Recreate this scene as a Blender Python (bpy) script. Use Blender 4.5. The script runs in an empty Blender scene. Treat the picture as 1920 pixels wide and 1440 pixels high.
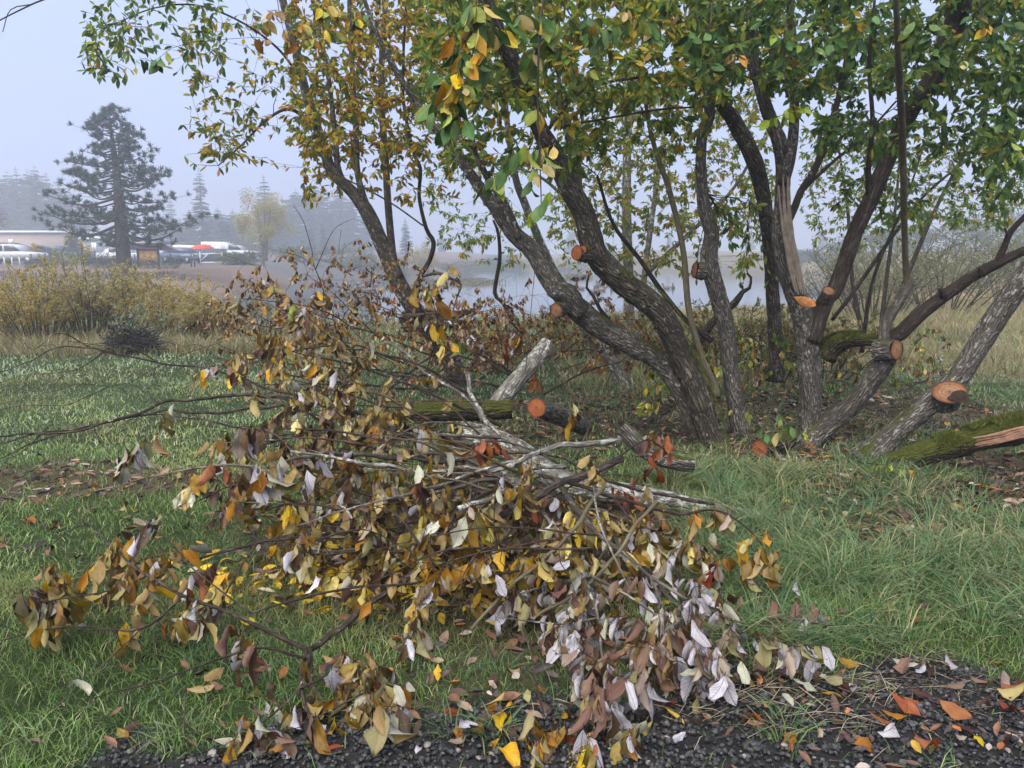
import bpy, math, random
import numpy as np
from mathutils import Vector, Matrix

rng = np.random.default_rng(11)
random.seed(11)
SC = bpy.context.scene
COL = SC.collection
R = math.radians

# ------------------------------------------------------------------ camera
CAM_H, PITCH, FPX = 1.5, R(9.4), 1450.0
cd = bpy.data.cameras.new('camera')
cd.sensor_width = 36.0
cd.lens = 36.0 * FPX / 1920.0
cd.clip_start, cd.clip_end = 0.05, 3000
cam = bpy.data.objects.new('camera', cd)
cam.location = (0, 0, CAM_H)
cam.rotation_euler = (math.pi / 2 - PITCH, 0, 0)
COL.objects.link(cam)
SC.camera = cam

# ------------------------------------------------------------------ sky and sun (foggy overcast)
SUN_EL, SUN_AZ = R(55), R(205)          # azimuth measured from +Y towards +X
w = bpy.data.worlds.new('World')
SC.world = w
w.use_nodes = True
nt = w.node_tree
bgn = nt.nodes['Background']
skyn = nt.nodes.new('ShaderNodeTexSky')
skyn.sky_type = 'NISHITA'
skyn.sun_disc = False
skyn.sun_elevation = SUN_EL
skyn.sun_rotation = SUN_AZ
skyn.dust_density = 3.0
mixn = nt.nodes.new('ShaderNodeMix')
mixn.data_type = 'RGBA'
mixn.inputs['Factor'].default_value = 0.96
nt.links.new(skyn.outputs[0], mixn.inputs[6])
mixn.inputs[7].default_value = (1.42, 1.69, 2.58, 1)      # even fog cloud over the blue
nt.links.new(mixn.outputs[2], bgn.inputs['Color'])
bgn.inputs['Strength'].default_value = 0.1
sd_ = bpy.data.lights.new('sun', 'SUN')
sd_.energy = 1.5
sd_.angle = R(70)
sd_.color = (1.0, 0.93, 0.80)
sun = bpy.data.objects.new('sun', sd_)
COL.objects.link(sun)
sv = Vector((math.sin(SUN_AZ) * math.cos(SUN_EL), math.cos(SUN_AZ) * math.cos(SUN_EL), math.sin(SUN_EL)))
sun.rotation_euler = sv.to_track_quat('Z', 'Y').to_euler()
sun.location = (0, 0, 40)

vs = SC.view_settings
vs.view_transform = 'Standard'
vs.look = 'None'
vs.exposure = 2.15
vs.gamma = 1.0
vs.use_curve_mapping = False
SC.render.engine = 'CYCLES'
cy = SC.cycles
cy.max_bounces = 5
cy.diffuse_bounces = 2
cy.glossy_bounces = 2
cy.transmission_bounces = 3
cy.transparent_max_bounces = 4
cy.volume_bounces = 1
cy.use_denoising = True
cy.use_adaptive_sampling = True
cy.adaptive_threshold = 0.02
cy.caustics_reflective = False
cy.caustics_refractive = False
SC.render.use_persistent_data = False

# ------------------------------------------------------------------ helpers: pixels -> rays
_cp, _sp = math.cos(PITCH), math.sin(PITCH)


def P(px, py, Y):
    """point on the ray through photo pixel (px,py) at depth Y metres"""
    u = (px - 960.0) / FPX
    v = (720.0 - py) / FPX
    t = Y / (_cp + v * _sp)
    return np.array([u * t, Y, CAM_H + t * (v * _cp - _sp)])


def G(px, py, z=0.0):
    """point where the ray meets the ground height z"""
    u = (px - 960.0) / FPX
    v = (720.0 - py) / FPX
    t = (z - CAM_H) / (v * _cp - _sp)
    return np.array([u * t, t * (_cp + v * _sp), z])


def PM(Y):
    return Y / FPX      # metres per photo pixel at depth Y


# ------------------------------------------------------------------ value noise
_LAT = np.random.default_rng(5).random((64, 64, 64)).astype(np.float32)


def vnoise(p):
    p = np.asarray(p, dtype=np.float64)
    i = np.floor(p).astype(np.int64)
    f = p - i
    f = f * f * (3 - 2 * f)
    i &= 63
    j = (i + 1) & 63
    x0, y0, z0 = i[..., 0], i[..., 1], i[..., 2]
    x1, y1, z1 = j[..., 0], j[..., 1], j[..., 2]
    fx, fy, fz = f[..., 0], f[..., 1], f[..., 2]
    a = _LAT[x0, y0, z0] * (1 - fx) + _LAT[x1, y0, z0] * fx
    b = _LAT[x0, y1, z0] * (1 - fx) + _LAT[x1, y1, z0] * fx
    c = _LAT[x0, y0, z1] * (1 - fx) + _LAT[x1, y0, z1] * fx
    d = _LAT[x0, y1, z1] * (1 - fx) + _LAT[x1, y1, z1] * fx
    return (a * (1 - fy) + b * fy) * (1 - fz) + (c * (1 - fy) + d * fy) * fz


def noise2(x, y, s, seed=0.0):
    return vnoise(np.stack([x * s + seed, y * s + seed * 1.7, np.full_like(x, seed * 0.37)], -1))


def smooth(a, b, x):
    t = np.clip((x - a) / (b - a), 0, 1)
    return t * t * (3 - 2 * t)


# ------------------------------------------------------------------ objects
ORG = {}


def put(o, parent=None):
    COL.objects.link(o)
    if parent is not None:
        o.parent = parent
    return o


def thing(name, label, cat, loc, group=None):
    o = bpy.data.objects.new(name, None)
    o.empty_display_size = 0.1
    COL.objects.link(o)
    o.location = loc
    ORG[o.name] = np.array(loc, dtype=float)
    o['label'] = label
    o['category'] = cat
    if group:
        o['group'] = group
    return o


def tag(o, label, cat, group=None):
    o['label'] = label
    o['category'] = cat
    if group:
        o['group'] = group
    return o


class MB:
    """collects vertices / faces and links them as ONE mesh object"""

    def __init__(s):
        s.v, s.q, s.t = [], [], []
        s.uv, s.c, s.b = [], [], []
        s.qm, s.tm = [], []
        s.n = 0

    def add(s, v, q=None, t=None, uv=None, col=None, bark=None, m=0):
        v = np.asarray(v, dtype=np.float32).reshape(-1, 3)
        k = len(v)
        s.v.append(v)
        s.uv.append(np.zeros((k, 2), np.float32) if uv is None else np.asarray(uv, np.float32).reshape(-1, 2))
        if col is None:
            col = np.ones((k, 3), np.float32)
        col = np.asarray(col, np.float32)
        if col.ndim == 1:
            col = np.tile(col, (k, 1))
        s.c.append(col.reshape(-1, 3))
        s.b.append(v if bark is None else np.asarray(bark, np.float32).reshape(-1, 3))
        if q is not None and len(q):
            q = np.asarray(q, np.int64).reshape(-1, 4) + s.n
            s.q.append(q)
            s.qm.append(np.full(len(q), m) if np.isscalar(m) else m)
        if t is not None and len(t):
            t = np.asarray(t, np.int64).reshape(-1, 3) + s.n
            s.t.append(t)
            s.tm.append(np.full(len(t), m) if np.isscalar(m) else m)
        s.n += k
        return s

    def mesh(s, name, mats, org=None, shade=True):
        me = bpy.data.meshes.new(name)
        v = np.concatenate(s.v)
        if org is not None:
            v = v - np.asarray(org, np.float32)
        q = np.concatenate(s.q) if s.q else np.zeros((0, 4), np.int64)
        t = np.concatenate(s.t) if s.t else np.zeros((0, 3), np.int64)
        nq, ntr = len(q), len(t)
        loops = np.concatenate([q.ravel(), t.ravel()]).astype(np.int32)
        me.vertices.add(len(v))
        me.vertices.foreach_set('co', v.astype(np.float32).ravel())
        me.loops.add(len(loops))
        me.loops.foreach_set('vertex_index', loops)
        me.polygons.add(nq + ntr)
        ls = np.concatenate([np.arange(nq) * 4, nq * 4 + np.arange(ntr) * 3]).astype(np.int32)
        me.polygons.foreach_set('loop_start', ls)
        mi = np.concatenate([np.concatenate(s.qm) if s.qm else np.zeros(0), np.concatenate(s.tm) if s.tm else np.zeros(0)]).astype(np.int32)
        me.polygons.foreach_set('material_index', mi)
        me.polygons.foreach_set('use_smooth', np.full(nq + ntr, shade, dtype=bool))
        uvl = me.uv_layers.new(name='UVMap')
        uvl.data.foreach_set('uv', np.concatenate(s.uv)[loops].ravel())
        ca = me.color_attributes.new('Col', 'FLOAT_COLOR', 'POINT')
        cc = np.concatenate(s.c)
        ca.data.foreach_set('color', np.concatenate([cc, np.ones((len(cc), 1), np.float32)], 1).ravel())
        ba = me.attributes.new('bark', 'FLOAT_VECTOR', 'POINT')
        ba.data.foreach_set('vector', np.concatenate(s.b).ravel())
        for m in (mats if isinstance(mats, (list, tuple)) else [mats]):
            me.materials.append(m)
        me.update(calc_edges=True)
        me.validate()
        return me

    def build(s, name, mats, parent=None, kind=None, label=None, shade=True):
        org = None
        if parent is not None:
            org = ORG[parent.name]
        o = bpy.data.objects.new(name, s.mesh(name, mats, org, shade))
        put(o, parent)
        ORG[o.name] = np.zeros(3) if org is None else org
        if kind:
            o['kind'] = kind
        if label:
            o['label'] = label
        return o

    # -- shapes
    def box(s, c, size, rz=0.0, m=0, tilt=None, col=None):
        hx, hy, hz = np.array(size) / 2.0
        v = np.array([[-hx, -hy, -hz], [hx, -hy, -hz], [hx, hy, -hz], [-hx, hy, -hz],
                      [-hx, -hy, hz], [hx, -hy, hz], [hx, hy, hz], [-hx, hy, hz]])
        M = Matrix.Rotation(rz, 3, 'Z')
        if tilt is not None:
            M = M @ Matrix.Rotation(tilt[1], 3, tilt[0])
        v = v @ np.array(M).T + np.array(c)
        q = [[0, 3, 2, 1], [4, 5, 6, 7], [0, 1, 5, 4], [1, 2, 6, 5], [2, 3, 7, 6], [3, 0, 4, 7]]
        return s.add(v, q, m=m, col=col)

    def prism(s, prof, y0, y1, c=(0, 0, 0), rz=0.0, m=0, inset=0.0, col=None):
        """profile in local x,z (counter-clockwise), extruded along local y"""
        prof = np.array(prof, float)
        n = len(prof)
        v = np.zeros((2 * n, 3))
        v[:n, 0], v[:n, 1], v[:n, 2] = prof[:, 0], y0, prof[:, 1]
        v[n:, 0], v[n:, 1], v[n:, 2] = prof[:, 0], y1, prof[:, 1]
        M = np.array(Matrix.Rotation(rz, 3, 'Z'))
        v = v @ M.T + np.array(c)
        q = [[i, (i + 1) % n, (i + 1) % n + n, i + n] for i in range(n)]
        t = []
        cc = np.vstack([prof.mean(0)])
        v = np.vstack([v, (np.array([cc[0, 0], y0, cc[0, 1]]) @ M.T + np.array(c)), (np.array([cc[0, 0], y1, cc[0, 1]]) @ M.T + np.array(c))])
        for i in range(n):
            t.append([2 * n, (i + 1) % n, i])
            t.append([2 * n + 1, i + n, (i + 1) % n + n])
        return s.add(v, q, t, m=m, col=col)

    def cyl(s, a, b, r, sides=12, m=0, r2=None):
        a, b = np.array(a, float), np.array(b, float)
        tube(s, np.array([a, b]), [r, r if r2 is None else r2], sides, caps=True, m=m)
        return s


def catmull(pts, step):
    """smooth resampling of a polyline (any columns; first three are xyz)"""
    pts = np.asarray(pts, float)
    if len(pts) == 2:
        n = max(2, int(np.linalg.norm(pts[1, :3] - pts[0, :3]) / step) + 1)
        t = np.linspace(0, 1, n)[:, None]
        return pts[0] * (1 - t) + pts[1] * t
    ext = np.vstack([2 * pts[0] - pts[1], pts, 2 * pts[-1] - pts[-2]])
    out = []
    for i in range(1, len(ext) - 2):
        p0, p1, p2, p3 = ext[i - 1], ext[i], ext[i + 1], ext[i + 2]
        n = max(1, int(np.linalg.norm(p2[:3] - p1[:3]) / step))
        t = (np.arange(n) / n)[:, None]
        out.append(0.5 * ((2 * p1) + (-p0 + p2) * t + (2 * p0 - 5 * p1 + 4 * p2 - p3) * t ** 2 + (-p0 + 3 * p1 - 3 * p2 + p3) * t ** 3))
    out.append(pts[-1:])
    return np.vstack(out)


def frames(p):
    t = np.gradient(p, axis=0)
    t /= np.linalg.norm(t, axis=1, keepdims=True) + 1e-9
    ref = np.array([0, 1.0, 0]) if abs(t[0, 1]) < 0.9 else np.array([1.0, 0, 0])
    a = np.zeros_like(p)
    x = ref - t[0] * ref.dot(t[0])
    for i in range(len(p)):
        x = x - t[i] * x.dot(t[i])
        x /= np.linalg.norm(x) + 1e-9
        a[i] = x
    return t, a, np.cross(t, a)


def tube(mb, p, r, sides=8, caps=False, m=0, rough=0.0, v0=0.0, seed=0.0, col=None):
    p = np.asarray(p, float)
    r = np.asarray(r, float)
    if len(r) != len(p):
        r = np.interp(np.linspace(0, 1, len(p)), np.linspace(0, 1, len(r)), r)
    t, a, b = frames(p)
    n = len(p)
    th = np.linspace(0, 2 * math.pi, sides, endpoint=False)
    ln = np.concatenate([[0], np.cumsum(np.linalg.norm(np.diff(p, axis=0), axis=1))]) + v0
    cs, sn = np.cos(th), np.sin(th)
    bark = np.stack([r[:, None] * cs, r[:, None] * sn, np.repeat(ln[:, None], sides, 1)], -1)
    rr = np.repeat(r[:, None], sides, 1)
    if rough > 0:
        bk = bark + seed
        lo = vnoise(bk * np.array([5, 5, 3.0])) - 0.5
        hi = np.abs(vnoise(bk * np.array([34, 34, 9.0])) - 0.5) * 2
        h2 = vnoise(bk * np.array([70, 70, 30.0])) - 0.5
        rr = rr * (1 + rough * 1.6 * lo) + np.minimum(r[:, None], 0.12) * rough * (hi * 0.9 - 0.35) + 0.03 * rough * h2
    v = p[:, None, :] + rr[..., None] * (cs[None, :, None] * a[:, None, :] + sn[None, :, None] * b[:, None, :])
    idx = np.arange(n * sides).reshape(n, sides)
    q = np.stack([idx[:-1], np.roll(idx[:-1], -1, 1), np.roll(idx[1:], -1, 1), idx[1:]], -1).reshape(-1, 4)
    uv = np.stack([np.repeat(th[None] / (2 * math.pi), n, 0), np.repeat(ln[:, None], sides, 1)], -1)
    v = v.reshape(-1, 3)
    tt = None
    bk = (bark + seed).reshape(-1, 3)
    uv = uv.reshape(-1, 2)
    if caps:
        v = np.vstack([v, p[0], p[-1]])
        uv = np.vstack([uv, [0, 0], [0, 0]])
        bk = np.vstack([bk, bk[0], bk[-1]])
        i0, i1 = n * sides, n * sides + 1
        tt = [[i0, (k + 1) % sides, k] for k in range(sides)] + [[i1, idx[-1, k], idx[-1, (k + 1) % sides]] for k in range(sides)]
    mb.add(v, q, tt, uv, col, bk, m)


# ------------------------------------------------------------------ materials
def newmat(name):
    m = bpy.data.materials.new(name)
    m.use_nodes = True
    nt = m.node_tree
    nt.nodes.clear()
    return m, nt


class NB:
    def __init__(s, nt):
        s.nt = nt

    def n(s, typ, ins=None, **kw):
        nd = s.nt.nodes.new('ShaderNode' + typ)
        for k, v in kw.items():
            setattr(nd, k, v)
        for k, v in (ins or {}).items():
            sk = nd.inputs[k]
            if isinstance(v, bpy.types.NodeSocket):
                s.nt.links.new(v, sk)
            else:
                if isinstance(v, (tuple, list)) and len(v) == 3 and sk.type == 'RGBA':
                    v = (*v, 1)
                sk.default_value = v
        return nd

    def math(s, op, a, b=0.0, c=None, clamp=False):
        ins = {0: a, 1: b}
        if c is not None:
            ins[2] = c
        return s.n('Math', ins, operation=op, use_clamp=clamp).outputs[0]

    def mix(s, f, a, b, mode='MIX'):
        nd = s.n('Mix', {}, data_type='RGBA', blend_type=mode)
        for i, v in ((0, f), (6, a), (7, b)):
            if isinstance(v, bpy.types.NodeSocket):
                s.nt.links.new(v, nd.inputs[i])
            else:
                nd.inputs[i].default_value = (*v, 1) if i > 0 and len(v) == 3 else v
        return nd.outputs[2]

    def noise(s, vec, scale, detail=3, rough=0.55, dim='3D'):
        ins = {'Scale': scale, 'Detail': detail, 'Roughness': rough}
        if vec is not None:
            ins['Vector'] = vec
        return s.n('TexNoise', ins).outputs['Fac']

    def ramp(s, f, a, b, interp='LINEAR'):
        return s.n('MapRange', {0: f, 1: a, 2: b, 3: 0.0, 4: 1.0}, clamp=True, interpolation_type='SMOOTHSTEP' if interp == 'S' else 'LINEAR').outputs[0]

    def scale(s, vec, sc):
        return s.n('Mapping', {'Vector': vec, 'Scale': sc}).outputs[0]

    def out(s, sh, disp=None):
        o = s.n('OutputMaterial', {'Surface': sh})
        return o


def principled(nb, col, rough=0.8, bump=None, bump_d=0.01, spec=0.3, strength=0.6, **kw):
    ins = {'Base Color': col, 'Roughness': rough, 'Specular IOR Level': spec}
    ins.update(kw)
    if bump is not None:
        b = nb.n('Bump', {'Height': bump, 'Distance': bump_d, 'Strength': strength}).outputs[0]
        ins['Normal'] = b
    return nb.n('BsdfPrincipled', ins).outputs[0]


def plain(name, col, rough=0.7, var=0.12, scale=6.0, spec=0.3, metallic=0.0, bump=0.0):
    m, nt = newmat(name)
    nb = NB(nt)
    tc = nb.n('TexCoord').outputs['Object']
    f = nb.noise(tc, scale, 4)
    dark = tuple(c * (1 - var) for c in col)
    lite = tuple(min(1, c * (1 + var)) for c in col)
    c = nb.mix(nb.ramp(f, 0.3, 0.7), dark, lite)
    nb.out(principled(nb, c, rough, f if bump else None, bump or 0.01, spec, Metallic=metallic))
    return m


def bark_mat(name, dark, mid, light, lichen=0.3, moss=0.0, fine=1.0, plates=1.0, moss_col=(0.085, 0.095, 0.012), lich_col=(0.42, 0.42, 0.38)):
    m, nt = newmat(name)
    nb = NB(nt)
    bk = nb.n('Attribute', attribute_name='bark').outputs['Vector']
    geo = nb.n('NewGeometry')
    st = nb.scale(bk, (42 * fine, 42 * fine, 7 * fine))
    warp = nb.noise(nb.scale(bk, (16, 16, 10)), 1.0, 3)
    st2 = nb.n('VectorMath', {0: st, 1: nb.n('VectorMath', {0: nb.n('CombineXYZ', {0: warp, 1: warp, 2: warp}).outputs[0], 'Scale': 2.2}, operation='SCALE').outputs[0]}, operation='ADD').outputs[0]
    fur = nb.n('TexVoronoi', {'Vector': st2, 'Scale': 1.0}, feature='DISTANCE_TO_EDGE').outputs['Distance']
    furf = nb.ramp(fur, 0.0, 0.35)
    n1 = nb.noise(nb.scale(bk, (60, 60, 22)), 1.0, 5, 0.65)
    n2 = nb.noise(nb.scale(bk, (9, 9, 5)), 1.0, 4, 0.6)
    c = nb.mix(nb.math('MULTIPLY', furf, nb.ramp(n1, 0.25, 0.75)), dark, mid)
    c = nb.mix(nb.math('MULTIPLY', nb.ramp(n2, 0.42, 0.68), furf), c, light)
    h = nb.math('ADD', nb.math('MULTIPLY', furf, plates), nb.math('MULTIPLY', n1, 0.6))
    if lichen > 0:
        l1 = nb.noise(nb.scale(bk, (26, 26, 20)), 1.0, 5, 0.7)
        lf = nb.ramp(l1, 0.66 - 0.16 * lichen, 0.70 - 0.13 * lichen)
        l2 = nb.ramp(nb.noise(nb.scale(bk, (5, 5, 3)), 1.0, 2), 0.35, 0.6)
        lf = nb.math('MULTIPLY', lf, l2)
        c = nb.mix(nb.math('MULTIPLY', lf, 0.85), c, lich_col)
    if moss > 0:
        nz = nb.n('SeparateXYZ', {0: geo.outputs['Normal']}).outputs[2]
        mn = nb.noise(nb.scale(bk, (7, 7, 4)), 1.0, 5, 0.7)
        mf = nb.math('ADD', nb.math('MULTIPLY', nz, 0.45), mn)
        mf = nb.ramp(mf, 1.02 - 0.5 * moss, 1.12 - 0.5 * moss)
        mv = nb.noise(nb.scale(bk, (110, 110, 90)), 1.0, 4, 0.7)
        mc = nb.mix(nb.ramp(mv, 0.3, 0.75), tuple(x * 0.4 for x in moss_col), tuple(x * 1.7 for x in moss_col))
        c = nb.mix(mf, c, mc)
        h = nb.math('ADD', h, nb.math('MULTIPLY', mf, nb.math('MULTIPLY', mv, 1.4)))
    nb.out(principled(nb, c, 0.85, h, 0.02, 0.25, 1.0))
    return m


def cut_mat(name, rim=(0.27, 0.10, 0.034), core=(0.31, 0.19, 0.10), dark=(0.10, 0.032, 0.014)):
    m, nt = newmat(name)
    nb = NB(nt)
    uv = nb.n('UVMap').outputs[0]
    x = nb.n('SeparateXYZ', {0: uv})
    nz = nb.noise(nb.scale(uv, (3, 3, 3)), 1.0, 4)
    d = nb.n('VectorMath', {0: uv}, operation='LENGTH').outputs['Value']
    dd = nb.math('ADD', d, nb.math('MULTIPLY', nb.math('SUBTRACT', nz, 0.5), 0.25))
    rings = nb.math('FRACT', nb.math('MULTIPLY', dd, 4.6))
    rings = nb.math('ABSOLUTE', nb.math('SUBTRACT', rings, 0.5))
    c = nb.mix(nb.ramp(dd, 0.45, 0.85, 'S'), core, rim)
    c = nb.mix(nb.math('MULTIPLY', rings, 1.1), c, dark)
    saw = nb.noise(nb.scale(uv, (4, 40, 1)), 1.0, 3)
    c = nb.mix(nb.math('MULTIPLY', nb.ramp(saw, 0.55, 0.8), 0.45), c, tuple(min(1, k * 1.5) for k in core))
    an = nb.math('ARCTAN2', x.outputs[1], x.outputs[0])
    cr = nb.noise(nb.n('CombineXYZ', {0: nb.math('MULTIPLY', an, 3.5), 1: nb.math('MULTIPLY', dd, 1.2), 2: 0.0}).outputs[0], 1.0, 3, 0.6)
    c = nb.mix(nb.math('MULTIPLY', nb.ramp(cr, 0.56, 0.66), 0.7), c, dark)
    c = nb.mix(nb.math('SUBTRACT', 1.0, nb.ramp(dd, 0.05, 0.16)), c, dark)
    st = nb.noise(nb.scale(uv, (1.3, 1.3, 1)), 1.0, 5, 0.7)
    c = nb.mix(nb.math('MULTIPLY', nb.ramp(st, 0.45, 0.75), 0.75), c, dark)
    c = nb.mix(nb.ramp(dd, 0.86, 0.97), c, (0.045, 0.03, 0.02))
    nb.out(principled(nb, c, 0.8, saw, 0.003))
    return m


def leaf_mat(name, base, vein, blot, vein_amt=0.5, trans=0.3, rough=0.5, var=0.25, lines=True):
    """one face of a leaf: midrib and side veins from UV, blotches, per-leaf variation"""
    m, nt = newmat(name)
    nb = NB(nt)
    uv = nb.n('UVMap').outputs[0]
    x = nb.n('SeparateXYZ', {0: uv})
    oi = nb.n('ObjectInfo').outputs['Random']
    a = nb.math('ABSOLUTE', nb.math('SUBTRACT', x.outputs[0], 0.5))
    mid = nb.math('SUBTRACT', 1.0, nb.ramp(a, 0.012, 0.05))
    s = nb.math('FRACT', nb.math('MULTIPLY', nb.math('SUBTRACT', x.outputs[1], nb.math('MULTIPLY', a, 0.55)), 8.0))
    ln = nb.math('SUBTRACT', 1.0, nb.ramp(nb.math('ABSOLUTE', nb.math('SUBTRACT', s, 0.5)), 0.04, 0.14))
    vf = nb.math('MULTIPLY', nb.math('MAXIMUM', mid, nb.math('MULTIPLY', ln, 0.55)), vein_amt)
    off = nb.n('CombineXYZ', {0: nb.math('MULTIPLY', oi, 37.0), 1: nb.math('MULTIPLY', oi, 71.0), 2: 0.0}).outputs[0]
    uo = nb.n('VectorMath', {0: uv, 1: off}, operation='ADD').outputs[0]
    n1 = nb.noise(uo, 3.2, 5, 0.65)
    edge = nb.ramp(nb.math('ADD', a, nb.math('MULTIPLY', n1, 0.35)), 0.45, 0.72)
    c = nb.mix(nb.ramp(n1, 0.45, 0.72), base, blot)
    c = nb.mix(nb.math('MULTIPLY', edge, 0.6), c, blot)
    n2 = nb.noise(uo, 14.0, 4, 0.7)
    sp = nb.math('MULTIPLY', nb.ramp(n2, 0.60, 0.68), nb.ramp(n1, 0.38, 0.6))
    c = nb.mix(nb.math('MULTIPLY', sp, 0.7), c, tuple(x * 0.32 for x in blot))
    n3 = nb.noise(uo, 1.4, 2, 0.5)
    c = nb.mix(nb.math('MULTIPLY', nb.ramp(n3, 0.48, 0.66), 0.55), c, tuple(x * y for x, y in zip(blot, (0.75, 0.6, 0.6))))
    c = nb.mix(vf, c, vein)
    hs = nb.n('HueSaturation', {'Hue': nb.math('ADD', 0.5, nb.math('MULTIPLY', nb.math('SUBTRACT', oi, 0.5), 0.035)),
                                'Saturation': 1.0, 'Value': nb.math('ADD', 1.0 - var, nb.math('MULTIPLY', nb.math('FRACT', nb.math('MULTIPLY', oi, 13.7)), 2 * var)), 'Color': c}).outputs[0]
    pr = principled(nb, hs, rough, nb.math('SUBTRACT', nb.math('MULTIPLY', n1, 0.6), vf), 0.002, 0.3, 0.7)
    tr = nb.n('BsdfTranslucent', {'Color': hs}).outputs[0]
    nb.out(nb.n('MixShader', {0: trans, 1: pr, 2: tr}).outputs[0])
    return m


def attr_leaf_mat(name, trans=0.4, rough=0.5, var=0.25, scale=30.0):
    m, nt = newmat(name)
    nb = NB(nt)
    c = nb.n('Attribute', attribute_name='Col').outputs['Color']
    tc = nb.n('NewGeometry').outputs['Position']
    f = nb.noise(tc, scale, 3)
    c = nb.mix(nb.ramp(f, 0.25, 0.75), nb.mix(1.0, c, (1 - var, 1 - var, 1 - var), 'MULTIPLY'), nb.mix(1.0, c, (1 + var, 1 + var, 1 + var), 'MULTIPLY'))
    pr = principled(nb, c, rough, None, 0.01, 0.3)
    tr = nb.n('BsdfTranslucent', {'Color': c}).outputs[0]
    nb.out(nb.n('MixShader', {0: trans, 1: pr, 2: tr}).outputs[0])
    return m


M_GRASS = attr_leaf_mat('grass_blade', 0.3, 0.45, 0.2, 8.0)
M_CROWN = attr_leaf_mat('crown_leaf', 0.58, 0.42, 0.25, 25.0)
M_LITTER = attr_leaf_mat('leaf_litter', 0.1, 0.6, 0.35, 60.0)
M_NEEDLE = attr_leaf_mat('needles', 0.12, 0.6, 0.3, 3.0)
M_BARK_GREY = bark_mat('furrowed_grey_bark', (0.065, 0.054, 0.044), (0.19, 0.165, 0.14), (0.31, 0.285, 0.25), 0.7, 0.42, 1.3)
M_BARK_DARK = bark_mat('dark_mossy_bark', (0.035, 0.028, 0.021), (0.12, 0.095, 0.072), (0.22, 0.185, 0.145), 0.45, 0.62)
M_BARK_SMOOTH = bark_mat('smooth_brown_bark', (0.05, 0.042, 0.034), (0.125, 0.107, 0.085), (0.24, 0.215, 0.18), 0.6, 0.12, 0.7, 0.25)
M_BARK_OLIVE = bark_mat('olive_smooth_bark', (0.10, 0.085, 0.05), (0.16, 0.14, 0.08), (0.21, 0.19, 0.125), 0.1, 0.0, 0.6, 0.1)
M_BARK_MOSS = bark_mat('thick_moss_bark', (0.025, 0.018, 0.012), (0.10, 0.075, 0.05), (0.2, 0.165, 0.12), 0.25, 1.0)
M_BARK_PALE = bark_mat('pale_lichen_bark', (0.09, 0.08, 0.065), (0.20, 0.185, 0.155), (0.31, 0.295, 0.26), 0.95, 0.1, 0.9, 0.4, lich_col=(0.56, 0.57, 0.52))
M_BARK_WET = bark_mat('dark_wet_bark', (0.025, 0.017, 0.013), (0.065, 0.048, 0.038), (0.13, 0.105, 0.085), 0.15, 0.0, 0.8, 0.3)
M_TWIG = bark_mat('twig_bark', (0.03, 0.02, 0.014), (0.065, 0.045, 0.032), (0.12, 0.095, 0.075), 0.1, 0.0, 1.0, 0.2)
M_TWIG_RED = bark_mat('reddish_twig_bark', (0.05, 0.022, 0.012), (0.11, 0.055, 0.03), (0.17, 0.11, 0.08), 0.1, 0.0, 1.0, 0.2)
M_TWIG_DRY = bark_mat('dry_twig_bark', (0.07, 0.055, 0.042), (0.15, 0.12, 0.095), (0.24, 0.21, 0.17), 0.4, 0.0, 1.0, 0.2)
M_CUT = cut_mat('fresh_cut_wood')
M_CUT_OLD = cut_mat('red_cut_wood', (0.31, 0.075, 0.016), (0.31, 0.11, 0.035), (0.10, 0.02, 0.008))
M_TORN = plain('torn_wood', (0.48, 0.2, 0.07), 0.8, 0.35, 30)
# ------------------------------------------------------------------ terrain
LAKE = np.array([(-9, 22), (-12, 32), (-15.5, 52), (-17, 68), (-13, 98), (0, 128), (18, 140), (36, 125), (38, 98), (22, 52), (12, 33), (6, 26.5), (-3, 22.5)], float)
WATER_Z = -0.8


def sdist(x, y, poly=LAKE):
    """signed distance to the lake outline (negative inside)"""
    p = np.stack([x, y], -1)
    d = np.full(x.shape, 1e9)
    ins = np.zeros(x.shape, bool)
    n = len(poly)
    for i in range(n):
        a, b = poly[i], poly[(i + 1) % n]
        e = b - a
        wv = p - a
        t = np.clip((wv @ e) / (e @ e), 0, 1)
        d = np.minimum(d, np.hypot(wv[..., 0] - t * e[0], wv[..., 1] - t * e[1]))
        c = (a[1] <= y) != (b[1] <= y)
        xx = a[0] + (y - a[1]) * e[0] / (e[1] if e[1] else 1e-9)
        ins ^= c & (x < xx)
    return np.where(ins, -d, d)


def height(x, y):
    x = np.asarray(x, float)
    y = np.asarray(y, float)
    sh = x.shape
    x, y = np.atleast_1d(x), np.atleast_1d(y)
    land = 0.05 * (noise2(x, y, 0.5, 3.1) - 0.5) + 0.02 * (noise2(x, y, 2.3, 7.7) - 0.5)
    left = smooth(-6, -20, x) * smooth(28, 85, y)
    land = land + left * 0.95 + smooth(80, 300, y) * 2.0
    right = smooth(14, 40, x) * smooth(20, 90, y)
    land = land + right * 1.3 + 0.25 * (noise2(x, y, 0.06, 1.3) - 0.5) * smooth(12, 30, y)
    sdv = sdist(x, y)
    k = smooth(6.0, -1.5, sdv + 1.2 * (noise2(x, y, 0.25, 9.0) - 0.5))
    h = land * (1 - k) + (-1.15) * k
    return h.reshape(sh)


def gravel_edge(x):
    xs = [-9, -1.9, -1.5, -1.25, -0.6, 0.0, 0.5, 1.0, 1.6, 2.2, 9]
    ys = [0.9, 1.0, 1.5, 2.08, 2.36, 2.38, 2.46, 2.62, 2.64, 2.54, 2.5]
    return np.interp(x, xs, ys) + 0.16 * (noise2(x, x * 0 + 1.0, 3.0, 2.0) - 0.5)


def gravel_amt(x, y):
    return smooth(0.10, -0.10, y - gravel_edge(x) + 0.30 * (noise2(x, y, 5.0, 4.0) - 0.5))


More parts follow.
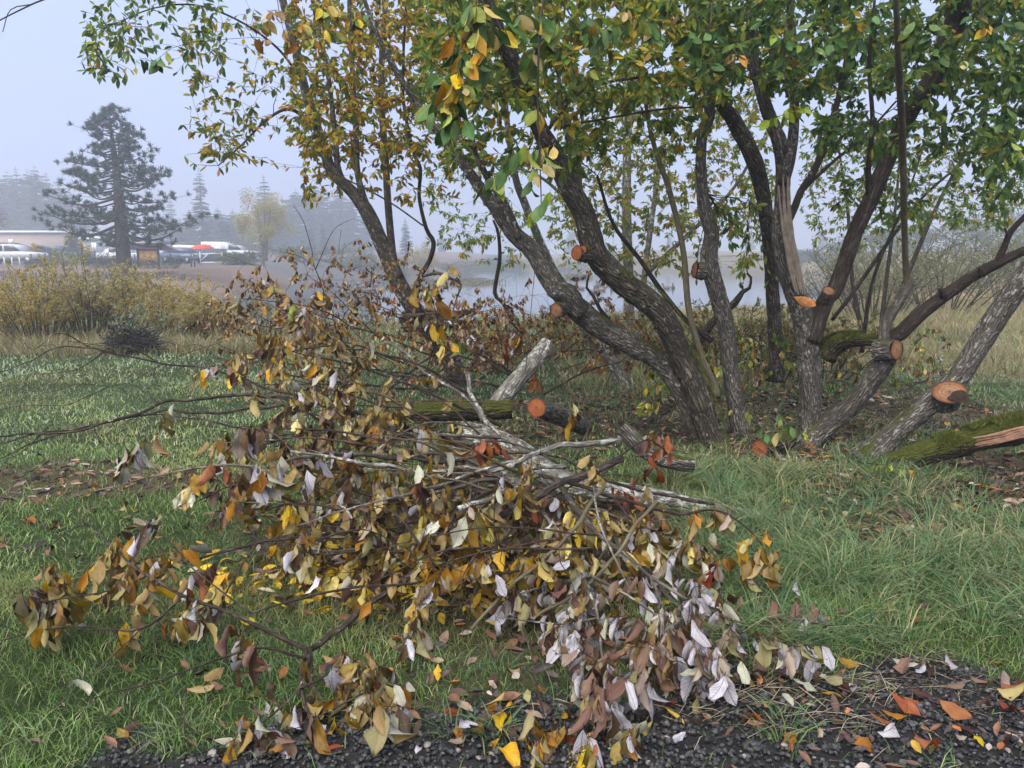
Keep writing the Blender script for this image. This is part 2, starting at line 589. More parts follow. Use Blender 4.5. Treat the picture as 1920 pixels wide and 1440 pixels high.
def litter_amt(x, y):
    """bare, leaf-strewn soil round the trunks, under the pile and at the right"""
    n = noise2(x, y, 0.9, 12.0) + 0.5 * (noise2(x, y, 3.0, 15.0) - 0.5)
    a = smooth(1.9, 0.6, np.hypot((x - 2.6) / 2.3, (y - 6.9) / 1.5)) * smooth(0.25, 0.55, n) * .8
    b = smooth(1.25, 0.6, np.hypot((x + 0.15) / 1.35, (y - 4.0) / 1.2))
    c = smooth(0.3, 1.4, x) * smooth(3.2, 4.2, y) * smooth(0.36, 0.56, n) * 0.85 * smooth(9, 7, y)
    d = smooth(2.6, 3.4, x) * smooth(4.6, 5.0, y) * smooth(6.6, 5.6, y) * smooth(0.2, 0.45, n)
    e = smooth(1.0, 0.5, np.hypot((x - 0.25) / 1.1, (y - 2.62) / 0.45)) * smooth(0.3, 0.6, n) * 0.62
    f = smooth(-1.0, -2.0, x) * smooth(3.3, 4.0, y) * smooth(7, 5.5, y) * smooth(0.5, 0.66, n) * 0.75
    return np.clip(np.maximum(np.maximum(np.maximum(a, b), np.maximum(c, d)), np.maximum(e, f)), 0, 1)


def axis(lo, hi, fine_lo, fine_hi, step, grow=1.12):
    a = list(np.arange(fine_lo, fine_hi, step))
    s, v = step, fine_hi
    while v < hi:
        a.append(v)
        s *= grow
        v += s
    a.append(hi)
    s, v = step, fine_lo - step
    while v > lo:
        a.insert(0, v)
        s *= grow
        v -= s
    a.insert(0, lo)
    return np.array(a)


ax = axis(-420, 420, -6, 7, 0.11, 1.07)
ay = axis(-40, 500, 1.0, 12, 0.11, 1.055)
GX, GY = np.meshgrid(ax, ay)
GZ = height(GX, GY)
gam = gravel_amt(GX, GY)
GZ = GZ - 0.012 * gam
c = np.zeros(GX.shape + (3,))
n1 = noise2(GX, GY, 1.3, 21.0)[..., None]
n2 = noise2(GX, GY, 0.35, 22.0)[..., None]
soil_green = np.array([0.028, 0.045, 0.014]) * (0.7 + 0.6 * n1)
soil_brown = np.array([0.06, 0.042, 0.03]) * (0.6 + 0.8 * n1)
c[:] = soil_green
la = litter_amt(GX, GY)[..., None]
c = c * (1 - la) + soil_brown * la
meadow = (smooth(8.5, 11, GY) * smooth(1.0, 3.0, GX))[..., None]
c = c * (1 - meadow) + np.array([0.20, 0.165, 0.10]) * (0.7 + 0.6 * n2) * meadow
bank = (smooth(26, 40, GY) * smooth(-4, -9, GX))[..., None]
bankc = np.array([0.17, 0.125, 0.10]) * (0.75 + 0.5 * n2) * (1 - 0.4 * n1) * 1.15
c = c * (1 - bank) + bankc * bank
sdG = sdist(GX, GY)
shore = smooth(3.0, 0.5, sdG)[..., None] * (GY > 15)[..., None]
c = c * (1 - shore * 0.7) + np.array([0.07, 0.065, 0.05]) * shore * 0.7
c = c * (1 - gam[..., None]) + np.array([0.022, 0.022, 0.024]) * gam[..., None]
road = (smooth(64, 68, GY) * smooth(110, 100, GY) * smooth(-14, -18, GX))[..., None]
c = c * (1 - road) + np.array([0.11, 0.11, 0.115]) * road
ny, nx = GX.shape
idx = np.arange(nx * ny).reshape(ny, nx)
mb = MB()
mb.add(np.stack([GX, GY, GZ], -1), np.stack([idx[:-1, :-1], idx[:-1, 1:], idx[1:, 1:], idx[1:, :-1]], -1), col=c.reshape(-1, 3))
m, nt = newmat('soil')
nb = NB(nt)
pos = nb.n('NewGeometry').outputs['Position']
cc = nb.n('Attribute', attribute_name='Col').outputs['Color']
f1 = nb.noise(pos, 9.0, 8, 0.7)
f2 = nb.noise(pos, 60.0, 4, 0.7)
cc = nb.mix(nb.ramp(f1, 0.3, 0.7), nb.mix(1.0, cc, (0.55, 0.55, 0.55), 'MULTIPLY'), nb.mix(1.0, cc, (1.5, 1.45, 1.35), 'MULTIPLY'))
nb.out(principled(nb, cc, 0.95, nb.math('ADD', f1, nb.math('MULTIPLY', f2, 0.4)), 0.03, 0.15, 0.7))
ground = mb.build('ground', m, kind='structure')

# ------------------------------------------------------------------ lake
mb = MB()
wx, wy = np.meshgrid(np.linspace(-40, 60, 40), np.linspace(16, 160, 50))
idx = np.arange(wx.size).reshape(wx.shape)
mb.add(np.stack([wx, wy, np.full_like(wx, WATER_Z)], -1), np.stack([idx[:-1, :-1], idx[:-1, 1:], idx[1:, 1:], idx[1:, :-1]], -1))
m, nt = newmat('still_lake_water')
nb = NB(nt)
pos = nb.n('NewGeometry').outputs['Position']
wv = nb.noise(nb.scale(pos, (0.8, 2.6, 1)), 1.0, 4, 0.6)
nb.out(principled(nb, (0.05, 0.06, 0.065), 0.06, wv, 0.02, 0.5, 0.25, IOR=1.33))
mb.build('lake_water', m, kind='structure')


# ------------------------------------------------------------------ grass
def blades(mb, x, y, h, wd, lean, col, seg=2, tipcol=None, az=None, z=None):
    n = len(x)
    if n == 0:
        return
    z = height(x, y) if z is None else z
    az = rng.uniform(0, 2 * math.pi, n) if az is None else az
    dx, dy = np.cos(az), np.sin(az)
    fa = rng.uniform(0, 2 * math.pi, n)
    sx, sy = np.cos(fa), np.sin(fa)
    vv, cl = [], []
    tip = col if tipcol is None else tipcol
    for k in range(seg + 1):
        t = k / seg
        out = lean * h * t ** 1.7
        up = h * (t - 0.45 * np.minimum(lean, 1.6) * t ** 2.4)
        cx, cy_, cz = x + dx * out, y + dy * out, z + up - 0.005
        ck = col * (1 - t) + tip * t
        if k < seg:
            ww = wd * (1 - 0.55 * t) / 2
            vv.append(np.stack([cx - sx * ww, cy_ - sy * ww, cz], -1))
            vv.append(np.stack([cx + sx * ww, cy_ + sy * ww, cz], -1))
            cl += [ck, ck]
        else:
            vv.append(np.stack([cx, cy_, cz], -1))
            cl.append(ck)
    per = 2 * seg + 1
    V = np.stack(vv, 1).reshape(-1, 3)
    C = np.stack(cl, 1).reshape(-1, 3)
    base = (np.arange(n) * per)[:, None]
    q = [base + np.array([[2 * k, 2 * k + 1, 2 * k + 3, 2 * k + 2]]) for k in range(seg - 1)]
    q = np.concatenate(q) if q else None
    t = base + np.array([[2 * seg - 2, 2 * seg - 1, 2 * seg]])
    mb.add(V, q, t, col=C)


def pick(n, cols, wts):
    cols = np.array(cols, float)
    wts = np.array(wts, float) / np.sum(wts)
    c = cols[rng.choice(len(cols), n, p=wts)]
    return c * rng.uniform(0.75, 1.25, (n, 1))


def inview(x, y, mx=0.74):
    return (np.abs(x) < mx * y + 0.5)


def scatter(n, x0, x1, y0, y1, pw=1.0):
    """points, denser near y0"""
    u = rng.random(n)
    y = y0 + (y1 - y0) * u ** pw
    x = rng.uniform(x0, x1, n) * 1.0
    return x, y


LUSH = [(0.155, 0.255, 0.07), (0.105, 0.185, 0.05), (0.22, 0.32, 0.085), (0.32, 0.37, 0.16), (0.46, 0.40, 0.23)]
DEW = [(0.25, 0.33, 0.19), (0.35, 0.41, 0.29), (0.17, 0.25, 0.11), (0.40, 0.39, 0.28)]
STRAW = [(0.36, 0.28, 0.15), (0.28, 0.21, 0.11), (0.22, 0.19, 0.10), (0.15, 0.17, 0.07), (0.4, 0.33, 0.2)]


def patchy(x, y, c):
    a = 0.55 + 0.9 * noise2(x, y, 1.6, 71.0)[:, None]
    b = smooth(0.5, 0.75, noise2(x, y, 0.9, 73.0))[:, None] * 0.45
    c = c * a
    return c * (1 - b) + np.array([0.33, 0.30, 0.13]) * a * b


mb = MB()
# short lawn, nearest band
for (n, y0, y1, h0, h1, wd, pal, wts) in (
        (58000, 1.7, 3.4, 0.03, 0.085, 0.0036, LUSH, (5, 5, 3, 1, 0.5)),
        (64000, 3.0, 6.0, 0.03, 0.08, 0.0052, LUSH, (5, 4, 3, 1.6, 0.6)),
        (52000, 5.2, 9.5, 0.03, 0.075, 0.009, LUSH + DEW, (3, 2, 3, 2, 0.4, 3, 2.5, 2, 1)),
        (40000, 9.0, 16.0, 0.04, 0.09, 0.016, DEW + LUSH, (3, 3, 2, 1.5, 1, 1, 1, 1, .5))):
    yy = rng.uniform(y0, y1, n)
    xx = rng.uniform(-1, 1, n) * (0.72 * yy + 0.35)
    keep = rng.random(n) > np.maximum(gravel_amt(xx, yy) * 0.985, litter_amt(xx, yy) * 0.86)
    keep &= rng.random(n) < 0.35 + 0.9 * noise2(xx, yy, 2.2, 31.0)
    xx, yy = xx[keep], yy[keep]
    k = len(xx)
    blades(mb, xx, yy, rng.uniform(h0, h1, k) * (0.6 + 0.8 * noise2(xx, yy, 1.7, 33.0)), np.full(k, wd) * rng.uniform(0.7, 1.3, k),
           rng.uniform(0.2, 1.3, k), patchy(xx, yy, pick(k, pal, wts)))
mb.build('lawn_grass', M_GRASS, kind='stuff')
ORGO = bpy.data.objects['lawn_grass']
tag(ORGO, 'short wet green lawn grass round the brush pile', 'grass')


def tussocks(name, label, n, area, hr, blades_per, wd, pal, wts, spread, seg=3, lean=(0.5, 1.6), keepf=None, size=1.0):
    mb = MB()
    x0, x1, y0, y1 = area
    cx, cy_ = rng.uniform(x0, x1, n), rng.uniform(y0, y1, n)
    if keepf is not None:
        k = keepf(cx, cy_)
        cx, cy_ = cx[k], cy_[k]
    n = len(cx)
    hh = rng.uniform(hr[0], hr[1], n)
    xx = np.repeat(cx, blades_per) + rng.normal(0, spread, n * blades_per)
    yy = np.repeat(cy_, blades_per) + rng.normal(0, spread, n * blades_per)
    az = np.arctan2(yy - np.repeat(cy_, blades_per), xx - np.repeat(cx, blades_per)) + rng.normal(0, 0.7, len(xx))
    k = len(xx)
    ccol = np.repeat(pick(n, pal, wts), blades_per, 0) * 0.5 + pick(k, pal, wts) * 0.5
    blades(mb, xx, yy, np.repeat(hh, blades_per) * rng.uniform(0.5, 1.1, k), wd * rng.uniform(0.7, 1.4, k), rng.uniform(lean[0], lean[1], k), ccol, seg, az=az)
    o = mb.build(name, M_GRASS, kind='stuff')
    return tag(o, label, 'grass')


LONG = [(0.085, 0.175, 0.07), (0.115, 0.215, 0.09), (0.055, 0.12, 0.05), (0.19, 0.24, 0.10), (0.38, 0.33, 0.18), (0.15, 0.22, 0.045)]
tussocks('long_grass', 'long arching green grass right of the brush pile', 520, (0.75, 3.2, 2.75, 5.4), (0.12, 0.30), 46, 0.0055, LONG,
         (4, 3, 3, 2, 2.6, 1), 0.055, keepf=lambda x, y: (gravel_amt(x, y) < 0.35) & (noise2(x, y, 1.1, 12.5) > 0.32) & (rng.random(len(x)) > 0.75 * litter_amt(x, y)) & (x > 0.2 * y))
tussocks('grass_tufts', 'scattered green grass tufts under the cut branches and along the gravel', 330, (-1.6, 1.6, 2.0, 4.2), (0.06, 0.13), 26, 0.004, LONG,
         (4, 3, 3, 1, 1, 1), 0.035, keepf=lambda x, y: rng.random(len(x)) > np.maximum(gravel_amt(x, y) * 0.9, litter_amt(x, y)))
tussocks('base_grass', 'pale green grass growing round the willow bases', 260, (-0.4, 6.5, 5.2, 9.0), (0.08, 0.2), 26, 0.008, LONG,
         (3, 2, 2, 3, 3, 1), 0.07, keepf=lambda x, y: noise2(x, y, 0.8, 44.0) > 0.5)
tussocks('meadow_grass', 'tall dry straw coloured meadow grass behind the willows', 3200, (0.2, 22, 7.6, 26), (0.14, 0.42), 20, 0.013, STRAW + LUSH[1:4],
         (3, 3, 3, 3, 2, 1.2, 1, 1.2), 0.14, 3, (0.2, 0.9), keepf=lambda x, y: (np.abs(x) < 0.78 * y) & (sdist(x, y) > 1.2) & (x > 0.6 + 0.03 * y) & (y > 7.6 + 2.2 * noise2(x, y, .4, 5.)))
tussocks('far_meadow_grass', 'hazy tan meadow grass beyond the right hand shrubs', 1900, (8, 52, 24, 66), (0.35, 0.8), 12, 0.05, STRAW,
         (4, 3, 3, 2, 2), 0.3, 2, (0.2, 0.8), keepf=lambda x, y: (sdist(x, y) > 1.0))
tussocks('shore_grass', 'rank dry grass and reeds along the near lake shore', 1800, (-14, 9, 9.5, 24), (0.15, 0.45), 14, 0.016, STRAW + LUSH[:3],
         (2, 2, 3, 3, 1, 1, 1, 1), 0.14, 3, (0.2, 0.9), keepf=lambda x, y: (sdist(x, y) > 0.2) & ((y > 13 + 2 * noise2(x, y, .5, 8.)) | ((x > -3.2) & (x < 2.5))) & ((x < -1) | (y > 9.5)))
tussocks('bank_grass', 'dark low weeds along the far left bank', 900, (-40, -12, 33, 54), (0.15, 0.4), 10, 0.05, [(0.06, 0.085, 0.035), (0.12, 0.11, 0.06), (0.2, 0.15, 0.09)],
         (1, 1, 1), 0.3, 2, (0.2, 0.9), keepf=lambda x, y: (sdist(x, y) > 0.2) & (noise2(x, y, .25, 18.) > 0.45))

# ------------------------------------------------------------------ gravel
def stone_shapes(k):
    import bmesh
    res = []
    for i in range(k):
        bm = bmesh.new()
        bmesh.ops.create_icosphere(bm, subdivisions=1, radius=1)
        v = np.array([vv.co[:] for vv in bm.verts])
        f = np.array([[vv.index for vv in ff.verts] for ff in bm.faces])
        bm.free()
        v = v * (1 + 0.55 * (vnoise(v * 1.1 + i * 7.3)[:, None] - 0.5)) * np.array([1, rng.uniform(.65, .95), rng.uniform(.5, .75)])
        nrm = rng.normal(size=(3, 3))
        for q in nrm:
            q = q / np.linalg.norm(q)
            d = v @ q
            v = v - np.maximum(d - 0.55, 0)[:, None] * q
        res.append((v, f))
    return res


SHAPES = stone_shapes(8)


def stones(mb, x, y, size, col, sink=0.25):
    z = height(x, y) - 0.012
    for k, (v, f) in enumerate(SHAPES):
        sel = np.arange(len(x)) % len(SHAPES) == k
        n = sel.sum()
        if not n:
            continue
        a = rng.uniform(0, 2 * math.pi, n)
        ca, sa = np.cos(a), np.sin(a)
        V = v[None] * size[sel][:, None, None]
        til = rng.normal(0, 0.35, n)[:, None]
        X, Y, Z = V[..., 0], V[..., 1], V[..., 2]
        Y, Z = Y * np.cos(til) - Z * np.sin(til), Y * np.sin(til) + Z * np.cos(til)
        W = np.stack([X * ca[:, None] - Y * sa[:, None] + x[sel][:, None], X * sa[:, None] + Y * ca[:, None] + y[sel][:, None],
                      Z + (z[sel] + size[sel] * (0.5 - sink) + rng.uniform(0, 0.010, n))[:, None]], -1)
        F = (np.arange(n) * len(v))[:, None, None] + f[None]
        mb.add(W.reshape(-1, 3), t=F.reshape(-1, 3), col=np.repeat(col[sel], len(v), 0))


m, nt = newmat('basalt_gravel')
nb = NB(nt)
cc = nb.n('Attribute', attribute_name='Col').outputs['Color']
pos = nb.n('NewGeometry').outputs['Position']
f1 = nb.noise(pos, 160.0, 4, 0.7)
cc = nb.mix(nb.ramp(f1, 0.3, 0.75), nb.mix(1.0, cc, (0.6, 0.6, 0.6), 'MULTIPLY'), nb.mix(1.0, cc, (1.5, 1.5, 1.5), 'MULTIPLY'))
nb.out(principled(nb, cc, 0.5, f1, 0.002, 0.45, 0.6))
mb = MB()
n = 21000
yy = rng.uniform(1.5, 3.0, n)
xx = rng.uniform(-1, 1, n) * (0.75 * yy + 0.2)
k = rng.random(n) < np.maximum(gravel_amt(xx, yy), 0.35 * smooth(1.0, .5, np.hypot((xx - .25) / 1.1, (yy - 2.6) / .4)))
xx, yy = xx[k], yy[k]
n = len(xx)
gc = pick(n, [(0.026, 0.026, 0.028), (0.042, 0.042, 0.045), (0.017, 0.017, 0.018), (0.085, 0.08, 0.078), (0.19, 0.17, 0.15)], (5, 4, 4, 1, 0.25))
stones(mb, xx, yy, rng.gamma(3.0, 0.0019, n) + 0.003, gc)
o = mb.build('gravel', m, kind='stuff', shade=False)
tag(o, 'dark crushed basalt gravel path along the bottom edge', 'gravel')

tussocks('verge_grass', 'tall dry grass along the foot of the yellow shrubs', 620, (-10.5, -3.2, 11.6, 14.2), (0.15, 0.4), 18, 0.014, STRAW + LUSH[:2],
         (3, 3, 3, 2, 2, 1, 1), 0.13, 3, (0.2, 0.9))
# ------------------------------------------------------------------ leaves
KINDS = {   # top colour, underside colour
    'ochre': ((0.26, 0.145, 0.018), (0.31, 0.22, 0.085)),
    'gold': ((0.50, 0.29, 0.018), (0.47, 0.38, 0.16)),
    'yellow': ((0.66, 0.46, 0.02), (0.58, 0.48, 0.14)),
    'olive': ((0.17, 0.118, 0.018), (0.28, 0.25, 0.115)),
    'white': ((0.10, 0.058, 0.026), (0.47, 0.45, 0.49)),
    'pale': ((0.28, 0.22, 0.05), (0.44, 0.44, 0.33)),
    'rust': ((0.27, 0.07, 0.016), (0.28, 0.10, 0.04)),
    'brown': ((0.07, 0.03, 0.018), (0.19, 0.11, 0.08)),
    'pink': ((0.17, 0.095, 0.045), (0.34, 0.27, 0.21)),
    'green': ((0.06, 0.15, 0.028), (0.14, 0.24, 0.075)),
    'lime': ((0.22, 0.33, 0.03), (0.34, 0.42, 0.09)),
    'amber': ((0.38, 0.18, 0.02), (0.38, 0.23, 0.08)),
}
LM = {}
for k, (a, b) in KINDS.items():
    fresh = k in ('green', 'lime', 'yellow', 'gold', 'amber')
    blot = tuple(x * y for x, y in zip(a, (0.5, 0.42, 0.5))) if not fresh else tuple(x * y for x, y in zip(a, (0.8, 0.62, 0.7)))
    top = leaf_mat('leaf_top_' + k, a, tuple(min(1, x * 1.7) for x in a) if fresh else tuple(x * 0.5 for x in a), blot, 0.35, 0.35 if fresh else 0.22, 0.42)
    bot = leaf_mat('leaf_under_' + k, b, tuple(x * 0.35 for x in b) if k in ('white', 'pale', 'pink') else tuple(x * 0.6 for x in b),
                   tuple(x * 0.78 for x in b), 0.75 if k == 'white' else 0.4, 0.3 if fresh else 0.18, 0.75, 0.15)
    LM[k] = (top, bot)


def leaf_geo(W, bend, fold, twist, wav, seed, nseg=5, obov=0.9):
    t = np.linspace(0, 1, nseg + 1)
    wv = W * np.sin(math.pi * t ** obov) ** 0.8
    wv[0] = 0.012
    wv[-1] = 0.0
    r = np.random.default_rng(seed)
    v, uv = [], []
    edge = 1 + wav * 1.4 * r.normal(size=(nseg + 1, 3))
    yy = zz = 0.0
    ang = 0.0
    for i in range(nseg + 1):
        tw = twist * t[i]
        for s in (-1, 0, 1):
            x = s * wv[i] * 0.5 * edge[i, s + 1]
            z = abs(x) * fold + wav * r.normal() * wv[i] * abs(s)
            xx = x * math.cos(tw) - z * math.sin(tw)
            zl = x * math.sin(tw) + z * math.cos(tw)
            v.append((xx, yy - zl * math.sin(ang), zz + zl * math.cos(ang)))
            uv.append((0.5 + 0.5 * s * (wv[i] / max(W, 1e-6)), t[i]))
        if i < nseg:
            ang = -bend * (t[i] + 0.5 / nseg)
            yy += math.cos(ang) / nseg
            zz += math.sin(ang) / nseg
    v = np.array(v)
    uv = np.array(uv)
    q = []
    for i in range(nseg):
        for s in (0, 1):
            a = i * 3 + s
            if s == 0:
                q += [(a, a + 1, a + 3), (a + 1, a + 4, a + 3)]
            else:
                q += [(a, a + 1, a + 4), (a, a + 4, a + 3)]
    q = np.array(q)
    fn = np.cross(v[q[:, 1]] - v[q[:, 0]], v[q[:, 2]] - v[q[:, 0]])
    vn = np.zeros_like(v)
    for k in range(3):
        np.add.at(vn, q[:, k], fn)
    vn /= np.linalg.norm(vn, axis=1, keepdims=True) + 1e-12
    return v, uv, q, v - vn * 0.007


SPECS = {
    'wilt': [(0.26, 1.6, 1.6, 1.2, 0.2), (0.33, -1.5, 1.3, -0.9, 0.22), (0.22, 0.7, 2.0, 0.5, 0.2), (0.38, 1.1, 0.2, 1.3, 0.18), (0.40, 0.5, 0.45, 0.3, 0.12), (0.34, 0.9, 0.8, -0.5, 0.15), (0.44, -0.4, 0.35, 0.6, 0.12), (0.30, 1.3, 1.1, 0.8, 0.2), (0.42, 0.2, -0.5, -0.3, 0.14), (0.37, -0.9, 0.7, 0.2, 0.16)],
    'fresh': [(0.44, 0.35, 0.25, 0.15, 0.05), (0.40, 0.7, 0.35, -0.2, 0.06), (0.47, -0.2, 0.2, 0.1, 0.05)],
    'flat': [(0.30, 1.8, 1.4, 0.9, 0.2), (0.44, 1.5, 0.9, -0.8, 0.22), (0.46, 0.5, 0.35, 0.2, 0.10), (0.40, -0.7, 0.5, 0.5, 0.16), (0.50, 1.2, 0.6, -0.4, 0.18), (0.42, -0.3, -0.5, 0.2, 0.14), (0.36, 0.2, 0.9, 0.1, 0.12)],
}
GEO = {k: [leaf_geo(*sp, seed=i * 13 + len(k)) for i, sp in enumerate(v)] for k, v in SPECS.items()}
_LMESH = {}


def leaf_mesh(form, i, kind):
    key = (form, i, kind)
    if key not in _LMESH:
        v, uv, q, vb = GEO[form][i]
        mb = MB()
        mb.add(v, t=q, uv=uv)
        mb.add(vb, t=q[:, ::-1], uv=uv, m=1)
        tube(mb, np.array([[0, -0.14, 0.012], [0, -0.05, 0.0], [0, 0.02, -0.003]]), [0.012, 0.014, 0.008], 3, m=0)
        _LMESH[key] = mb.mesh('leaf_' + kind, LM[kind])
    return _LMESH[key]


def norm(v):
    return v / (np.linalg.norm(v) + 1e-9)


def lmat(pos, d, nrm, L):
    d = norm(d)
    nrm = norm(nrm - d * nrm.dot(d))
    x = np.cross(d, nrm)
    M = np.eye(4)
    M[:3, 0], M[:3, 1], M[:3, 2], M[:3, 3] = x * L, d * L, nrm * L, pos
    return M


class Foliage:
    """leaves of one thing: the first ones as leaf objects, the rest in one foliage part"""

    def __init__(s, parent, form='wilt', cap=300):
        s.p, s.form, s.cap, s.k, s.extra = parent, form, cap, 0, []

    def leaf(s, pos, d, nrm, L, kind):
        M = lmat(np.asarray(pos), np.asarray(d), np.asarray(nrm), L)
        i = random.randrange(len(GEO[s.form]))
        if s.k < s.cap:
            o = bpy.data.objects.new('leaf', leaf_mesh(s.form, i, kind))
            Ml = M.copy()
            Ml[:3, 3] -= ORG[s.p.name]
            COL.objects.link(o)
            o.parent = s.p
            o.matrix_basis = Matrix(Ml)
            s.k += 1
        else:
            s.extra.append((i, M, kind))

    def close(s):
        if not s.extra:
            return
        mb = MB()
        for i, M, kind in s.extra:
            v, uv, q, vb = GEO[s.form][i]
            f = random.uniform(0.7, 1.25)
            mb.add(v @ M[:3, :3].T + M[:3, 3], t=q, uv=uv, col=np.array(KINDS[kind][0]) * f)
            mb.add(vb @ M[:3, :3].T + M[:3, 3], t=q[:, ::-1], uv=uv, col=np.array(KINDS[kind][1]) * f)
        mb.build('foliage', M_LITTER, s.p, kind='stuff')


MIXES = {
    'W': (('white', 6), ('pink', 2), ('pale', 1.5), ('olive', 2), ('brown', 1)),
    'P': (('pale', 5), ('white', 3), ('ochre', 2), ('olive', 1)),
    'O': (('ochre', 5), ('olive', 3), ('gold', 1.5), ('pink', 1.5), ('pale', 1), ('brown', .6)),
    'Y': (('yellow', 5), ('gold', 3), ('ochre', 1)),
    'G': (('gold', 4), ('ochre', 3), ('pale', 1), ('amber', 2)),
    'R': (('rust', 6), ('brown', 1)),
    'B': (('brown', 4), ('ochre', 2), ('white', 1)),
    'M': (('ochre', 3), ('olive', 4.5), ('white', 2.2), ('pale', 1.4), ('pink', 0.9), ('gold', 1.4), ('yellow', 0.7), ('brown', 2.2), ('rust', .2)),
    'N': (('green', 5), ('lime', 2), ('yellow', .6)),
    'L': (('lime', 5), ('yellow', 1)),
    'X': (('green', 4), ('lime', 2), ('yellow', 1.8), ('gold', 0.8)),
    'V': (('yellow', 3), ('lime', 2), ('gold', 2), ('green', 1.5)),
    'D': (('green', 8), ('lime', 1), ('gold', 0.5)),
    'Q': (('rust', 2), ('ochre', 3), ('brown', 3), ('pink', 2)),
    'Z': (('pink', 4), ('ochre', 4), ('amber', 1), ('brown', 3)),
    'A': (('amber', 4), ('gold', 3), ('yellow', 1), ('lime', 1)),
}


def choose(mix):
    ks, ws = zip(*MIXES[mix])
    return random.choices(ks, ws)[0]


def cluster(fol, top, n, mix, L=0.105, under=0.55, spread=0.5, tw=None, droop=1.0):
    """a bunch of leaves hanging from the end of a twig at `top`"""
    top = np.asarray(top)
    tw = norm(np.array([random.gauss(0, 1), random.gauss(0, 1), -0.2])) if tw is None else tw
    L0 = L
    for k in range(n):
        b = top - tw * (0.15 * L0 / 0.105 * k / max(n, 1)) + np.array([random.gauss(0, .004), random.gauss(0, .004), -random.uniform(0, 0.01)])
        a = random.uniform(0, 2 * math.pi)
        d = np.array([math.cos(a) * spread, math.sin(a) * spread, -droop]) * 1.0 + tw * 0.35
        d = norm(d + 0.12 * np.array([random.gauss(0, 1), random.gauss(0, 1), random.gauss(0, 1)]))
        toward = norm(np.array([0, 0, CAM_H]) - b) * np.array([1, 1, 0.2])
        s = -1 if random.random() < under else 1
        nr = toward * s + 0.75 * np.array([random.gauss(0, 1), random.gauss(0, 1), random.gauss(0, .4)])
        fol.leaf(b, d, nr, L * random.uniform(0.65, 1.2), choose(mix))


# ------------------------------------------------------------------ growing twigs towards points
class Skel:
    def __init__(s):
        s.p = np.zeros((60000, 3))
        s.r = np.zeros(60000)
        s.d = np.zeros((60000, 3))
        s.n = 0

    def add(s, p, r):
        k = len(p)
        s.p[s.n:s.n + k] = p
        s.r[s.n:s.n + k] = r
        s.d[s.n:s.n + k] = frames(np.asarray(p))[0] if k > 1 else 0
        s.n += k

    def grow(s, tg, sag=0.25, rtip=0.0016, gain=0.010, step=0.09, up_pen=0.6, jit=0.05, zmin=None, rmax=1.0):
        tg = np.asarray(tg, float)
        d0 = np.array([np.min(np.sum((s.p[:s.n] - t) ** 2, 1)) for t in tg])
        out = []
        for i in np.argsort(d0):
            t = tg[i]
            df = t - s.p[:s.n]
            cost = np.linalg.norm(df, axis=1) + up_pen * np.maximum(-df[:, 2], 0)
            if zmin is not None:
                cost = cost + 9 * (s.p[:s.n, 2] < zmin)
            j = int(np.argmin(cost))
            p0, ln = s.p[j], float(np.linalg.norm(df[j]))
            if ln < 0.02:
                continue
            dirn = df[j] / ln
            d1 = norm(s.d[j] * 0.5 + dirn)
            p1 = p0 + d1 * ln * 0.35
            p2 = t - dirn * ln * 0.3 + np.array([0, 0, sag * ln])
            n = max(4, int(ln / step))
            u = np.linspace(0, 1, n)[:, None]
            c = (1 - u) ** 3 * p0 + 3 * (1 - u) ** 2 * u * p1 + 3 * (1 - u) * u ** 2 * p2 + u ** 3 * t
            w_ = rng.normal(0, jit * min(ln, 0.6) * 0.35, c.shape)
            w_[0] = w_[-1] = 0
            c = c + w_
            r0 = min(s.r[j] * 0.8, rtip + gain * ln, rmax)
            r = np.linspace(max(r0, rtip), rtip, n)
            s.add(c[1:], r[1:])
            out.append((c, r, i))
        return out


LEAF_T = np.array([[0, 0, 0], [-.36, .28, .0], [0, .28, -.06], [.36, .28, .0], [-.5, .55, 0], [0, .55, -.09], [.5, .55, 0], [-.3, .82, -.02], [0, .82, -.09], [.3, .82, -.02], [0, 1.0, -.1]])
LEAF_TT = np.array([[0, 2, 1], [0, 3, 2], [7, 8, 10], [8, 9, 10]])
LEAF_TQ = np.array([[1, 2, 5, 4], [2, 3, 6, 5], [4, 5, 8, 7], [5, 6, 9, 8]])
LEAF_S = np.array([[0, 0, 0], [-.45, .45, .05], [0, .45, -.05], [.45, .45, .05], [0, 1, -.08]])
LEAF_ST = np.array([[0, 2, 1], [0, 3, 2], [1, 2, 4], [2, 3, 4]])


def leaves_np(mb, pos, d, nrm, L, W, col, simple=False):
    pos, d, nrm = np.asarray(pos), np.asarray(d), np.asarray(nrm)
    if len(pos) == 0:
        return
    d = d / np.linalg.norm(d, axis=1, keepdims=True)
    nrm = nrm - d * np.sum(d * nrm, 1, keepdims=True)
    nrm = nrm / (np.linalg.norm(nrm, axis=1, keepdims=True) + 1e-9)
    x = np.cross(d, nrm)
    T = LEAF_S if simple else LEAF_T
    k, n = len(T), len(pos)
    V = pos[:, None] + T[None, :, 0:1] * (x * (L * W)[:, None])[:, None] + T[None, :, 1:2] * (d * L[:, None])[:, None] + T[None, :, 2:3] * (nrm * L[:, None])[:, None] * rng.uniform(0.3, 2.5, (n, 1, 1))
    base = (np.arange(n) * k)[:, None, None]
    C = np.repeat(col, k, 0)
    if simple:
        mb.add(V.reshape(-1, 3), t=(base + LEAF_ST).reshape(-1, 3), col=C)
    else:
        mb.add(V.reshape(-1, 3), (base + LEAF_TQ).reshape(-1, 4), (base + LEAF_TT).reshape(-1, 3), col=C)


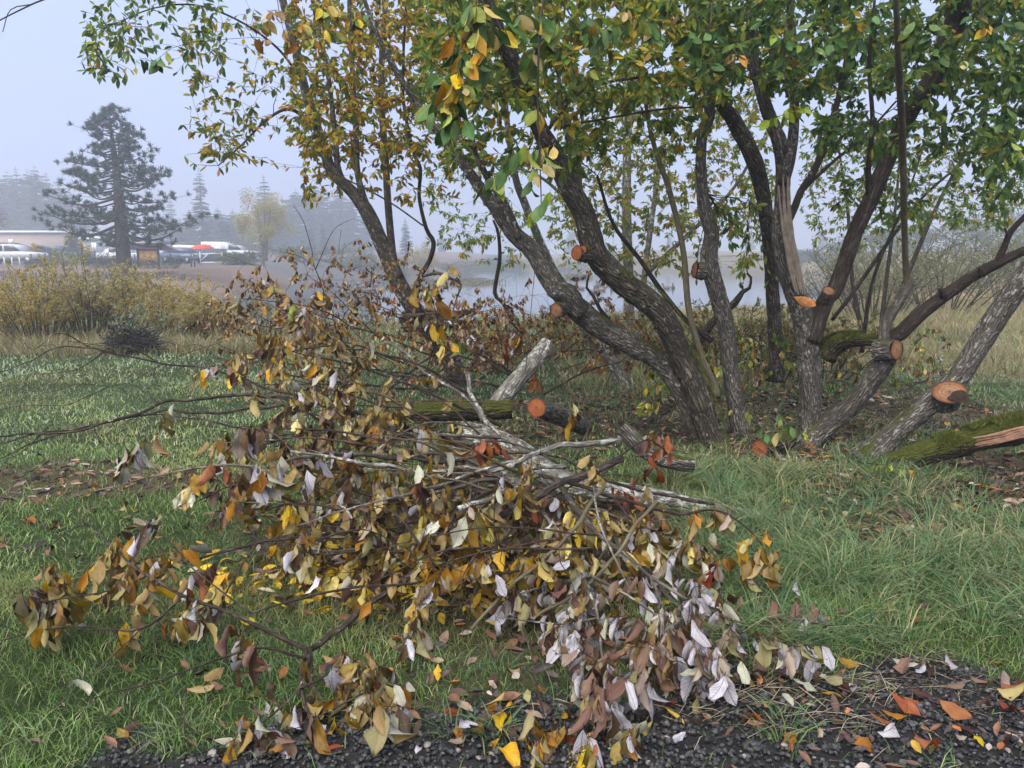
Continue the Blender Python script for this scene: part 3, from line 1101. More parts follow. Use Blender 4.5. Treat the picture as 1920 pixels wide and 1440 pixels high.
def leaves_on(mb, tw, per, L, cols, wts, W=0.42, frac=0.65, simple=False, droop=0.6, Lv=0.3):
    """alternate leaves along the outer part of each twig"""
    P_, D_, N_ = [], [], []
    for c, r, i in tw:
        t = frames(c)[0]
        n = max(2, int(per * random.uniform(0.6, 1.4)))
        u = 1 - frac * rng.random(n) ** 1.3
        k = np.minimum((u * (len(c) - 1)), len(c) - 1.001)
        a = k.astype(int)
        f = (k - a)[:, None]
        pos = c[a] * (1 - f) + c[a + 1] * f
        side = rng.normal(size=(n, 3))
        dd = t[a] * 0.55 + side * 0.55 + np.array([0, 0, -droop])
        P_.append(pos)
        D_.append(dd)
        N_.append(rng.normal(size=(n, 3)) * 0.6 + np.array([0, 0, 0.9]))
    P_, D_, N_ = np.concatenate(P_), np.concatenate(D_), np.concatenate(N_)
    n = len(P_)
    leaves_np(mb, P_, D_, N_, L * rng.uniform(1 - Lv, 1 + Lv, n), np.full(n, W) * rng.uniform(0.8, 1.2, n), pick(n, cols, wts), simple)
    return n


def twig_mesh(mb, tw, sides=4):
    for c, r, i in tw:
        tube(mb, c, r, sides if r[0] > 0.004 else 3)


# ------------------------------------------------------------------ stems traced from the photo
TW = 1.0


def stem(tr, sk, name, pts, mat, sides=18, rough=0.12, step=0.05, skel_from=0.0, flare=0.0):
    """pts: (px, py, depth, width in px)"""
    ws = (0.78 if name == 'trunk' else 0.85) * TW
    a = np.array([list(P(x, y, Y)) + [ws * wd * PM(Y) / 2] for x, y, Y, wd in pts])
    c = catmull(a, step)
    p, r = c[:, :3], np.maximum(c[:, 3], 0.003)
    if flare > 0:
        z = p[:, 2]
        r = r * (1 + flare * np.exp(-np.maximum(z, 0) / 0.12))
    mb = MB()
    tube(mb, p, r, sides, caps=True, rough=rough, seed=random.uniform(0, 30))
    o = mb.build(name, mat, tr)
    if sk is not None:
        z = p[:, 2] >= skel_from
        if z.any():
            sk.add(p[z], r[z])
    return o, p, r


def disc(mb, c, d, r, squash=1.0, m=0, sides=26, irr=0.10):
    d = norm(np.asarray(d, float))
    ref = np.array([0, 0, 1.0]) if abs(d[2]) < 0.9 else np.array([1.0, 0, 0])
    x = norm(np.cross(ref, d))
    y = np.cross(d, x)
    V, U = [np.asarray(c) + d * 0.003], [(0, 0)]
    th = np.linspace(0, 2 * math.pi, sides, endpoint=False)
    wob = 1 + irr * (vnoise(np.stack([np.cos(th) * 1.3 + c[0] * 9, np.sin(th) * 1.3 + c[1] * 9, th * 0], -1)) - 0.5) * 2
    for k in (0.5, 1.0):
        for j, a in enumerate(th):
            V.append(np.asarray(c) + r * k * wob[j] * (x * math.cos(a) * squash + y * math.sin(a)) + d * (0.004 * (1 - k) + 0.003 * random.random() * (k < 1)))
            U.append((k * math.cos(a), k * math.sin(a)))
    t = [[0, 1 + j, 1 + (j + 1) % sides] for j in range(sides)]
    q = [[1 + j, 1 + sides + j, 1 + sides + (j + 1) % sides, 1 + (j + 1) % sides] for j in range(sides)]
    mb.add(np.array(V), q, t, np.array(U), m=m)
    return wob, x, y


def cut_stub(tr, px, py, Y, rad_px, d, mat_bark, ln=0.12, mat=None, squash=1.0, label=None, lip=1.06):
    """a sawn-off stub: bark collar plus cut face pointing along d"""
    c = P(px, py, Y)
    r = rad_px * PM(Y)
    d = norm(np.asarray(d, float))
    mb = MB()
    mm = 10
    pts = np.array([c - d * ln * (1 - k / mm) for k in range(mm + 1)])
    tube(mb, pts, np.linspace(r * 1.25, r * lip, mm + 1), 26, rough=0.06, seed=px)
    st = mb.build('stub', mat_bark, tr)
    mb = MB()
    disc(mb, c, d, r * 1.05, squash)
    mb.build('cut_face', mat or M_CUT, st, label=label)
    return st
# ------------------------------------------------------------------ the willows
def region(n, x0, x1, y0, y1, Y0, Y1, zmin=1.2):
    out = []
    while len(out) < n:
        p = P(random.uniform(x0, x1), random.uniform(y0, y1), random.uniform(Y0, Y1))
        if p[2] > zmin:
            out.append(p)
    return out


C_AUT = [(0.484, 0.317, 0.026), (0.493, 0.211, 0.026), (0.264, 0.255, 0.035), (0.150, 0.202, 0.035), (0.546, 0.422, 0.044), (0.097, 0.141, 0.031)]
C_MID = [(0.156, 0.246, 0.041), (0.107, 0.172, 0.033), (0.271, 0.328, 0.041), (0.492, 0.385, 0.041), (0.410, 0.246, 0.025), (0.074, 0.123, 0.025)]
C_DRK = [(0.099, 0.182, 0.038), (0.066, 0.124, 0.029), (0.157, 0.240, 0.041), (0.264, 0.314, 0.041), (0.454, 0.330, 0.033), (0.050, 0.083, 0.025)]
C_FAR = [(0.17, 0.24, 0.04), (0.28, 0.30, 0.05), (0.45, 0.33, 0.04), (0.12, 0.18, 0.04), (0.42, 0.22, 0.03)]


def crown(tr, sk, groups, up_pen=0.6, zmin=None, Lf=0.078, simple=False):
    """groups: (targets, leaves per twig, colours, weights)"""
    tm, lm = MB(), MB()
    allp = [p for g in groups for p in g[0]]
    gi = [k for k, g in enumerate(groups) for _ in g[0]]
    tw = sk.grow(allp, sag=0.12, up_pen=up_pen, zmin=zmin)
    twig_mesh(tm, tw)
    for k, g in enumerate(groups):
        leaves_on(lm, [t for t in tw if gi[t[2]] == k], g[1], Lf, g[2], g[3], simple=simple)
    tm.build('twigs', M_TWIG, tr, kind='stuff')
    lm.build('crown', M_CROWN, tr, kind='stuff')
    return tw


# --- leaning willow left of the middle (A)
base = P(872, 724, 8.9)
tA = thing('willow_tree', 'slender dark willow leaning left behind the brush pile, orange and olive leaves', 'tree', (base[0], base[1], 0))
sA = Skel()
TW = 0.82
DA = 8.7
stem(tA, sA, 'trunk', [(882, 740, 9.0, 62), (852, 690, 8.9, 56), (803, 617, 8.8, 52), (754, 544, DA, 49), (720, 467, DA, 46), (691, 403, DA, 42), (665, 365, DA, 36), (623, 321, DA, 31), (606, 272, DA, 29),
                       (584, 209, DA, 27), (570, 160, DA, 25), (556, 97, 8.6, 23), (530, 0, 8.5, 20), (500, -120, 8.4, 15), (480, -260, 8.3, 9)], M_BARK_SMOOTH, 18, 0.06, skel_from=2.2)
stem(tA, sA, 'limb', [(748, 520, 8.65, 26), (737, 481, DA - .05, 21), (728, 389, 8.6, 19), (723, 301, 8.6, 18), (716, 204, 8.55, 17), (716, 100, 8.5, 15), (724, 0, 8.5, 13), (740, -150, 8.5, 8)], M_BARK_SMOOTH, 12, 0.04, skel_from=2.4)
stem(tA, sA, 'limb', [(690, 395, DA, 22), (677, 355, 8.65, 18), (669, 311, 8.65, 16), (667, 233, 8.6, 15), (660, 120, 8.6, 13), (655, 0, 8.5, 11), (660, -140, 8.5, 7)], M_BARK_SMOOTH, 12, 0.04, skel_from=2.2)
stem(tA, sA, 'limb', [(640, 335, DA, 20), (633, 311, 8.65, 16), (628, 253, 8.6, 14), (615, 140, 8.5, 12), (590, 20, 8.4, 10), (560, -120, 8.3, 6)], M_BARK_SMOOTH, 10, 0.04, skel_from=2.2)
stem(tA, sA, 'limb', [(800, 612, 8.7, 22), (784, 580, 8.6, 15), (781, 549, 8.5, 14), (788, 520, 8.5, 13), (806, 487, 8.45, 13), (813, 455, 8.4, 13), (799, 428, 8.4, 11), (786, 369, 8.4, 10), (788, 316, 8.3, 10),
                      (774, 282, 8.3, 9), (757, 194, 8.2, 9), (756, 120, 8.2, 8), (759, 49, 8.1, 7), (766, -60, 8, 5)], M_BARK_WET, 9, 0.08, skel_from=2.2)
stem(tA, sA, 'limb', [(756, 190, 8.2, 9), (725, 187, 8.1, 8), (690, 186, 8, 7), (657, 180, 7.9, 6), (630, 195, 7.8, 4)], M_BARK_OLIVE, 7, 0.03, skel_from=2.2)
stem(tA, sA, 'limb', [(793, 423, 8.4, 5), (740, 385, 8.3, 5), (690, 356, 8.2, 5), (628, 326, 8.1, 4), (590, 300, 8, 3)], M_TWIG_DRY, 6, 0.03, skel_from=9)
stem(tA, None, 'limb', [(788, 520, 8.5, 7), (820, 512, 8.45, 9), (845, 522, 8.4, 8), (864, 533, 8.4, 7), (856, 560, 8.35, 5), (850, 580, 8.3, 3)], M_TWIG_DRY, 7, 0.08)
stem(tA, None, 'limb', [(838, 520, 8.4, 6), (826, 530, 8.35, 5), (815, 527, 8.3, 4)], M_TWIG_DRY, 6, 0.05)
# long limbs reaching out to the left
stem(tA, sA, 'limb', [(566, 150, 8.6, 8), (520, 90, 8.3, 6), (450, 40, 8, 5), (370, 10, 7.8, 4.5), (290, 15, 7.5, 3.5), (215, 45, 7.3, 2.5)], M_TWIG, 7, 0.03, skel_from=2)
stem(tA, sA, 'limb', [(595, 240, 8.6, 12), (545, 205, 8.4, 9), (500, 225, 8.1, 7), (455, 270, 7.9, 5), (410, 310, 7.7, 3)], M_TWIG, 7, 0.03, skel_from=2)
stem(tA, sA, 'limb', [(480, -200, 8.3, 6), (300, -140, 7.8, 5), (130, -25, 7.4, 4), (60, 8, 7.2, 4), (0, 38, 7.0, 3), (-50, 70, 6.9, 2)], M_TWIG, 6, 0.03, skel_from=9)
stem(tA, None, 'limb', [(60, 8, 7.2, 3), (20, 18, 7.1, 2.5), (5, 60, 7.0, 2)], M_TWIG, 5, 0.03)
crown(tA, sA, [
    (region(60, 160, 420, -20, 110, 6.6, 8.4) + region(30, 160, 250, 40, 150, 6.8, 8), 5, C_MID, (2, 2, 2, .3, .3, 3)),
    (region(110, 340, 560, 20, 260, 6.8, 9.2) + region(36, 370, 480, 230, 300, 7.2, 8.4), 5.5, C_AUT, (1, .8, 2, 3, 1, 3)),
    (region(680, 540, 880, -60, 290, 7, 10), 11, C_AUT, (3, 1.7, 3, 3, 2, 2)),
    (region(90, 560, 860, 260, 380, 7.5, 9.5), 8, C_AUT, (3, 2, 3, 2, 2, 2)),
    (region(150, 340, 780, 10, 330, 6.8, 9.4), 2, C_AUT, (1, 1, 2, 2, 1, 2)),
    (region(90, 150, 420, -30, 150, 6.6, 8.4), 2, C_MID, (2, 2, 2, .3, .3, 3)),
    (region(150, 200, 900, -420, -50, 6.5, 10), 10, C_AUT, (2, 1, 2, 3, 1, 2)),
], zmin=2.0)
fA = Foliage(tA, 'fresh', 120)
sk2 = Skel()
sk2.add(np.array([P(560, -40, 5.2), P(520, 0, 5.0)]), np.array([.01, .008]))
tg = [(265, 110, 4.6, 5, 'D'), (290, 115, 4.6, 3, 'X'), (520, 20, 4.6, 7, 'G'), (560, 40, 4.8, 7, 'A'), (480, 70, 4.8, 6, 'A'), (620, 10, 4.9, 7, 'V'), (590, 70, 5, 7, 'A'), (640, 60, 5.1, 7, 'V'), (540, 90, 5, 6, 'A'), (680, 30, 5.2, 7, 'X'), (500, 30, 4.7, 6, 'V')]
tw = sk2.grow([P(a[0], a[1], a[2]) for a in tg], 0.15, gain=0.004)
mb = MB()
tube(mb, catmull(np.array([P(600, -260, 8.4), P(590, -180, 7), P(560, -40, 5.2)]), 0.15), [0.025, 0.01], 6)
twig_mesh(mb, tw)
mb.build('drooping_twig', M_TWIG, tA)
for c_, r_, i in tw:
    cluster(fA, c_[-1], tg[i][3], tg[i][4], 0.09, 0.5, 0.8, norm(c_[-1] - c_[-2]))
fA.close()

# --- middle willow with several leaning trunks (B, C, D)
b0 = G(1335, 822)
tB = thing('willow_tree', 'many stemmed willow with two thick grey trunks leaning left, fresh saw cuts', 'tree', (b0[0], b0[1], 0))
sB = Skel()
TW = 1.0
stem(tB, sB, 'trunk', [(1345, 850, 6.15, 69), (1325, 815, 6.2, 62), (1290, 750, 6.25, 56), (1240, 680, 6.3, 52), (1152, 632, 6.3, 53), (1080, 578, 6.3, 53), (1036, 530, 6.3, 52), (1002, 476, 6.35, 44), (963, 437, 6.4, 39),
                       (929, 389, 6.4, 33), (895, 345, 6.4, 27), (871, 311, 6.4, 23), (832, 262, 6.35, 19), (793, 209, 6.3, 16), (735, 120, 6.2, 14), (690, 20, 6.1, 11), (650, -120, 6, 7)], M_BARK_GREY, 26, 0.15, 0.03, skel_from=2.1, flare=.15)
stem(tB, sB, 'trunk', [(1352, 858, 6.05, 79), (1332, 817, 6.1, 66), (1309, 742, 6.1, 59), (1275, 660, 6.1, 57), (1237, 585, 6.05, 57), (1168, 528, 6.0, 58), (1118, 478, 5.95, 57), (1095, 403, 5.9, 51), (1066, 350, 5.85, 48),
                       (1041, 292, 5.8, 45), (1012, 243, 5.75, 42), (983, 170, 5.7, 40), (959, 112, 5.6, 39), (929, 49, 5.5, 37), (905, -20, 5.4, 34), (880, -120, 5.3, 26), (850, -300, 5.2, 15)], M_BARK_DARK, 28, 0.16, 0.03, skel_from=2.1, flare=.15)
stem(tB, sB, 'trunk', [(1392, 826, 6.35, 46), (1385, 790, 6.35, 40), (1370, 690, 6.4, 41), (1360, 608, 6.4, 42), (1341, 540, 6.4, 42), (1329, 486, 6.4, 42), (1334, 437, 6.4, 36), (1321, 389, 6.4, 30), (1314, 316, 6.4, 26),
                       (1317, 253, 6.4, 25), (1331, 209, 6.35, 25), (1326, 120, 6.3, 23), (1310, 20, 6.2, 20), (1300, -140, 6.1, 12)], M_BARK_GREY, 20, 0.13, 0.03, skel_from=2.1)
stem(tB, sB, 'limb', [(1172, 735, 8.9, 34), (1160, 700, 8.9, 32), (1120, 645, 8.9, 28), (1075, 575, 8.8, 24), (1046, 525, 8.8, 20), (1012, 452, 8.7, 18), (983, 379, 8.6, 17), (966, 330, 8.5, 15), (950, 220, 8.4, 12), (940, 60, 8.2, 8)], M_BARK_PALE, 12, 0.06, skel_from=2.1)
stem(tB, sB, 'limb', [(975, 450, 6.35, 22), (944, 379, 6.3, 18), (915, 335, 6.2, 15), (885, 270, 6.1, 12), (860, 160, 6, 9), (840, 40, 5.9, 6)], M_BARK_SMOOTH, 10, 0.05, skel_from=2.1)
stem(tB, sB, 'limb', [(1093, 400, 5.95, 16), (1087, 355, 6.0, 12.5), (1083, 292, 6.0, 12), (1061, 243, 6.0, 12), (1051, 194, 6.0, 11), (1046, 90, 6, 9), (1050, -60, 5.9, 6)], M_BARK_OLIVE, 10, 0.04, skel_from=2.1)
stem(tB, sB, 'limb', [(1030, 240, 5.8, 9), (1061, 199, 5.9, 7), (1104, 165, 6, 6.5), (1192, 146, 6.2, 6), (1280, 150, 6.4, 5), (1360, 180, 6.5, 3)], M_BARK_WET, 7, 0.03, skel_from=2.1)
stem(tB, sB, 'limb', [(1048, 238, 5.9, 6), (1120, 225, 6.2, 5), (1240, 205, 6.5, 4.5), (1330, 200, 6.7, 3)], M_BARK_WET, 6, 0.03, skel_from=2.1)
stem(tB, sB, 'limb', [(1345, 745, 6.3, 18), (1339, 720, 6.35, 15), (1317, 671, 6.4, 14), (1292, 583, 6.45, 14), (1283, 486, 6.5, 13), (1273, 428, 6.5, 12.5), (1253, 350, 6.5, 12), (1239, 311, 6.5, 11), (1219, 243, 6.5, 9), (1200, 120, 6.4, 7)], M_BARK_OLIVE, 10, 0.03, skel_from=2.1)
stem(tB, sB, 'limb', [(1335, 640, 7.2, 14), (1286, 600, 7.2, 11), (1240, 545, 7.2, 11), (1200, 487, 7.2, 10), (1150, 420, 7.1, 8), (1120, 330, 7, 6)], M_BARK_WET, 8, 0.04, skel_from=2.1)
stem(tB, None, 'limb', [(1300, 655, 7.4, 22), (1340, 600, 7.4, 18), (1378, 568, 7.4, 16), (1392, 548, 7.4, 11), (1405, 540, 7.4, 7), (1408, 520, 7.4, 5), (1400, 512, 7.4, 4)], M_BARK_DARK, 9, 0.15)
stem(tB, None, 'limb', [(1140, 600, 6.35, 13), (1125, 580, 6.3, 9), (1112, 555, 6.3, 7), (1100, 540, 6.3, 6), (1104, 515, 6.3, 4)], M_BARK_WET, 7, 0.05)
stem(tB, sB, 'limb', [(965, 610, 8.6, 9), (944, 569, 8.6, 9), (928, 549, 8.6, 9), (937, 486, 8.6, 8.5), (934, 437, 8.55, 7), (925, 413, 8.5, 5)], M_BARK_WET, 7, 0.04, skel_from=9)
cut_stub(tB, 1043, 582, 6.1, 12.5, (-0.45, -0.85, -0.12), M_BARK_GREY, 0.10, M_CUT, 0.95)
cut_stub(tB, 1081, 474, 5.72, 13, (-0.7, -0.68, 0.1), M_BARK_DARK, 0.12, M_CUT_OLD, 0.9)
cut_stub(tB, 1094, 468, 5.70, 6.5, (-0.3, -0.93, 0.15), M_BARK_DARK, 0.06, M_CUT_OLD, 0.9)
cut_stub(tB, 1303, 506, 6.25, 14, (-0.95, -0.25, 0.15), M_BARK_GREY, 0.07, M_CUT_OLD, 0.5)
# dead broken side piece on the lower trunk
mb = MB()
tube(mb, catmull(np.array([P(1090, 590, 6.2), P(1060, 550, 6.2), P(1035, 545, 6.15), P(1028, 528, 6.15)]), 0.03), [0.07, 0.09, 0.08, 0.03], 12, caps=True, rough=0.3, seed=4)
mb.build('broken_stub', M_BARK_GREY, tB)
crown(tB, sB, [
    (region(860, 780, 1360, -60, 190, 4.9, 8.4), 12, C_MID, (4, 3, 3, 2.4, 1.2, 1.5)),
    (region(170, 830, 1100, 180, 330, 5.4, 8), 9, C_MID, (3, 4, 2, 1.5, 1, 1)),
    (region(110, 1080, 1340, 170, 290, 6, 8.2), 9, C_MID, (3, 4, 2, 1.5, 1, 1)),
    (region(26, 1290, 1450, 380, 600, 6.8, 7.6), 7, C_MID, (3, 2, 3, .2, .2, 1)),
    (region(150, 760, 1400, -460, -50, 4.8, 8.5), 10, C_MID, (3, 3, 2, 1, 1, 2)),
], zmin=2.0)
# near drooping sprays with big leaves
fB = Foliage(tB, 'fresh', 300)
tg = [(880, 15, 2.9, 7, 'X'), (925, 10, 2.9, 7, 'N'), (985, 20, 3.0, 7, 'X'), (895, 55, 2.9, 7, 'V'), (940, 60, 3, 6, 'N'), (850, 95, 2.9, 7, 'V'), (880, 110, 2.85, 7, 'V'), (820, 135, 2.9, 7, 'N'), (850, 165, 2.85, 7, 'V'),
      (885, 160, 2.85, 6, 'V'), (800, 195, 2.95, 7, 'N'), (840, 215, 2.85, 7, 'X'), (825, 245, 2.9, 6, 'N'), (870, 225, 2.85, 5, 'N'), (1010, 30, 3.1, 7, 'N'), (1050, 45, 3.2, 6, 'X'), (990, 110, 3.2, 5, 'X'), (915, 125, 3, 5, 'N'),
      (995, 200, 3.1, 4, 'V'), (990, 280, 2.95, 6, 'V'), (1020, 295, 2.95, 5, 'V'), (960, 300, 3.0, 4, 'X'), (905, 345, 3.0, 5, 'N'), (925, 335, 3.0, 4, 'N'), (1000, 400, 2.9, 4, 'V'), (1020, 390, 2.9, 4, 'Y'), (1015, 350, 2.92, 2, 'W'),
      (1100, 30, 3.4, 6, 'D'), (1150, 50, 3.5, 7, 'D'), (1120, 80, 3.5, 6, 'N'), (1200, 40, 3.6, 6, 'X'), (1180, 15, 3.5, 6, 'V'), (1240, 60, 3.7, 7, 'D')]
skn = Skel()
m1 = catmull(np.array([P(905, -140, 5.3), P(900, -130, 4.2), P(900, -60, 3.3), P(890, 20, 3.0), P(870, 100, 2.9), P(850, 180, 2.88)]), 0.05)
m2 = catmull(np.array([P(905, -140, 5.3), P(980, -150, 4.2), P(1020, -60, 3.3), P(1012, 60, 3.1), P(1008, 180, 3.05), P(1012, 280, 2.97), P(1015, 385, 2.9)]), 0.05)
m3 = catmull(np.array([P(905, -140, 5.3), P(1050, -170, 4.6), P(1120, -90, 3.8), P(1150, 0, 3.55), P(1180, 40, 3.5)]), 0.05)
mb = MB()
for mm in (m1, m2, m3):
    tube(mb, mm, np.linspace(0.014, 0.002, len(mm)), 6)
    skn.add(mm[len(mm) // 2:], np.full(len(mm) - len(mm) // 2, 0.004))
tw = skn.grow([P(a[0], a[1], a[2]) for a in tg], 0.15, gain=0.004)
twig_mesh(mb, tw)
mb.build('drooping_twig', M_TWIG, tB)
for c_, r_, i in tw:
    cluster(fB, c_[-1], tg[i][3] + 1, tg[i][4], 0.088, 0.5, 0.65, norm(c_[-1] - c_[-2]))
fB.close()

# --- right willow: upright riven trunk, forked limb, sawn low trunk with pale shoot (E, F, G)
b0 = G(1525, 822)
tC = thing('willow_tree', 'right hand willow with riven upright trunk, dark forked limb and pale straight shoot', 'tree', (b0[0], b0[1], 0))
sC = Skel()
stem(tC, sC, 'trunk', [(1526, 838, 6.2, 62), (1522, 795, 6.3, 48), (1519, 705, 6.35, 51), (1511, 630, 6.35, 53), (1500, 575, 6.35, 53), (1477, 510, 6.35, 47), (1465, 452, 6.35, 45), (1467, 379, 6.35, 37), (1467, 311, 6.35, 34),
                       (1460, 262, 6.3, 31), (1443, 219, 6.3, 29), (1414, 122, 6.2, 26), (1408, 0, 6.1, 22), (1400, -150, 6, 15)], M_BARK_GREY, 26, 0.17, 0.03, skel_from=2.1, flare=.2)
stem(tC, sC, 'limb', [(1522, 640, 6.3, 40), (1537, 592, 6.3, 36), (1552, 560, 6.35, 33), (1569, 535, 6.35, 32), (1603, 437, 6.35, 34), (1637, 365, 6.3, 34), (1667, 292, 6.3, 35), (1706, 209, 6.2, 38), (1749, 146, 6.1, 39), (1788, 49, 6.0, 40),
                      (1806, -10, 5.9, 38), (1840, -130, 5.8, 26), (1870, -280, 5.6, 15)], M_BARK_WET, 20, 0.10, 0.04, skel_from=2.1)
stem(tC, sC, 'trunk', [(1452, 715, 7.4, 44), (1455, 671, 7.4, 36), (1448, 535, 7.4, 32), (1438, 413, 7.3, 33), (1419, 316, 7.2, 38), (1380, 233, 7.1, 34), (1350, 190, 7.0, 28), (1300, 110, 6.9, 20), (1260, 0, 6.8, 13)], M_BARK_DARK, 18, 0.13, 0.04, skel_from=2.1, flare=.2)
stem(tC, sC, 'limb', [(1468, 345, 6.3, 26), (1482, 292, 6.3, 24), (1488, 243, 6.3, 22), (1490, 120, 6.2, 18), (1480, 0, 6.1, 14), (1475, -140, 6, 8)], M_BARK_GREY, 14, 0.08, skel_from=2.1)
stem(tC, sC, 'limb', [(1478, 410, 6.3, 22), (1492, 384, 6.3, 16), (1501, 360, 6.3, 15), (1531, 311, 6.35, 15), (1555, 243, 6.4, 14), (1580, 150, 6.4, 11), (1600, 30, 6.3, 8)], M_BARK_WET, 10, 0.05, skel_from=2.1)
stem(tC, sC, 'limb', [(1501, 360, 6.3, 9), (1560, 305, 6.5, 7), (1620, 255, 6.7, 6), (1680, 190, 6.9, 4)], M_BARK_WET, 7, 0.04, skel_from=2.1)
stem(tC, sC, 'limb', [(1630, 375, 6.3, 16), (1628, 320, 6.2, 12), (1636, 230, 6.1, 10), (1630, 120, 6, 8), (1640, 0, 5.9, 6)], M_BARK_WET, 8, 0.04, skel_from=2.1)
stem(tC, sC, 'limb', [(1560, 600, 8.6, 9), (1595, 555, 8.6, 9), (1623, 515, 8.6, 9), (1681, 433, 8.7, 8), (1740, 360, 8.8, 6), (1830, 290, 8.9, 4), (1900, 260, 9, 3)], M_BARK_WET, 8, 0.06, skel_from=1.6)
stem(tC, sC, 'limb', [(1616, 660, 8.7, 10), (1622, 610, 8.6, 9), (1637, 525, 8.6, 8), (1667, 447, 8.6, 7), (1700, 370, 8.6, 5), (1730, 280, 8.6, 3)], M_BARK_WET, 8, 0.06, skel_from=1.6)
# low sawn trunk G
stem(tC, None, 'trunk', [(1512, 845, 6.05, 44), (1530, 817, 6.1, 46), (1560, 793, 6.1, 47), (1605, 750, 6.05, 48), (1642, 701, 6.0, 48), (1664, 668, 5.95, 46), (1676, 650, 5.93, 40)], M_BARK_GREY, 24, 0.15, 0.03)
stem(tC, sC, 'limb', [(1652, 690, 6.02, 36), (1655, 649, 6.02, 29), (1661, 607, 6.02, 26), (1684, 566, 6.0, 25), (1704, 534, 6.0, 24), (1707, 522, 6.0, 19)], M_BARK_SMOOTH, 14, 0.08, 0.03, skel_from=9)
stem(tC, sC, 'shoot', [(1702, 534, 6.0, 17), (1699, 510, 5.98, 13.5), (1696, 437, 5.8, 13), (1693, 292, 5.3, 14), (1688, 170, 4.8, 14.5), (1682, 49, 4.4, 13), (1680, -60, 4.2, 11), (1690, -220, 4.0, 7)], M_BARK_OLIVE, 12, 0.02, skel_from=2.6)
stem(tC, None, 'limb', [(1545, 672, 6.4, 46), (1556, 655, 6.4, 44), (1578, 641, 6.35, 38), (1612, 637, 6.25, 29), (1650, 637, 6.15, 27), (1680, 630, 6.07, 28)], M_BARK_MOSS, 18, 0.16, 0.03)
stem(tC, None, 'limb', [(1650, 640, 6.12, 24), (1684, 628, 6.05, 29), (1725, 589, 6.05, 29), (1770, 555, 6.05, 26), (1830, 514, 6.05, 24),
                      (1875, 491, 6.0, 22), (1915, 472, 6.0, 20), (1990, 440, 5.95, 16), (2080, 380, 5.9, 10)], M_BARK_WET, 18, 0.16, 0.03)
for q in ((1765, 548, 1), (1838, 508, 1)):
    stem(tC, None, 'knot', [(q[0] + 4, q[1] + 8, 6.0, 16), (q[0] + 1, q[1] - 2, 5.98, 11), (q[0] - 2, q[1] - 7, 5.97, 7)], M_BARK_WET, 8, 0.2, 0.02)
stem(tC, sC, 'limb', [(1870, 492, 6.0, 17), (1882, 465, 6.0, 14), (1896, 433, 6.0, 13), (1922, 406, 6.0, 12), (1980, 350, 5.9, 9)], M_BARK_WET, 10, 0.1, skel_from=9)
stem(tC, None, 'limb', [(1885, 455, 6.0, 8), (1888, 440, 5.98, 6), (1884, 428, 5.96, 5)], M_BARK_WET, 7, 0.1)
cut_stub(tC, 1681, 656, 5.80, 18, (0.42, -0.88, 0.12), M_BARK_GREY, 0.16, M_CUT, 0.85, 'pale orange sawn face on the low trunk')
cut_stub(tC, 1553, 545, 6.2, 10, (-0.05, -0.75, 0.66), M_BARK_SMOOTH, 0.22, M_CUT, 1.0)
# torn wood splinter and the riven strip on the upright trunk
mb = MB()
mb.add([P(1488, 556, 6.14), P(1500, 571, 6.12), P(1530, 574, 6.13), P(1528, 563, 6.15), P(1510, 556, 6.13), P(1505, 578, 6.16)], t=[[0, 1, 4], [1, 3, 4], [1, 2, 3], [1, 5, 2], [0, 5, 1]])
mb.build('torn_splinter', M_TORN, tC)
mb = MB()
for k in range(5):
    x0 = 1480 + k * 4.5
    pts = np.array([P(1462 + k * 4 + random.uniform(-3, 3), 330 + random.uniform(0, 40), 6.22), P(1468 + k * 4, 430, 6.19), P(1480 + k * 4.4, 500, 6.19), P(x0 + 12, 558 - random.uniform(0, 12), 6.18)])
    tube(mb, catmull(pts, 0.05), [0.006, 0.012, 0.014, 0.008], 6, rough=0.3, seed=k)
mb.build('riven_wood', plain('bare_weathered_wood', (0.19, 0.15, 0.12), 0.8, 0.3, 25), tC)
crown(tC, sC, [
    (region(880, 1300, 1960, -60, 170, 5.2, 8.6), 12, C_DRK, (5, 3, 4, 2, .8, 1.5)),
    (region(150, 1480, 1900, 150, 290, 5.4, 8.5), 10, C_DRK, (4, 3, 3, 1.5, .5, 1)),
    (region(150, 1560, 1900, 230, 430, 6.6, 9.2), 8, C_DRK, (2, 2, 3, 2, .8, 1)),
    (region(70, 1840, 1990, 60, 330, 4.6, 7), 11, C_DRK, (4, 3, 3, 1, .3, 1)),
    (region(150, 1250, 2000, -460, -50, 4.6, 8.5), 10, C_DRK, (4, 3, 2, 1, .6, 2)),
], zmin=2.0)
fC = Foliage(tC, 'fresh', 300)
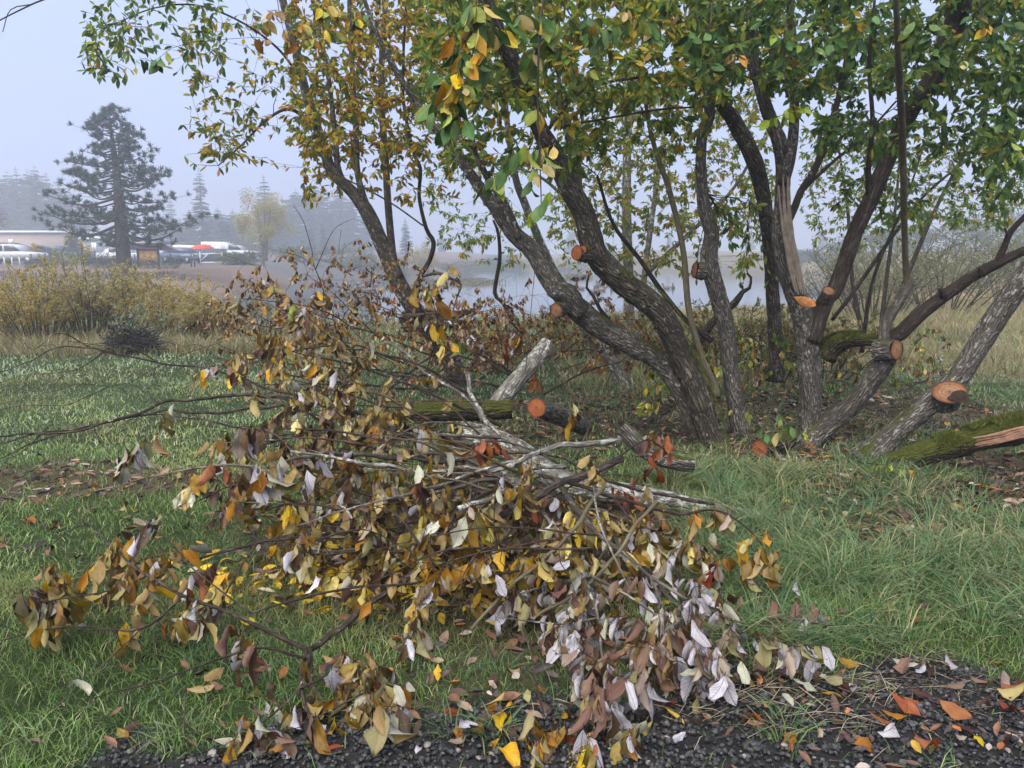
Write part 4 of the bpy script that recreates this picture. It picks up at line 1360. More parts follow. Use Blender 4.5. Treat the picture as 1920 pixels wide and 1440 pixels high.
tg = [(1440, 225, 4.0, 5, 'L'), (1470, 215, 4.0, 6, 'L'), (1505, 205, 4.05, 5, 'L'), (1530, 210, 4.05, 4, 'L'), (1300, 110, 3.9, 7, 'N'), (1345, 120, 3.9, 7, 'D'), (1290, 60, 3.8, 7, 'D'), (1350, 60, 3.9, 7, 'D'), (1390, 100, 4, 5, 'G'),
      (1450, 60, 4, 7, 'D'), (1500, 80, 4, 7, 'D'), (1540, 100, 4, 8, 'D'), (1570, 70, 4, 7, 'N'), (1480, 110, 4.1, 6, 'D'), (1420, 30, 4, 7, 'D'), (1530, 30, 4, 7, 'D'), (1620, 40, 4.1, 7, 'N'), (1660, 20, 4.1, 7, 'D'), (1600, 110, 4.2, 6, 'D'),
      (1750, 90, 4, 7, 'D'), (1790, 120, 4, 6, 'D'), (1740, 40, 4, 7, 'D'), (1850, 50, 4, 6, 'A'), (1880, 90, 4, 7, 'D'), (1900, 40, 4, 7, 'D'), (1900, 160, 4.1, 7, 'D'), (1880, 230, 4.3, 6, 'D'), (1905, 290, 4.3, 6, 'D'), (1820, 30, 4, 6, 'D'), (1700, 60, 4.2, 6, 'D')]
skn = Skel()
mb = MB()
for q in ([P(1806, -10, 5.9), P(1700, -140, 5.0), P(1560, -80, 4.2), P(1480, 20, 4.05), P(1470, 130, 4.03), P(1485, 200, 4.02)], [P(1840, -130, 5.8), P(1860, -160, 5), P(1840, -60, 4.2), P(1840, 40, 4.05)],
          [P(1480, 0, 6.1), P(1420, -100, 5), P(1350, -60, 4.1), P(1330, 60, 3.9)]):
    c_ = catmull(np.array(q), 0.06)
    tube(mb, c_, np.linspace(0.016, 0.002, len(c_)), 6)
    skn.add(c_[len(c_) // 2:], np.full(len(c_) - len(c_) // 2, 0.004))
tw = skn.grow([P(a[0], a[1], a[2]) for a in tg], 0.15, gain=0.004)
twig_mesh(mb, tw)
mb.build('drooping_twig', M_TWIG, tC)
for c_, r_, i in tw:
    cluster(fC, c_[-1], tg[i][3] + 1, tg[i][4], 0.074, 0.4, 0.9, norm(c_[-1] - c_[-2]), 0.75)
fC.close()

# --- sawn leaning trunk at the right (H)
b0 = G(1640, 870)
tD = thing('willow_tree', 'grey trunk leaning right past the frame with a big orange saw cut low down', 'tree', (b0[0], b0[1], 0))
sD = Skel()
stem(tD, sD, 'trunk', [(1615, 872, 5.5, 66), (1640, 845, 5.55, 60), (1687, 802, 5.6, 55), (1732, 765, 5.6, 56), (1776, 728, 5.62, 62), (1807, 690, 5.65, 52), (1845, 630, 5.7, 50), (1890, 562, 5.7, 50), (1925, 512, 5.7, 48),
                       (1985, 420, 5.7, 42), (2060, 280, 5.6, 34), (2110, 100, 5.5, 26), (2130, -100, 5.4, 16)], M_BARK_GREY, 26, 0.12, 0.03, skel_from=2.0, flare=.1)
cut_stub(tD, 1780, 735, 5.44, 22, (-0.25, -0.80, 0.54), M_BARK_GREY, 0.16, M_CUT, 1.4, 'large fresh orange cut face, dark hollow at its lower edge')
mb = MB()
nH = norm(np.array([-0.25, -0.80, 0.54]))
xH = norm(np.cross([0, 0, 1.0], nH))
yH = np.cross(nH, xH)
disc(mb, P(1780, 735, 5.44) + nH * .010 + xH * .055 - yH * .04, nH, .045, 1.7, irr=.5)
mb.build('hollow', plain('rotten_dark_wood', (0.028, 0.018, 0.012), 0.95, 0.4, 40), tD)
crown(tD, sD, [(region(120, 1930, 2300, -200, 260, 4.4, 7), 10, C_DRK, (4, 3, 3, 1, .5, 1)), (region(24, 1850, 1960, 240, 400, 5, 6.4), 8, C_DRK, (4, 3, 3, 1, .5, 1))], zmin=2.0)

# --- mossy log lying at the far right (I)
pI = P(1790, 860, 5.3)
tI = thing('mossy_log', 'thick mossy fallen log running off the right edge under the sawn trunk', 'log', (pI[0], pI[1], 0))
stem(tI, None, 'log', [(1640, 886, 5.35, 40), (1669, 870, 5.35, 48), (1725, 852, 5.3, 56), (1800, 832, 5.25, 62), (1875, 812, 5.2, 64), (1925, 800, 5.2, 64), (2010, 778, 5.1, 60), (2120, 750, 5.0, 52)], M_BARK_MOSS, 26, 0.2, 0.03)
mb = MB()
for k in range(9):
    y0 = 842 - k * 2.2
    pts = np.array([P(1832 + random.uniform(-12, 20), y0 - 5, 5.06), P(1875, y0 - 13, 5.02), P(1925, y0 - 25, 5.01), P(1990, y0 - 42, 4.95)])
    tube(mb, catmull(pts, 0.05), [0.004, 0.009, 0.009, 0.005], 5, rough=0.2)
mb.build('split_wood', plain('split_wood', (0.24, 0.13, 0.085), 0.85, 0.4, 30), tI)

# --- thin willows behind, pale stems by the shore (J)
b0 = P(1182, 652, 13.4)
tJ = thing('willow_tree', 'thin pale stemmed willow by the shore with small yellow green leaves', 'tree', (b0[0], b0[1], 0))
sJ = Skel()
stem(tJ, sJ, 'trunk', [(1182, 668, 13.4, 32), (1180, 610, 13.4, 27), (1178, 500, 13.4, 24), (1175, 389, 13.4, 22), (1177, 243, 13.3, 18), (1185, 100, 13.2, 13), (1190, -40, 13, 8)], M_BARK_PALE, 12, 0.06, 0.1, skel_from=1.8)
stem(tJ, sJ, 'trunk', [(1200, 664, 13.0, 18), (1198, 627, 13, 15), (1208, 520, 13, 14), (1222, 413, 13, 13), (1238, 300, 12.9, 11), (1260, 150, 12.8, 8), (1290, 0, 12.7, 5)], M_BARK_PALE, 10, 0.06, 0.1, skel_from=1.8)
stem(tJ, sJ, 'limb', [(1180, 560, 13.4, 14), (1130, 480, 13.2, 11), (1080, 400, 13, 9), (1010, 330, 12.8, 6), (900, 300, 12.6, 4)], M_BARK_SMOOTH, 8, 0.05, 0.1, skel_from=1.5)
stem(tJ, sJ, 'limb', [(1205, 520, 13.0, 12), (1290, 440, 12.8, 9), (1370, 360, 12.6, 7), (1430, 260, 12.4, 5)], M_BARK_SMOOTH, 8, 0.05, 0.1, skel_from=1.5)
crown(tJ, sJ, [(region(640, 1050, 1450, 130, 430, 11, 14.5), 16, C_FAR, (3, 2.4, 1.6, 2, .5)), (region(150, 1050, 1420, 400, 530, 11.2, 14.2), 10, C_FAR, (3, 2, 1.6, 2, .5)), (region(110, 800, 1060, 300, 470, 11.4, 14), 10, C_FAR, (4, 2, .5, 2, .1)),
               (region(24, 860, 1000, 440, 510, 11.4, 12.6), 9, C_FAR, (2, 2, 2, 2, 1)), (region(120, 1000, 1500, -120, 140, 11, 15), 10, C_FAR, (3, 2, 2, 2, .5))], zmin=1.4, Lf=0.095, simple=True)
# right back willow, airy
b0 = P(1640, 640, 12.5)
tK = thing('willow_tree', 'airy small leaved willow behind the right hand trunks', 'tree', (b0[0], b0[1], 0))
sK = Skel()
for q in ([(1640, 680, 12.4, 16), (1700, 520, 12.4, 12), (1760, 380, 12.3, 9), (1830, 250, 12.2, 6)], [(1630, 680, 12.6, 14), (1600, 540, 12.6, 11), (1590, 400, 12.5, 8), (1570, 260, 12.4, 5)], [(1645, 680, 12.8, 12), (1660, 540, 12.8, 10), (1680, 380, 12.8, 7), (1690, 240, 12.8, 4)]):
    stem(tK, sK, 'trunk', q, M_BARK_WET, 8, 0.05, 0.1, skel_from=1.6)
crown(tK, sK, [(region(460, 1500, 1900, 220, 430, 10.5, 14), 10, C_FAR, (3, 1.6, .5, 4, .3)), (region(60, 1850, 1990, 300, 400, 10, 13), 9, C_FAR, (3, 1, .5, 4, .3)), (region(50, 1530, 1740, 400, 480, 10.5, 13), 9, C_FAR, (3, 2, .5, 4, .3))], zmin=1.4, simple=True)


def moss_tufts(parent, pts, n, hl=(.008, .028)):
    """short moss shoots on the upper side of a traced limb"""
    a = np.array([list(P(x, y, Y)) + [wd * PM(Y) / 2] for x, y, Y, wd in pts])
    c = catmull(a, .02)
    i = rng.integers(0, len(c), n)
    t, u, v = frames(c[:, :3])
    up = np.array([0, 0, 1.0]) - t * t[:, 2:3]
    up /= np.linalg.norm(up, axis=1, keepdims=True)
    sd = np.cross(t, up)
    th = rng.normal(0, .62, n)
    pos = c[i, :3] + c[i, 3:4] * 1.0 * (np.cos(th)[:, None] * up[i] + np.sin(th)[:, None] * sd[i]) + t[i] * rng.normal(0, .01, (n, 1))
    k = vnoise(pos * 9) > .36
    pos = pos[k]
    m_ = len(pos)
    mb = MB()
    blades(mb, pos[:, 0], pos[:, 1], rng.uniform(hl[0], hl[1], m_), np.full(m_, .004), rng.uniform(.2, 1.6, m_), pick(m_, [(0.13, 0.15, 0.02), (0.085, 0.11, 0.018), (0.20, 0.20, 0.03), (0.06, 0.07, 0.02)], (3, 3, 1, 1)), 2, z=pos[:, 2])
    mb.build('moss', M_GRASS, parent, kind='stuff')


moss_tufts(tI, [(1730, 850, 5.3, 56), (1800, 832, 5.25, 62), (1875, 812, 5.2, 64), (1925, 800, 5.2, 64), (2010, 778, 5.1, 60)], 15000)
moss_tufts(tC, [(1545, 672, 6.4, 46), (1556, 655, 6.4, 46), (1578, 641, 6.35, 40), (1612, 637, 6.25, 30)], 7000, (.01, .035))
moss_tufts(tB, [(1327, 800, 6.1, 66), (1309, 742, 6.1, 59), (1275, 660, 6.1, 57), (1237, 585, 6.05, 57), (1168, 528, 6.0, 58), (1118, 478, 5.95, 57)], 5000, (.006, .02))
# ------------------------------------------------------------------ background helpers
def GH(px, py, lo=6.0, hi=300.0):
    """ray through a pixel down to the terrain"""
    Ys = np.linspace(lo, hi, 3000)
    pts = np.array([P(px, py, Y) for Y in Ys])
    hit = np.where(pts[:, 2] <= height(pts[:, 0], pts[:, 1]))[0]
    return pts[hit[0]] if len(hit) else pts[-1]


def at(px, Y):
    """standing point at a depth below a photo column"""
    x = (px - 960.0) / FPX * Y
    return np.array([x, Y, float(height(np.array(x), np.array(Y)))])


def leafcloud(mb, n, centre, rad, L, cols, wts, hollow=0.35, squash_bottom=True, clumps=26, simple=True, W=0.5, csize=0.33):
    """leaf sized faces gathered in uneven clumps through a crown volume"""
    rad = np.asarray(rad, float)
    cd_ = rng.normal(size=(clumps, 3))
    cd_ /= np.linalg.norm(cd_, axis=1, keepdims=True)
    cr = rng.uniform(hollow, 0.92, (clumps, 1))
    cpos = cd_ * cr
    cs = rng.uniform(0.6, 1.25, clumps) * csize
    k = rng.integers(0, clumps, n)
    v = rng.normal(size=(n, 3))
    v /= np.linalg.norm(v, axis=1, keepdims=True)
    p = cpos[k] + v * (rng.random((n, 1)) ** 0.45) * cs[k][:, None]
    ccol = pick(clumps, cols, wts)[k] * 0.55 + pick(n, cols, wts) * 0.45
    pos = np.asarray(centre) + p * rad
    gz = height(pos[:, 0], pos[:, 1]) + 0.03
    pos[:, 2] = np.maximum(pos[:, 2], gz)
    d = rng.normal(size=(n, 3)) + np.array([0, 0, -0.3])
    leaves_np(mb, pos, d, rng.normal(size=(n, 3)) + np.array([0, 0, .7]), L * rng.uniform(.6, 1.3, n), np.full(n, W), ccol, simple)
    return np.asarray(centre) + cpos * rad


def shrub(label, base, rad, hgt, n, L, cols, wts, group=None, stems=14, smat=None, name='shrub', upright=0.7, cat='shrub'):
    """many thin stems fanning from the ground, small leaves along them"""
    base = np.asarray(base, float)
    t = thing(name, label, cat, tuple(base), group)
    sm, lm = MB(), MB()
    tw = []
    for k in range(stems):
        a = random.uniform(0, 2 * math.pi)
        rr = rad * math.sqrt(random.random())
        tip = base + np.array([math.cos(a) * rr, math.sin(a) * rr, hgt * random.uniform(.65, 1.0) * (1 - 0.35 * (rr / rad) ** 2)])
        foot = base + np.array([math.cos(a) * rr * 0.35, math.sin(a) * rr * .35, -0.03])
        c = catmull(np.array([foot, foot * .5 + tip * .5 + np.array([random.gauss(0, .05) * rad, random.gauss(0, .05) * rad, .08 * hgt]), tip]), hgt / 9)
        r = np.linspace(0.010 * hgt, 0.002 * hgt, len(c))
        tube(sm, c, r, 4)
        tw.append((c, r, 0))
        for j in range(5):
            i = random.randrange(len(c) // 3, len(c))
            e = c[i] + np.array([random.gauss(0, .22), random.gauss(0, .22), random.uniform(.1, .4)]) * min(rad, hgt) * 0.8
            cc = catmull(np.array([c[i], (c[i] + e) / 2 + rng.normal(0, .02, 3) * hgt, e]), hgt / 12)
            tube(sm, cc, np.linspace(0.004 * hgt, 0.0012 * hgt, len(cc)), 3)
            tw.append((cc, None, 0))
    sm.build('stems', smat or M_TWIG, t, kind='stuff')
    per = n / len(tw)
    leaves_on(lm, tw, per, L, cols, wts, 0.36, 0.85, True, 0.0)
    # stray leaves between the stems
    lm.build('foliage', M_CROWN, t, kind='stuff')
    return t


# ------------------------------------------------------------------ shrubs on the left
C_YEL = [(0.52, 0.40, 0.12), (0.46, 0.39, 0.15), (0.36, 0.34, 0.17), (0.52, 0.38, 0.11), (0.27, 0.28, 0.14), (0.54, 0.49, 0.31)]
YS = [('golden willow shrub at the left edge, furthest out', -30, 14.4, 1.0, 1.0, (2, 3, 3, 1, 3, 1)), ('amber willow shrub with the deepest gold leaves left of the pine trunk', 70, 13.6, 1.0, 1.35, (4, 2, 1, 4, 1, .5)),
      ('pale olive willow shrub straight below the pine', 165, 14.4, 1.05, 1.6, (2, 3, 4, 1, 3, 3)), ('yellow willow shrub right of the pine trunk', 240, 15.2, .95, 1.3, (3, 3, 3, 2, 2, 3)),
      ('yellow willow shrub beside the open water', 322, 14.4, .95, 1.15, (4, 3, 1, 4, 1, 1)), ('low gold shrub at the lake edge behind the dry heap', 390, 13.8, .6, .8, (3, 3, 2, 3, 2, 1))]
for lab, px, Y, rd, hg, wt in YS:
    shrub(lab, at(px, Y), rd, hg, 8000, 0.056, C_YEL, wt, 'yellow willow shrubs', 40, M_TWIG_DRY)
for lab, px, Y, rd, hg in (('green weedy shrub between the heap and the water', 500, 13.4, .8, .75), ('small grey green shrub behind the leaning willow', 640, 14.0, 1.0, .7)):
    shrub(lab, at(px, Y), rd, hg, 2200, 0.04, [(0.14, 0.17, 0.06), (0.26, 0.25, 0.1), (0.10, 0.12, 0.05)], (1, 1, 1), None, 16)
shrub('pale leaved bramble bush behind the dark heap', at(262, 12.6), 0.45, 0.85, 1500, 0.05, [(0.42, 0.42, 0.3), (0.28, 0.32, 0.18), (0.12, 0.17, 0.07)], (2, 2, 2), None, 12)
for lab, px, Y, rd, hg in (('brown shoreline thicket left of the middle willow', 1085, 11.5, .9, .75), ('brown green thicket behind the two thick leaning trunks', 1180, 10.6, .9, .7), ('yellowish thicket right of the pale thin stems', 1275, 10.2, .8, .85),
                           ('leafy thicket behind the grey upright stem', 1365, 9.6, .8, .95), ('mixed thicket behind the dark mossy trunk', 1450, 9.2, .8, .9), ('low thicket behind the riven trunk', 1545, 9.4, .9, .8), ('brown thicket right of the leaning willow foot', 960, 10.2, .9, .6)):
    shrub(lab, at(px, Y), rd, hg, 2200, 0.055, [(0.16, 0.17, 0.06), (0.24, 0.17, 0.08), (0.30, 0.30, 0.08), (0.13, 0.085, 0.05)], (2, 3, 2, 2), 'thickets by the near shore', 20)
# dark brush heap
b0 = at(248, 11.9)
th = thing('brush_heap', 'low black heap of burnt brush on the lawn edge', 'brush heap', tuple(b0))
mb = MB()
for k in range(420):
    a = random.uniform(0, 2 * math.pi)
    rr = random.uniform(0, .42)
    p0 = b0 + np.array([math.cos(a) * rr, math.sin(a) * rr * .7, random.uniform(0, .42) * (1 - rr * 1.6)])
    e = p0 + np.array([random.gauss(0, .2), random.gauss(0, .2), random.gauss(0.0, .1)])
    e[2] = max(e[2], .02)
    tube(mb, catmull(np.array([p0, (p0 + e) / 2 + rng.normal(0, .03, 3), e]), .1), [.008, .004], 4)
mb.build('twigs', plain('black_twig', (0.018, 0.016, 0.017), .9, .3, 10), th, kind='stuff')
mb = MB()
leafcloud(mb, 2200, b0 + np.array([0, 0, .12]), (.42, .32, .34), .05, [(0.03, 0.026, 0.026), (0.05, 0.045, 0.04)], (2, 1))
mb.build('dead_leaves', M_LITTER, th, kind='stuff')

# ------------------------------------------------------------------ shrubs on the right
C_GRY = [(0.20, 0.22, 0.10), (0.28, 0.28, 0.14), (0.15, 0.17, 0.08), (0.33, 0.29, 0.15)]
for lab, px, Y, rd, hg, n in (('grey green willow thicket in the meadow right of the forked limb', 1640, 19, 2.2, 1.9, 5200), ('pale airy willow thicket in the meadow, middle of three', 1760, 22, 2.6, 2.3, 5200), ('hazy willow thicket in the meadow by the right edge', 1880, 26, 2.6, 2.0, 4200),
                              ('low meadow shrub left of the pale shoot', 1570, 24, 1.5, 1.4, 2600), ('wide hazy thicket below the white sign', 1700, 36, 4.0, 2.3, 4600), ('distant hazy thicket at the right edge', 1900, 48, 5.0, 3.0, 4200)):
    shrub(lab, at(px, Y), rd, hg, n, 0.07 if Y < 25 else .13, C_GRY, (3, 3, 2, 1), 'meadow willow thickets', 30)
for k, (px, Y, rx, hz) in enumerate(((1560, 95, 7, 3.2), (1650, 88, 8, 3.8), (1760, 84, 9, 4.6), (1860, 80, 9, 5.6), (1960, 84, 9, 6.0), (1480, 110, 8, 3.0))):
    b0 = at(px, Y)
    th = thing('hedgerow_bush', ['low hazy bush at the left end of the far right hedgerow', 'hazy hedgerow bush right of the riven trunk', 'round hazy hedgerow bush behind the pale shoot', 'tall dim hedgerow bush near the right edge', 'hedgerow bush cut by the right edge', 'faint bush on the far right shore'][k], 'bush', tuple(b0), 'far hedgerow bushes')
    mb = MB()
    leafcloud(mb, 3000, b0 + np.array([0, 0, hz * .45]), (rx * .6, rx * .4, hz * .55), .3, [(0.09, 0.11, 0.05), (0.13, 0.14, 0.07), (0.2, 0.17, 0.1)], (3, 2, 1), clumps=30)
    mb.build('foliage', M_CROWN, th, kind='stuff')


# ------------------------------------------------------------------ conifers
def fir_mesh(h, rad, seed, spire=1.0, dens=1.0, col=(0.028, 0.045, 0.03)):
    r_ = np.random.default_rng(seed)
    mb = MB()
    n = int(38 * dens)
    for i in range(n):
        f = (i + r_.random()) / n
        z = h * (0.06 + 0.94 * f)
        ln0 = (rad * ((1 - f) ** (0.75 * spire)) * r_.uniform(.75, 1.15)) * min(1, (1 - f) * 5 + .04) + 0.006
        for k in range(9):
            a = r_.uniform(0, 2 * math.pi)
            ln = ln0 * r_.uniform(.6, 1.15)
            d = np.array([math.cos(a), math.sin(a), 0])
            s = np.array([-math.sin(a), math.cos(a), 0])
            dr = r_.uniform(.1, .42)
            c = np.array(col) * r_.uniform(.6, 1.5)
            p0 = np.array([0, 0, z])
            V = [p0]
            m_ = 4
            for j in range(1, m_ + 1):
                t = j / m_
                wdt = ln * .26 * (1 - t * .75)
                q = p0 + d * ln * t + np.array([0, 0, -dr * ln * t ** 1.3 + .10 * ln * t ** 4])
                V += [q + s * wdt * r_.uniform(.4, 1.2) - np.array([0, 0, wdt * r_.uniform(.2, .9)]), q + np.array([0, 0, .05 * ln]), q - s * wdt * r_.uniform(.4, 1.2) - np.array([0, 0, wdt * r_.uniform(.2, .9)])]
            T = [[0, 1, 2], [0, 2, 3]]
            Q = []
            for j in range(m_ - 1):
                b = 1 + 3 * j
                Q += [[b, b + 3, b + 4, b + 1], [b + 1, b + 4, b + 5, b + 2]]
            mb.add(np.array(V), Q, T, col=c)
    return mb


def trunk_mesh(h, r):
    mb = MB()
    tube(mb, np.array([[0, 0, -.3], [0, 0, h * .5], [0, 0, h * .97]]), [r, r * .6, r * .08], 8, rough=.05)
    return mb


M_CONBARK = plain('conifer_bark', (0.06, 0.045, 0.038), .9, .3, 3)
FIRS = []
for k, (sp, rd, dn, cl) in enumerate(((.8, .20, 1, (0.03, 0.045, 0.03)), (1.0, .17, 1.1, (0.026, 0.042, 0.03)), (.55, .24, .9, (0.034, 0.048, 0.03)), (.5, .115, 1.3, (0.028, 0.04, 0.03)), (.35, .3, .9, (0.035, 0.05, 0.03)))):
    FIRS.append((fir_mesh(1.0, rd, 50 + k, sp, dn, cl).mesh('fir_boughs', M_NEEDLE), trunk_mesh(1.0, .018).mesh('fir_trunk', M_CONBARK)))


def fir(label, px, top_py, Y, v, group=None, name='fir_tree', wide=1.0):
    Y = Y * 1.35 if Y > 104 else Y
    b = at(px, Y)
    top = P(px, top_py, Y)[2]
    h = top - b[2]
    t = thing(name, label, 'tree', tuple(b), group)
    for nm, me in (('boughs', FIRS[v][0]), ('trunk', FIRS[v][1])):
        o = bpy.data.objects.new(nm, me)
        COL.objects.link(o)
        o.parent = t
        o.scale = (h * wide, h * wide, h)
        o.rotation_euler = (0, 0, random.uniform(0, 6.28))
        if nm == 'boughs':
            o['kind'] = 'stuff'
    return t


GRP = 'foggy firs beyond the car park'
ORD = ['first', 'second', 'third', 'fourth', 'fifth', 'sixth', 'seventh', 'eighth', 'ninth', 'tenth', 'eleventh', 'twelfth', 'thirteenth', 'fourteenth']
for k, (px, ty, Y, v, wd) in enumerate(((-60, 330, 120, 2, 1), (-30, 345, 128, 0, 1), (2, 335, 118, 4, .9), (18, 314, 126, 2, 1.0), (42, 318, 130, 4, .8), (58, 306, 124, 0, 1.1), (78, 312, 128, 2, 1), (92, 308, 122, 4, .8), (112, 316, 126, 0, 1.1), (132, 328, 130, 2, 1), (150, 352, 132, 4, .9), (170, 378, 128, 2, 1.1), (190, 400, 130, 0, 1.1))):
    fir('%s foggy fir from the left in the tall stand behind the low building' % ORD[k], px, ty, Y, v, GRP, wide=wd)
for k, (px, ty, Y, v, wd) in enumerate(sorted(((320, 400, 124, 4, 1), (335, 365, 150, 0, 1), (350, 405, 122, 2, 1.1), (368, 392, 126, 4, .9), (405, 396, 122, 4, 1), (420, 385, 120, 2, 1), (432, 398, 118, 4, 1.1), (448, 388, 122, 2, 1), (466, 396, 120, 4, 1), (308, 392, 128, 2, 1)))):
    fir('%s dim fir from the left in the lower belt behind the white trailer' % ORD[k], px, ty, Y, v, GRP, wide=wd)
fir('tall narrow spire shaped fir standing above the dark belt', 391, 309, 112, 3, wide=1.0)
fir('pointed dim fir rising behind the yellow tree', 508, 322, 125, 0, wide=1.15)
for k, (px, ty, Y, v) in enumerate(sorted(((545, 372, 135, 2), (565, 352, 140, 4), (585, 345, 138, 2), (600, 342, 145, 4), (622, 348, 140, 0), (645, 352, 150, 4), (668, 358, 145, 2), (690, 372, 150, 0), (535, 395, 130, 4), (612, 410, 105, 1), (590, 415, 108, 1)))):
    fir('%s pale fir from the left in the clump right of the yellow tree' % ORD[k], px, ty, Y, v, GRP)
fir('small clear fir on the far shore seen between the leaning willow stems', 764, 404, 108, 1, wide=1.25)
for k, (px, ty, Y, v) in enumerate(((720, 420, 170, 0), (830, 440, 180, 4), (880, 430, 185, 2), (1070, 430, 200, 4), (1120, 425, 205, 2), (1250, 430, 200, 0), (1330, 425, 205, 4), (1400, 430, 200, 2), (1530, 430, 190, 4), (1600, 425, 200, 2), (1840, 402, 180, 4), (1880, 392, 175, 2), (1920, 388, 175, 0), (1960, 385, 180, 2))):
    fir('%s from the left of the firs almost lost in fog beyond the lake' % ORD[k], px, ty, Y, v, 'firs almost lost in the fog')
b0 = at(148, 92)
fir('small rounded green conifer in front of the low building', 148, 428, 92, 4, wide=.95, name='conifer')

# ------------------------------------------------------------------ the big pine
bp = GH(235, 517, 35, 80)
PY = bp[1]
hp = P(228, 208, PY)[2] - bp[2]
tp = thing('pine_tree', 'big dark pine with upturned needle tufts standing on the far bank', 'tree', tuple(bp))
mb = MB()
tube(mb, np.array([bp + np.array([.05, 0, -.3]), bp + np.array([0.03, 0, hp * .35]), bp + np.array([-.05, 0, hp * .7]), bp + np.array([-.2, 0, hp * .97])]), [.42, .34, .2, .04], 14, rough=.08)
mb.build('trunk', bark_mat('pine_bark', (0.04, 0.03, 0.026), (0.12, 0.09, 0.075), (0.17, 0.13, 0.11), 0, 0, .3), tp)
mb = MB()
tube(mb, np.array([bp + np.array([-.45, .5, -.3]), bp + np.array([-.42, .5, hp * .25]), bp + np.array([-.4, .4, hp * .5])]), [.3, .26, .12], 12, rough=.08)
mb.build('trunk', M_CONBARK, tp)
bm_, nm_ = MB(), MB()
tufts = []
FR, LN = [.2, .27, .34, .42, .52, .62, .72, .82, .92, 1.0], [2.6, 5.2, 5.1, 4.2, 3.5, 3.0, 2.5, 1.7, 1.1, .35]
for k in range(96):
    f = .22 + .78 * ((k + random.random()) / 96) ** .9
    a = k * 2.4 + random.uniform(-.4, .4)
    ln = np.interp(f, FR, LN) * random.uniform(.45, 1.2)
    if f < .3 and math.cos(a) < 0:
        ln *= .6
    d = np.array([math.cos(a), math.sin(a), 0])
    p0 = bp + np.array([-.2 * f, 0, hp * f])
    e = p0 + d * ln + np.array([0, 0, ln * random.uniform(-.18, .22) + (.25 if f > .5 else -.1)])
    m_ = (p0 + e) / 2 + np.array([0, 0, -.12 * ln])
    c = catmull(np.array([p0, m_, e]), .3)
    tube(bm_, c, np.linspace(.02 + .016 * ln, .012, len(c)), 5)
    for j in range(int(2 + ln * 2.5)):
        i = random.randrange(len(c) // 2, len(c))
        s = np.array([random.gauss(0, .42), random.gauss(0, .42), random.uniform(-.02, .4)]) * (0.35 + .16 * ln)
        q = c[i] + s
        tube(bm_, np.array([c[i], (c[i] + q) / 2 - np.array([0, 0, .05]), q]), [.014, .012, .008], 3)
        tufts.append((q, norm(s + np.array([0, 0, .25]))))
    tufts.append((c[-1], norm(c[-1] - c[-2] + np.array([0, 0, .1]))))
for q, d in tufts:
    n = 30
    dd = rng.normal(size=(n, 3)) * .62 + d
    dd /= np.linalg.norm(dd, axis=1, keepdims=True)
    L = rng.uniform(.22, .4, n)
    sd3 = np.cross(dd, rng.normal(size=(n, 3)))
    sd3 /= np.linalg.norm(sd3, axis=1, keepdims=True)
    o_ = q - d * .12
    V = np.stack([o_ + sd3 * .016 + dd * 0, o_ - sd3 * .016 + dd * 0, o_ + dd * L[:, None] * .6 + sd3 * .028, o_ + dd * L[:, None]], 1)
    nm_.add(V.reshape(-1, 3), t=((np.arange(n) * 4)[:, None, None] + np.array([[0, 1, 2], [1, 3, 2]])).reshape(-1, 3), col=np.array([0.055, 0.085, 0.06]) * random.uniform(.6, 1.5))
bm_.build('boughs', M_CONBARK, tp, kind='stuff')
nm_.build('crown', M_NEEDLE, tp, kind='stuff')


# ------------------------------------------------------------------ far broadleaf trees
def leaf_tree(label, px, top_py, Y, wpx, n, L, cols, wts, group=None, trunk=.16, low=.25, clumps=40, stems=4, bare=False):
    b = at(px, Y)
    h = P(px, top_py, Y)[2] - b[2]
    w_ = wpx * PM(Y) / 2
    t = thing('broadleaf_tree', label, 'tree', tuple(b), group)
    mb, lm = MB(), MB()
    cc = leafcloud(lm, n, b + np.array([0, 0, h * (low + (1 - low) / 2)]), (w_, w_ * .8, h * (1 - low) / 2 * 1.05), L, cols, wts, clumps=clumps, csize=.3)
    sk = Skel()
    for k in range(stems):
        a = random.uniform(0, 6.28)
        e = b + np.array([math.cos(a) * w_ * .35, math.sin(a) * w_ * .3, h * .7])
        c = catmull(np.array([b + np.array([math.cos(a) * .15, math.sin(a) * .15, -.2]), (b + e) / 2 + np.array([0, 0, h * .06]), e]), .3)
        r = np.linspace(trunk, trunk * .35, len(c))
        tube(mb, c, r, 7, rough=.05)
        sk.add(c[len(c) // 3:], r[len(c) // 3:])
    tw = sk.grow(cc, .05, rtip=.012, gain=.012, step=.4)
    twig_mesh(mb, tw)
    mb.build('trunk', M_BARK_SMOOTH, t)
    lm.build('crown', M_CROWN, t, kind='stuff')


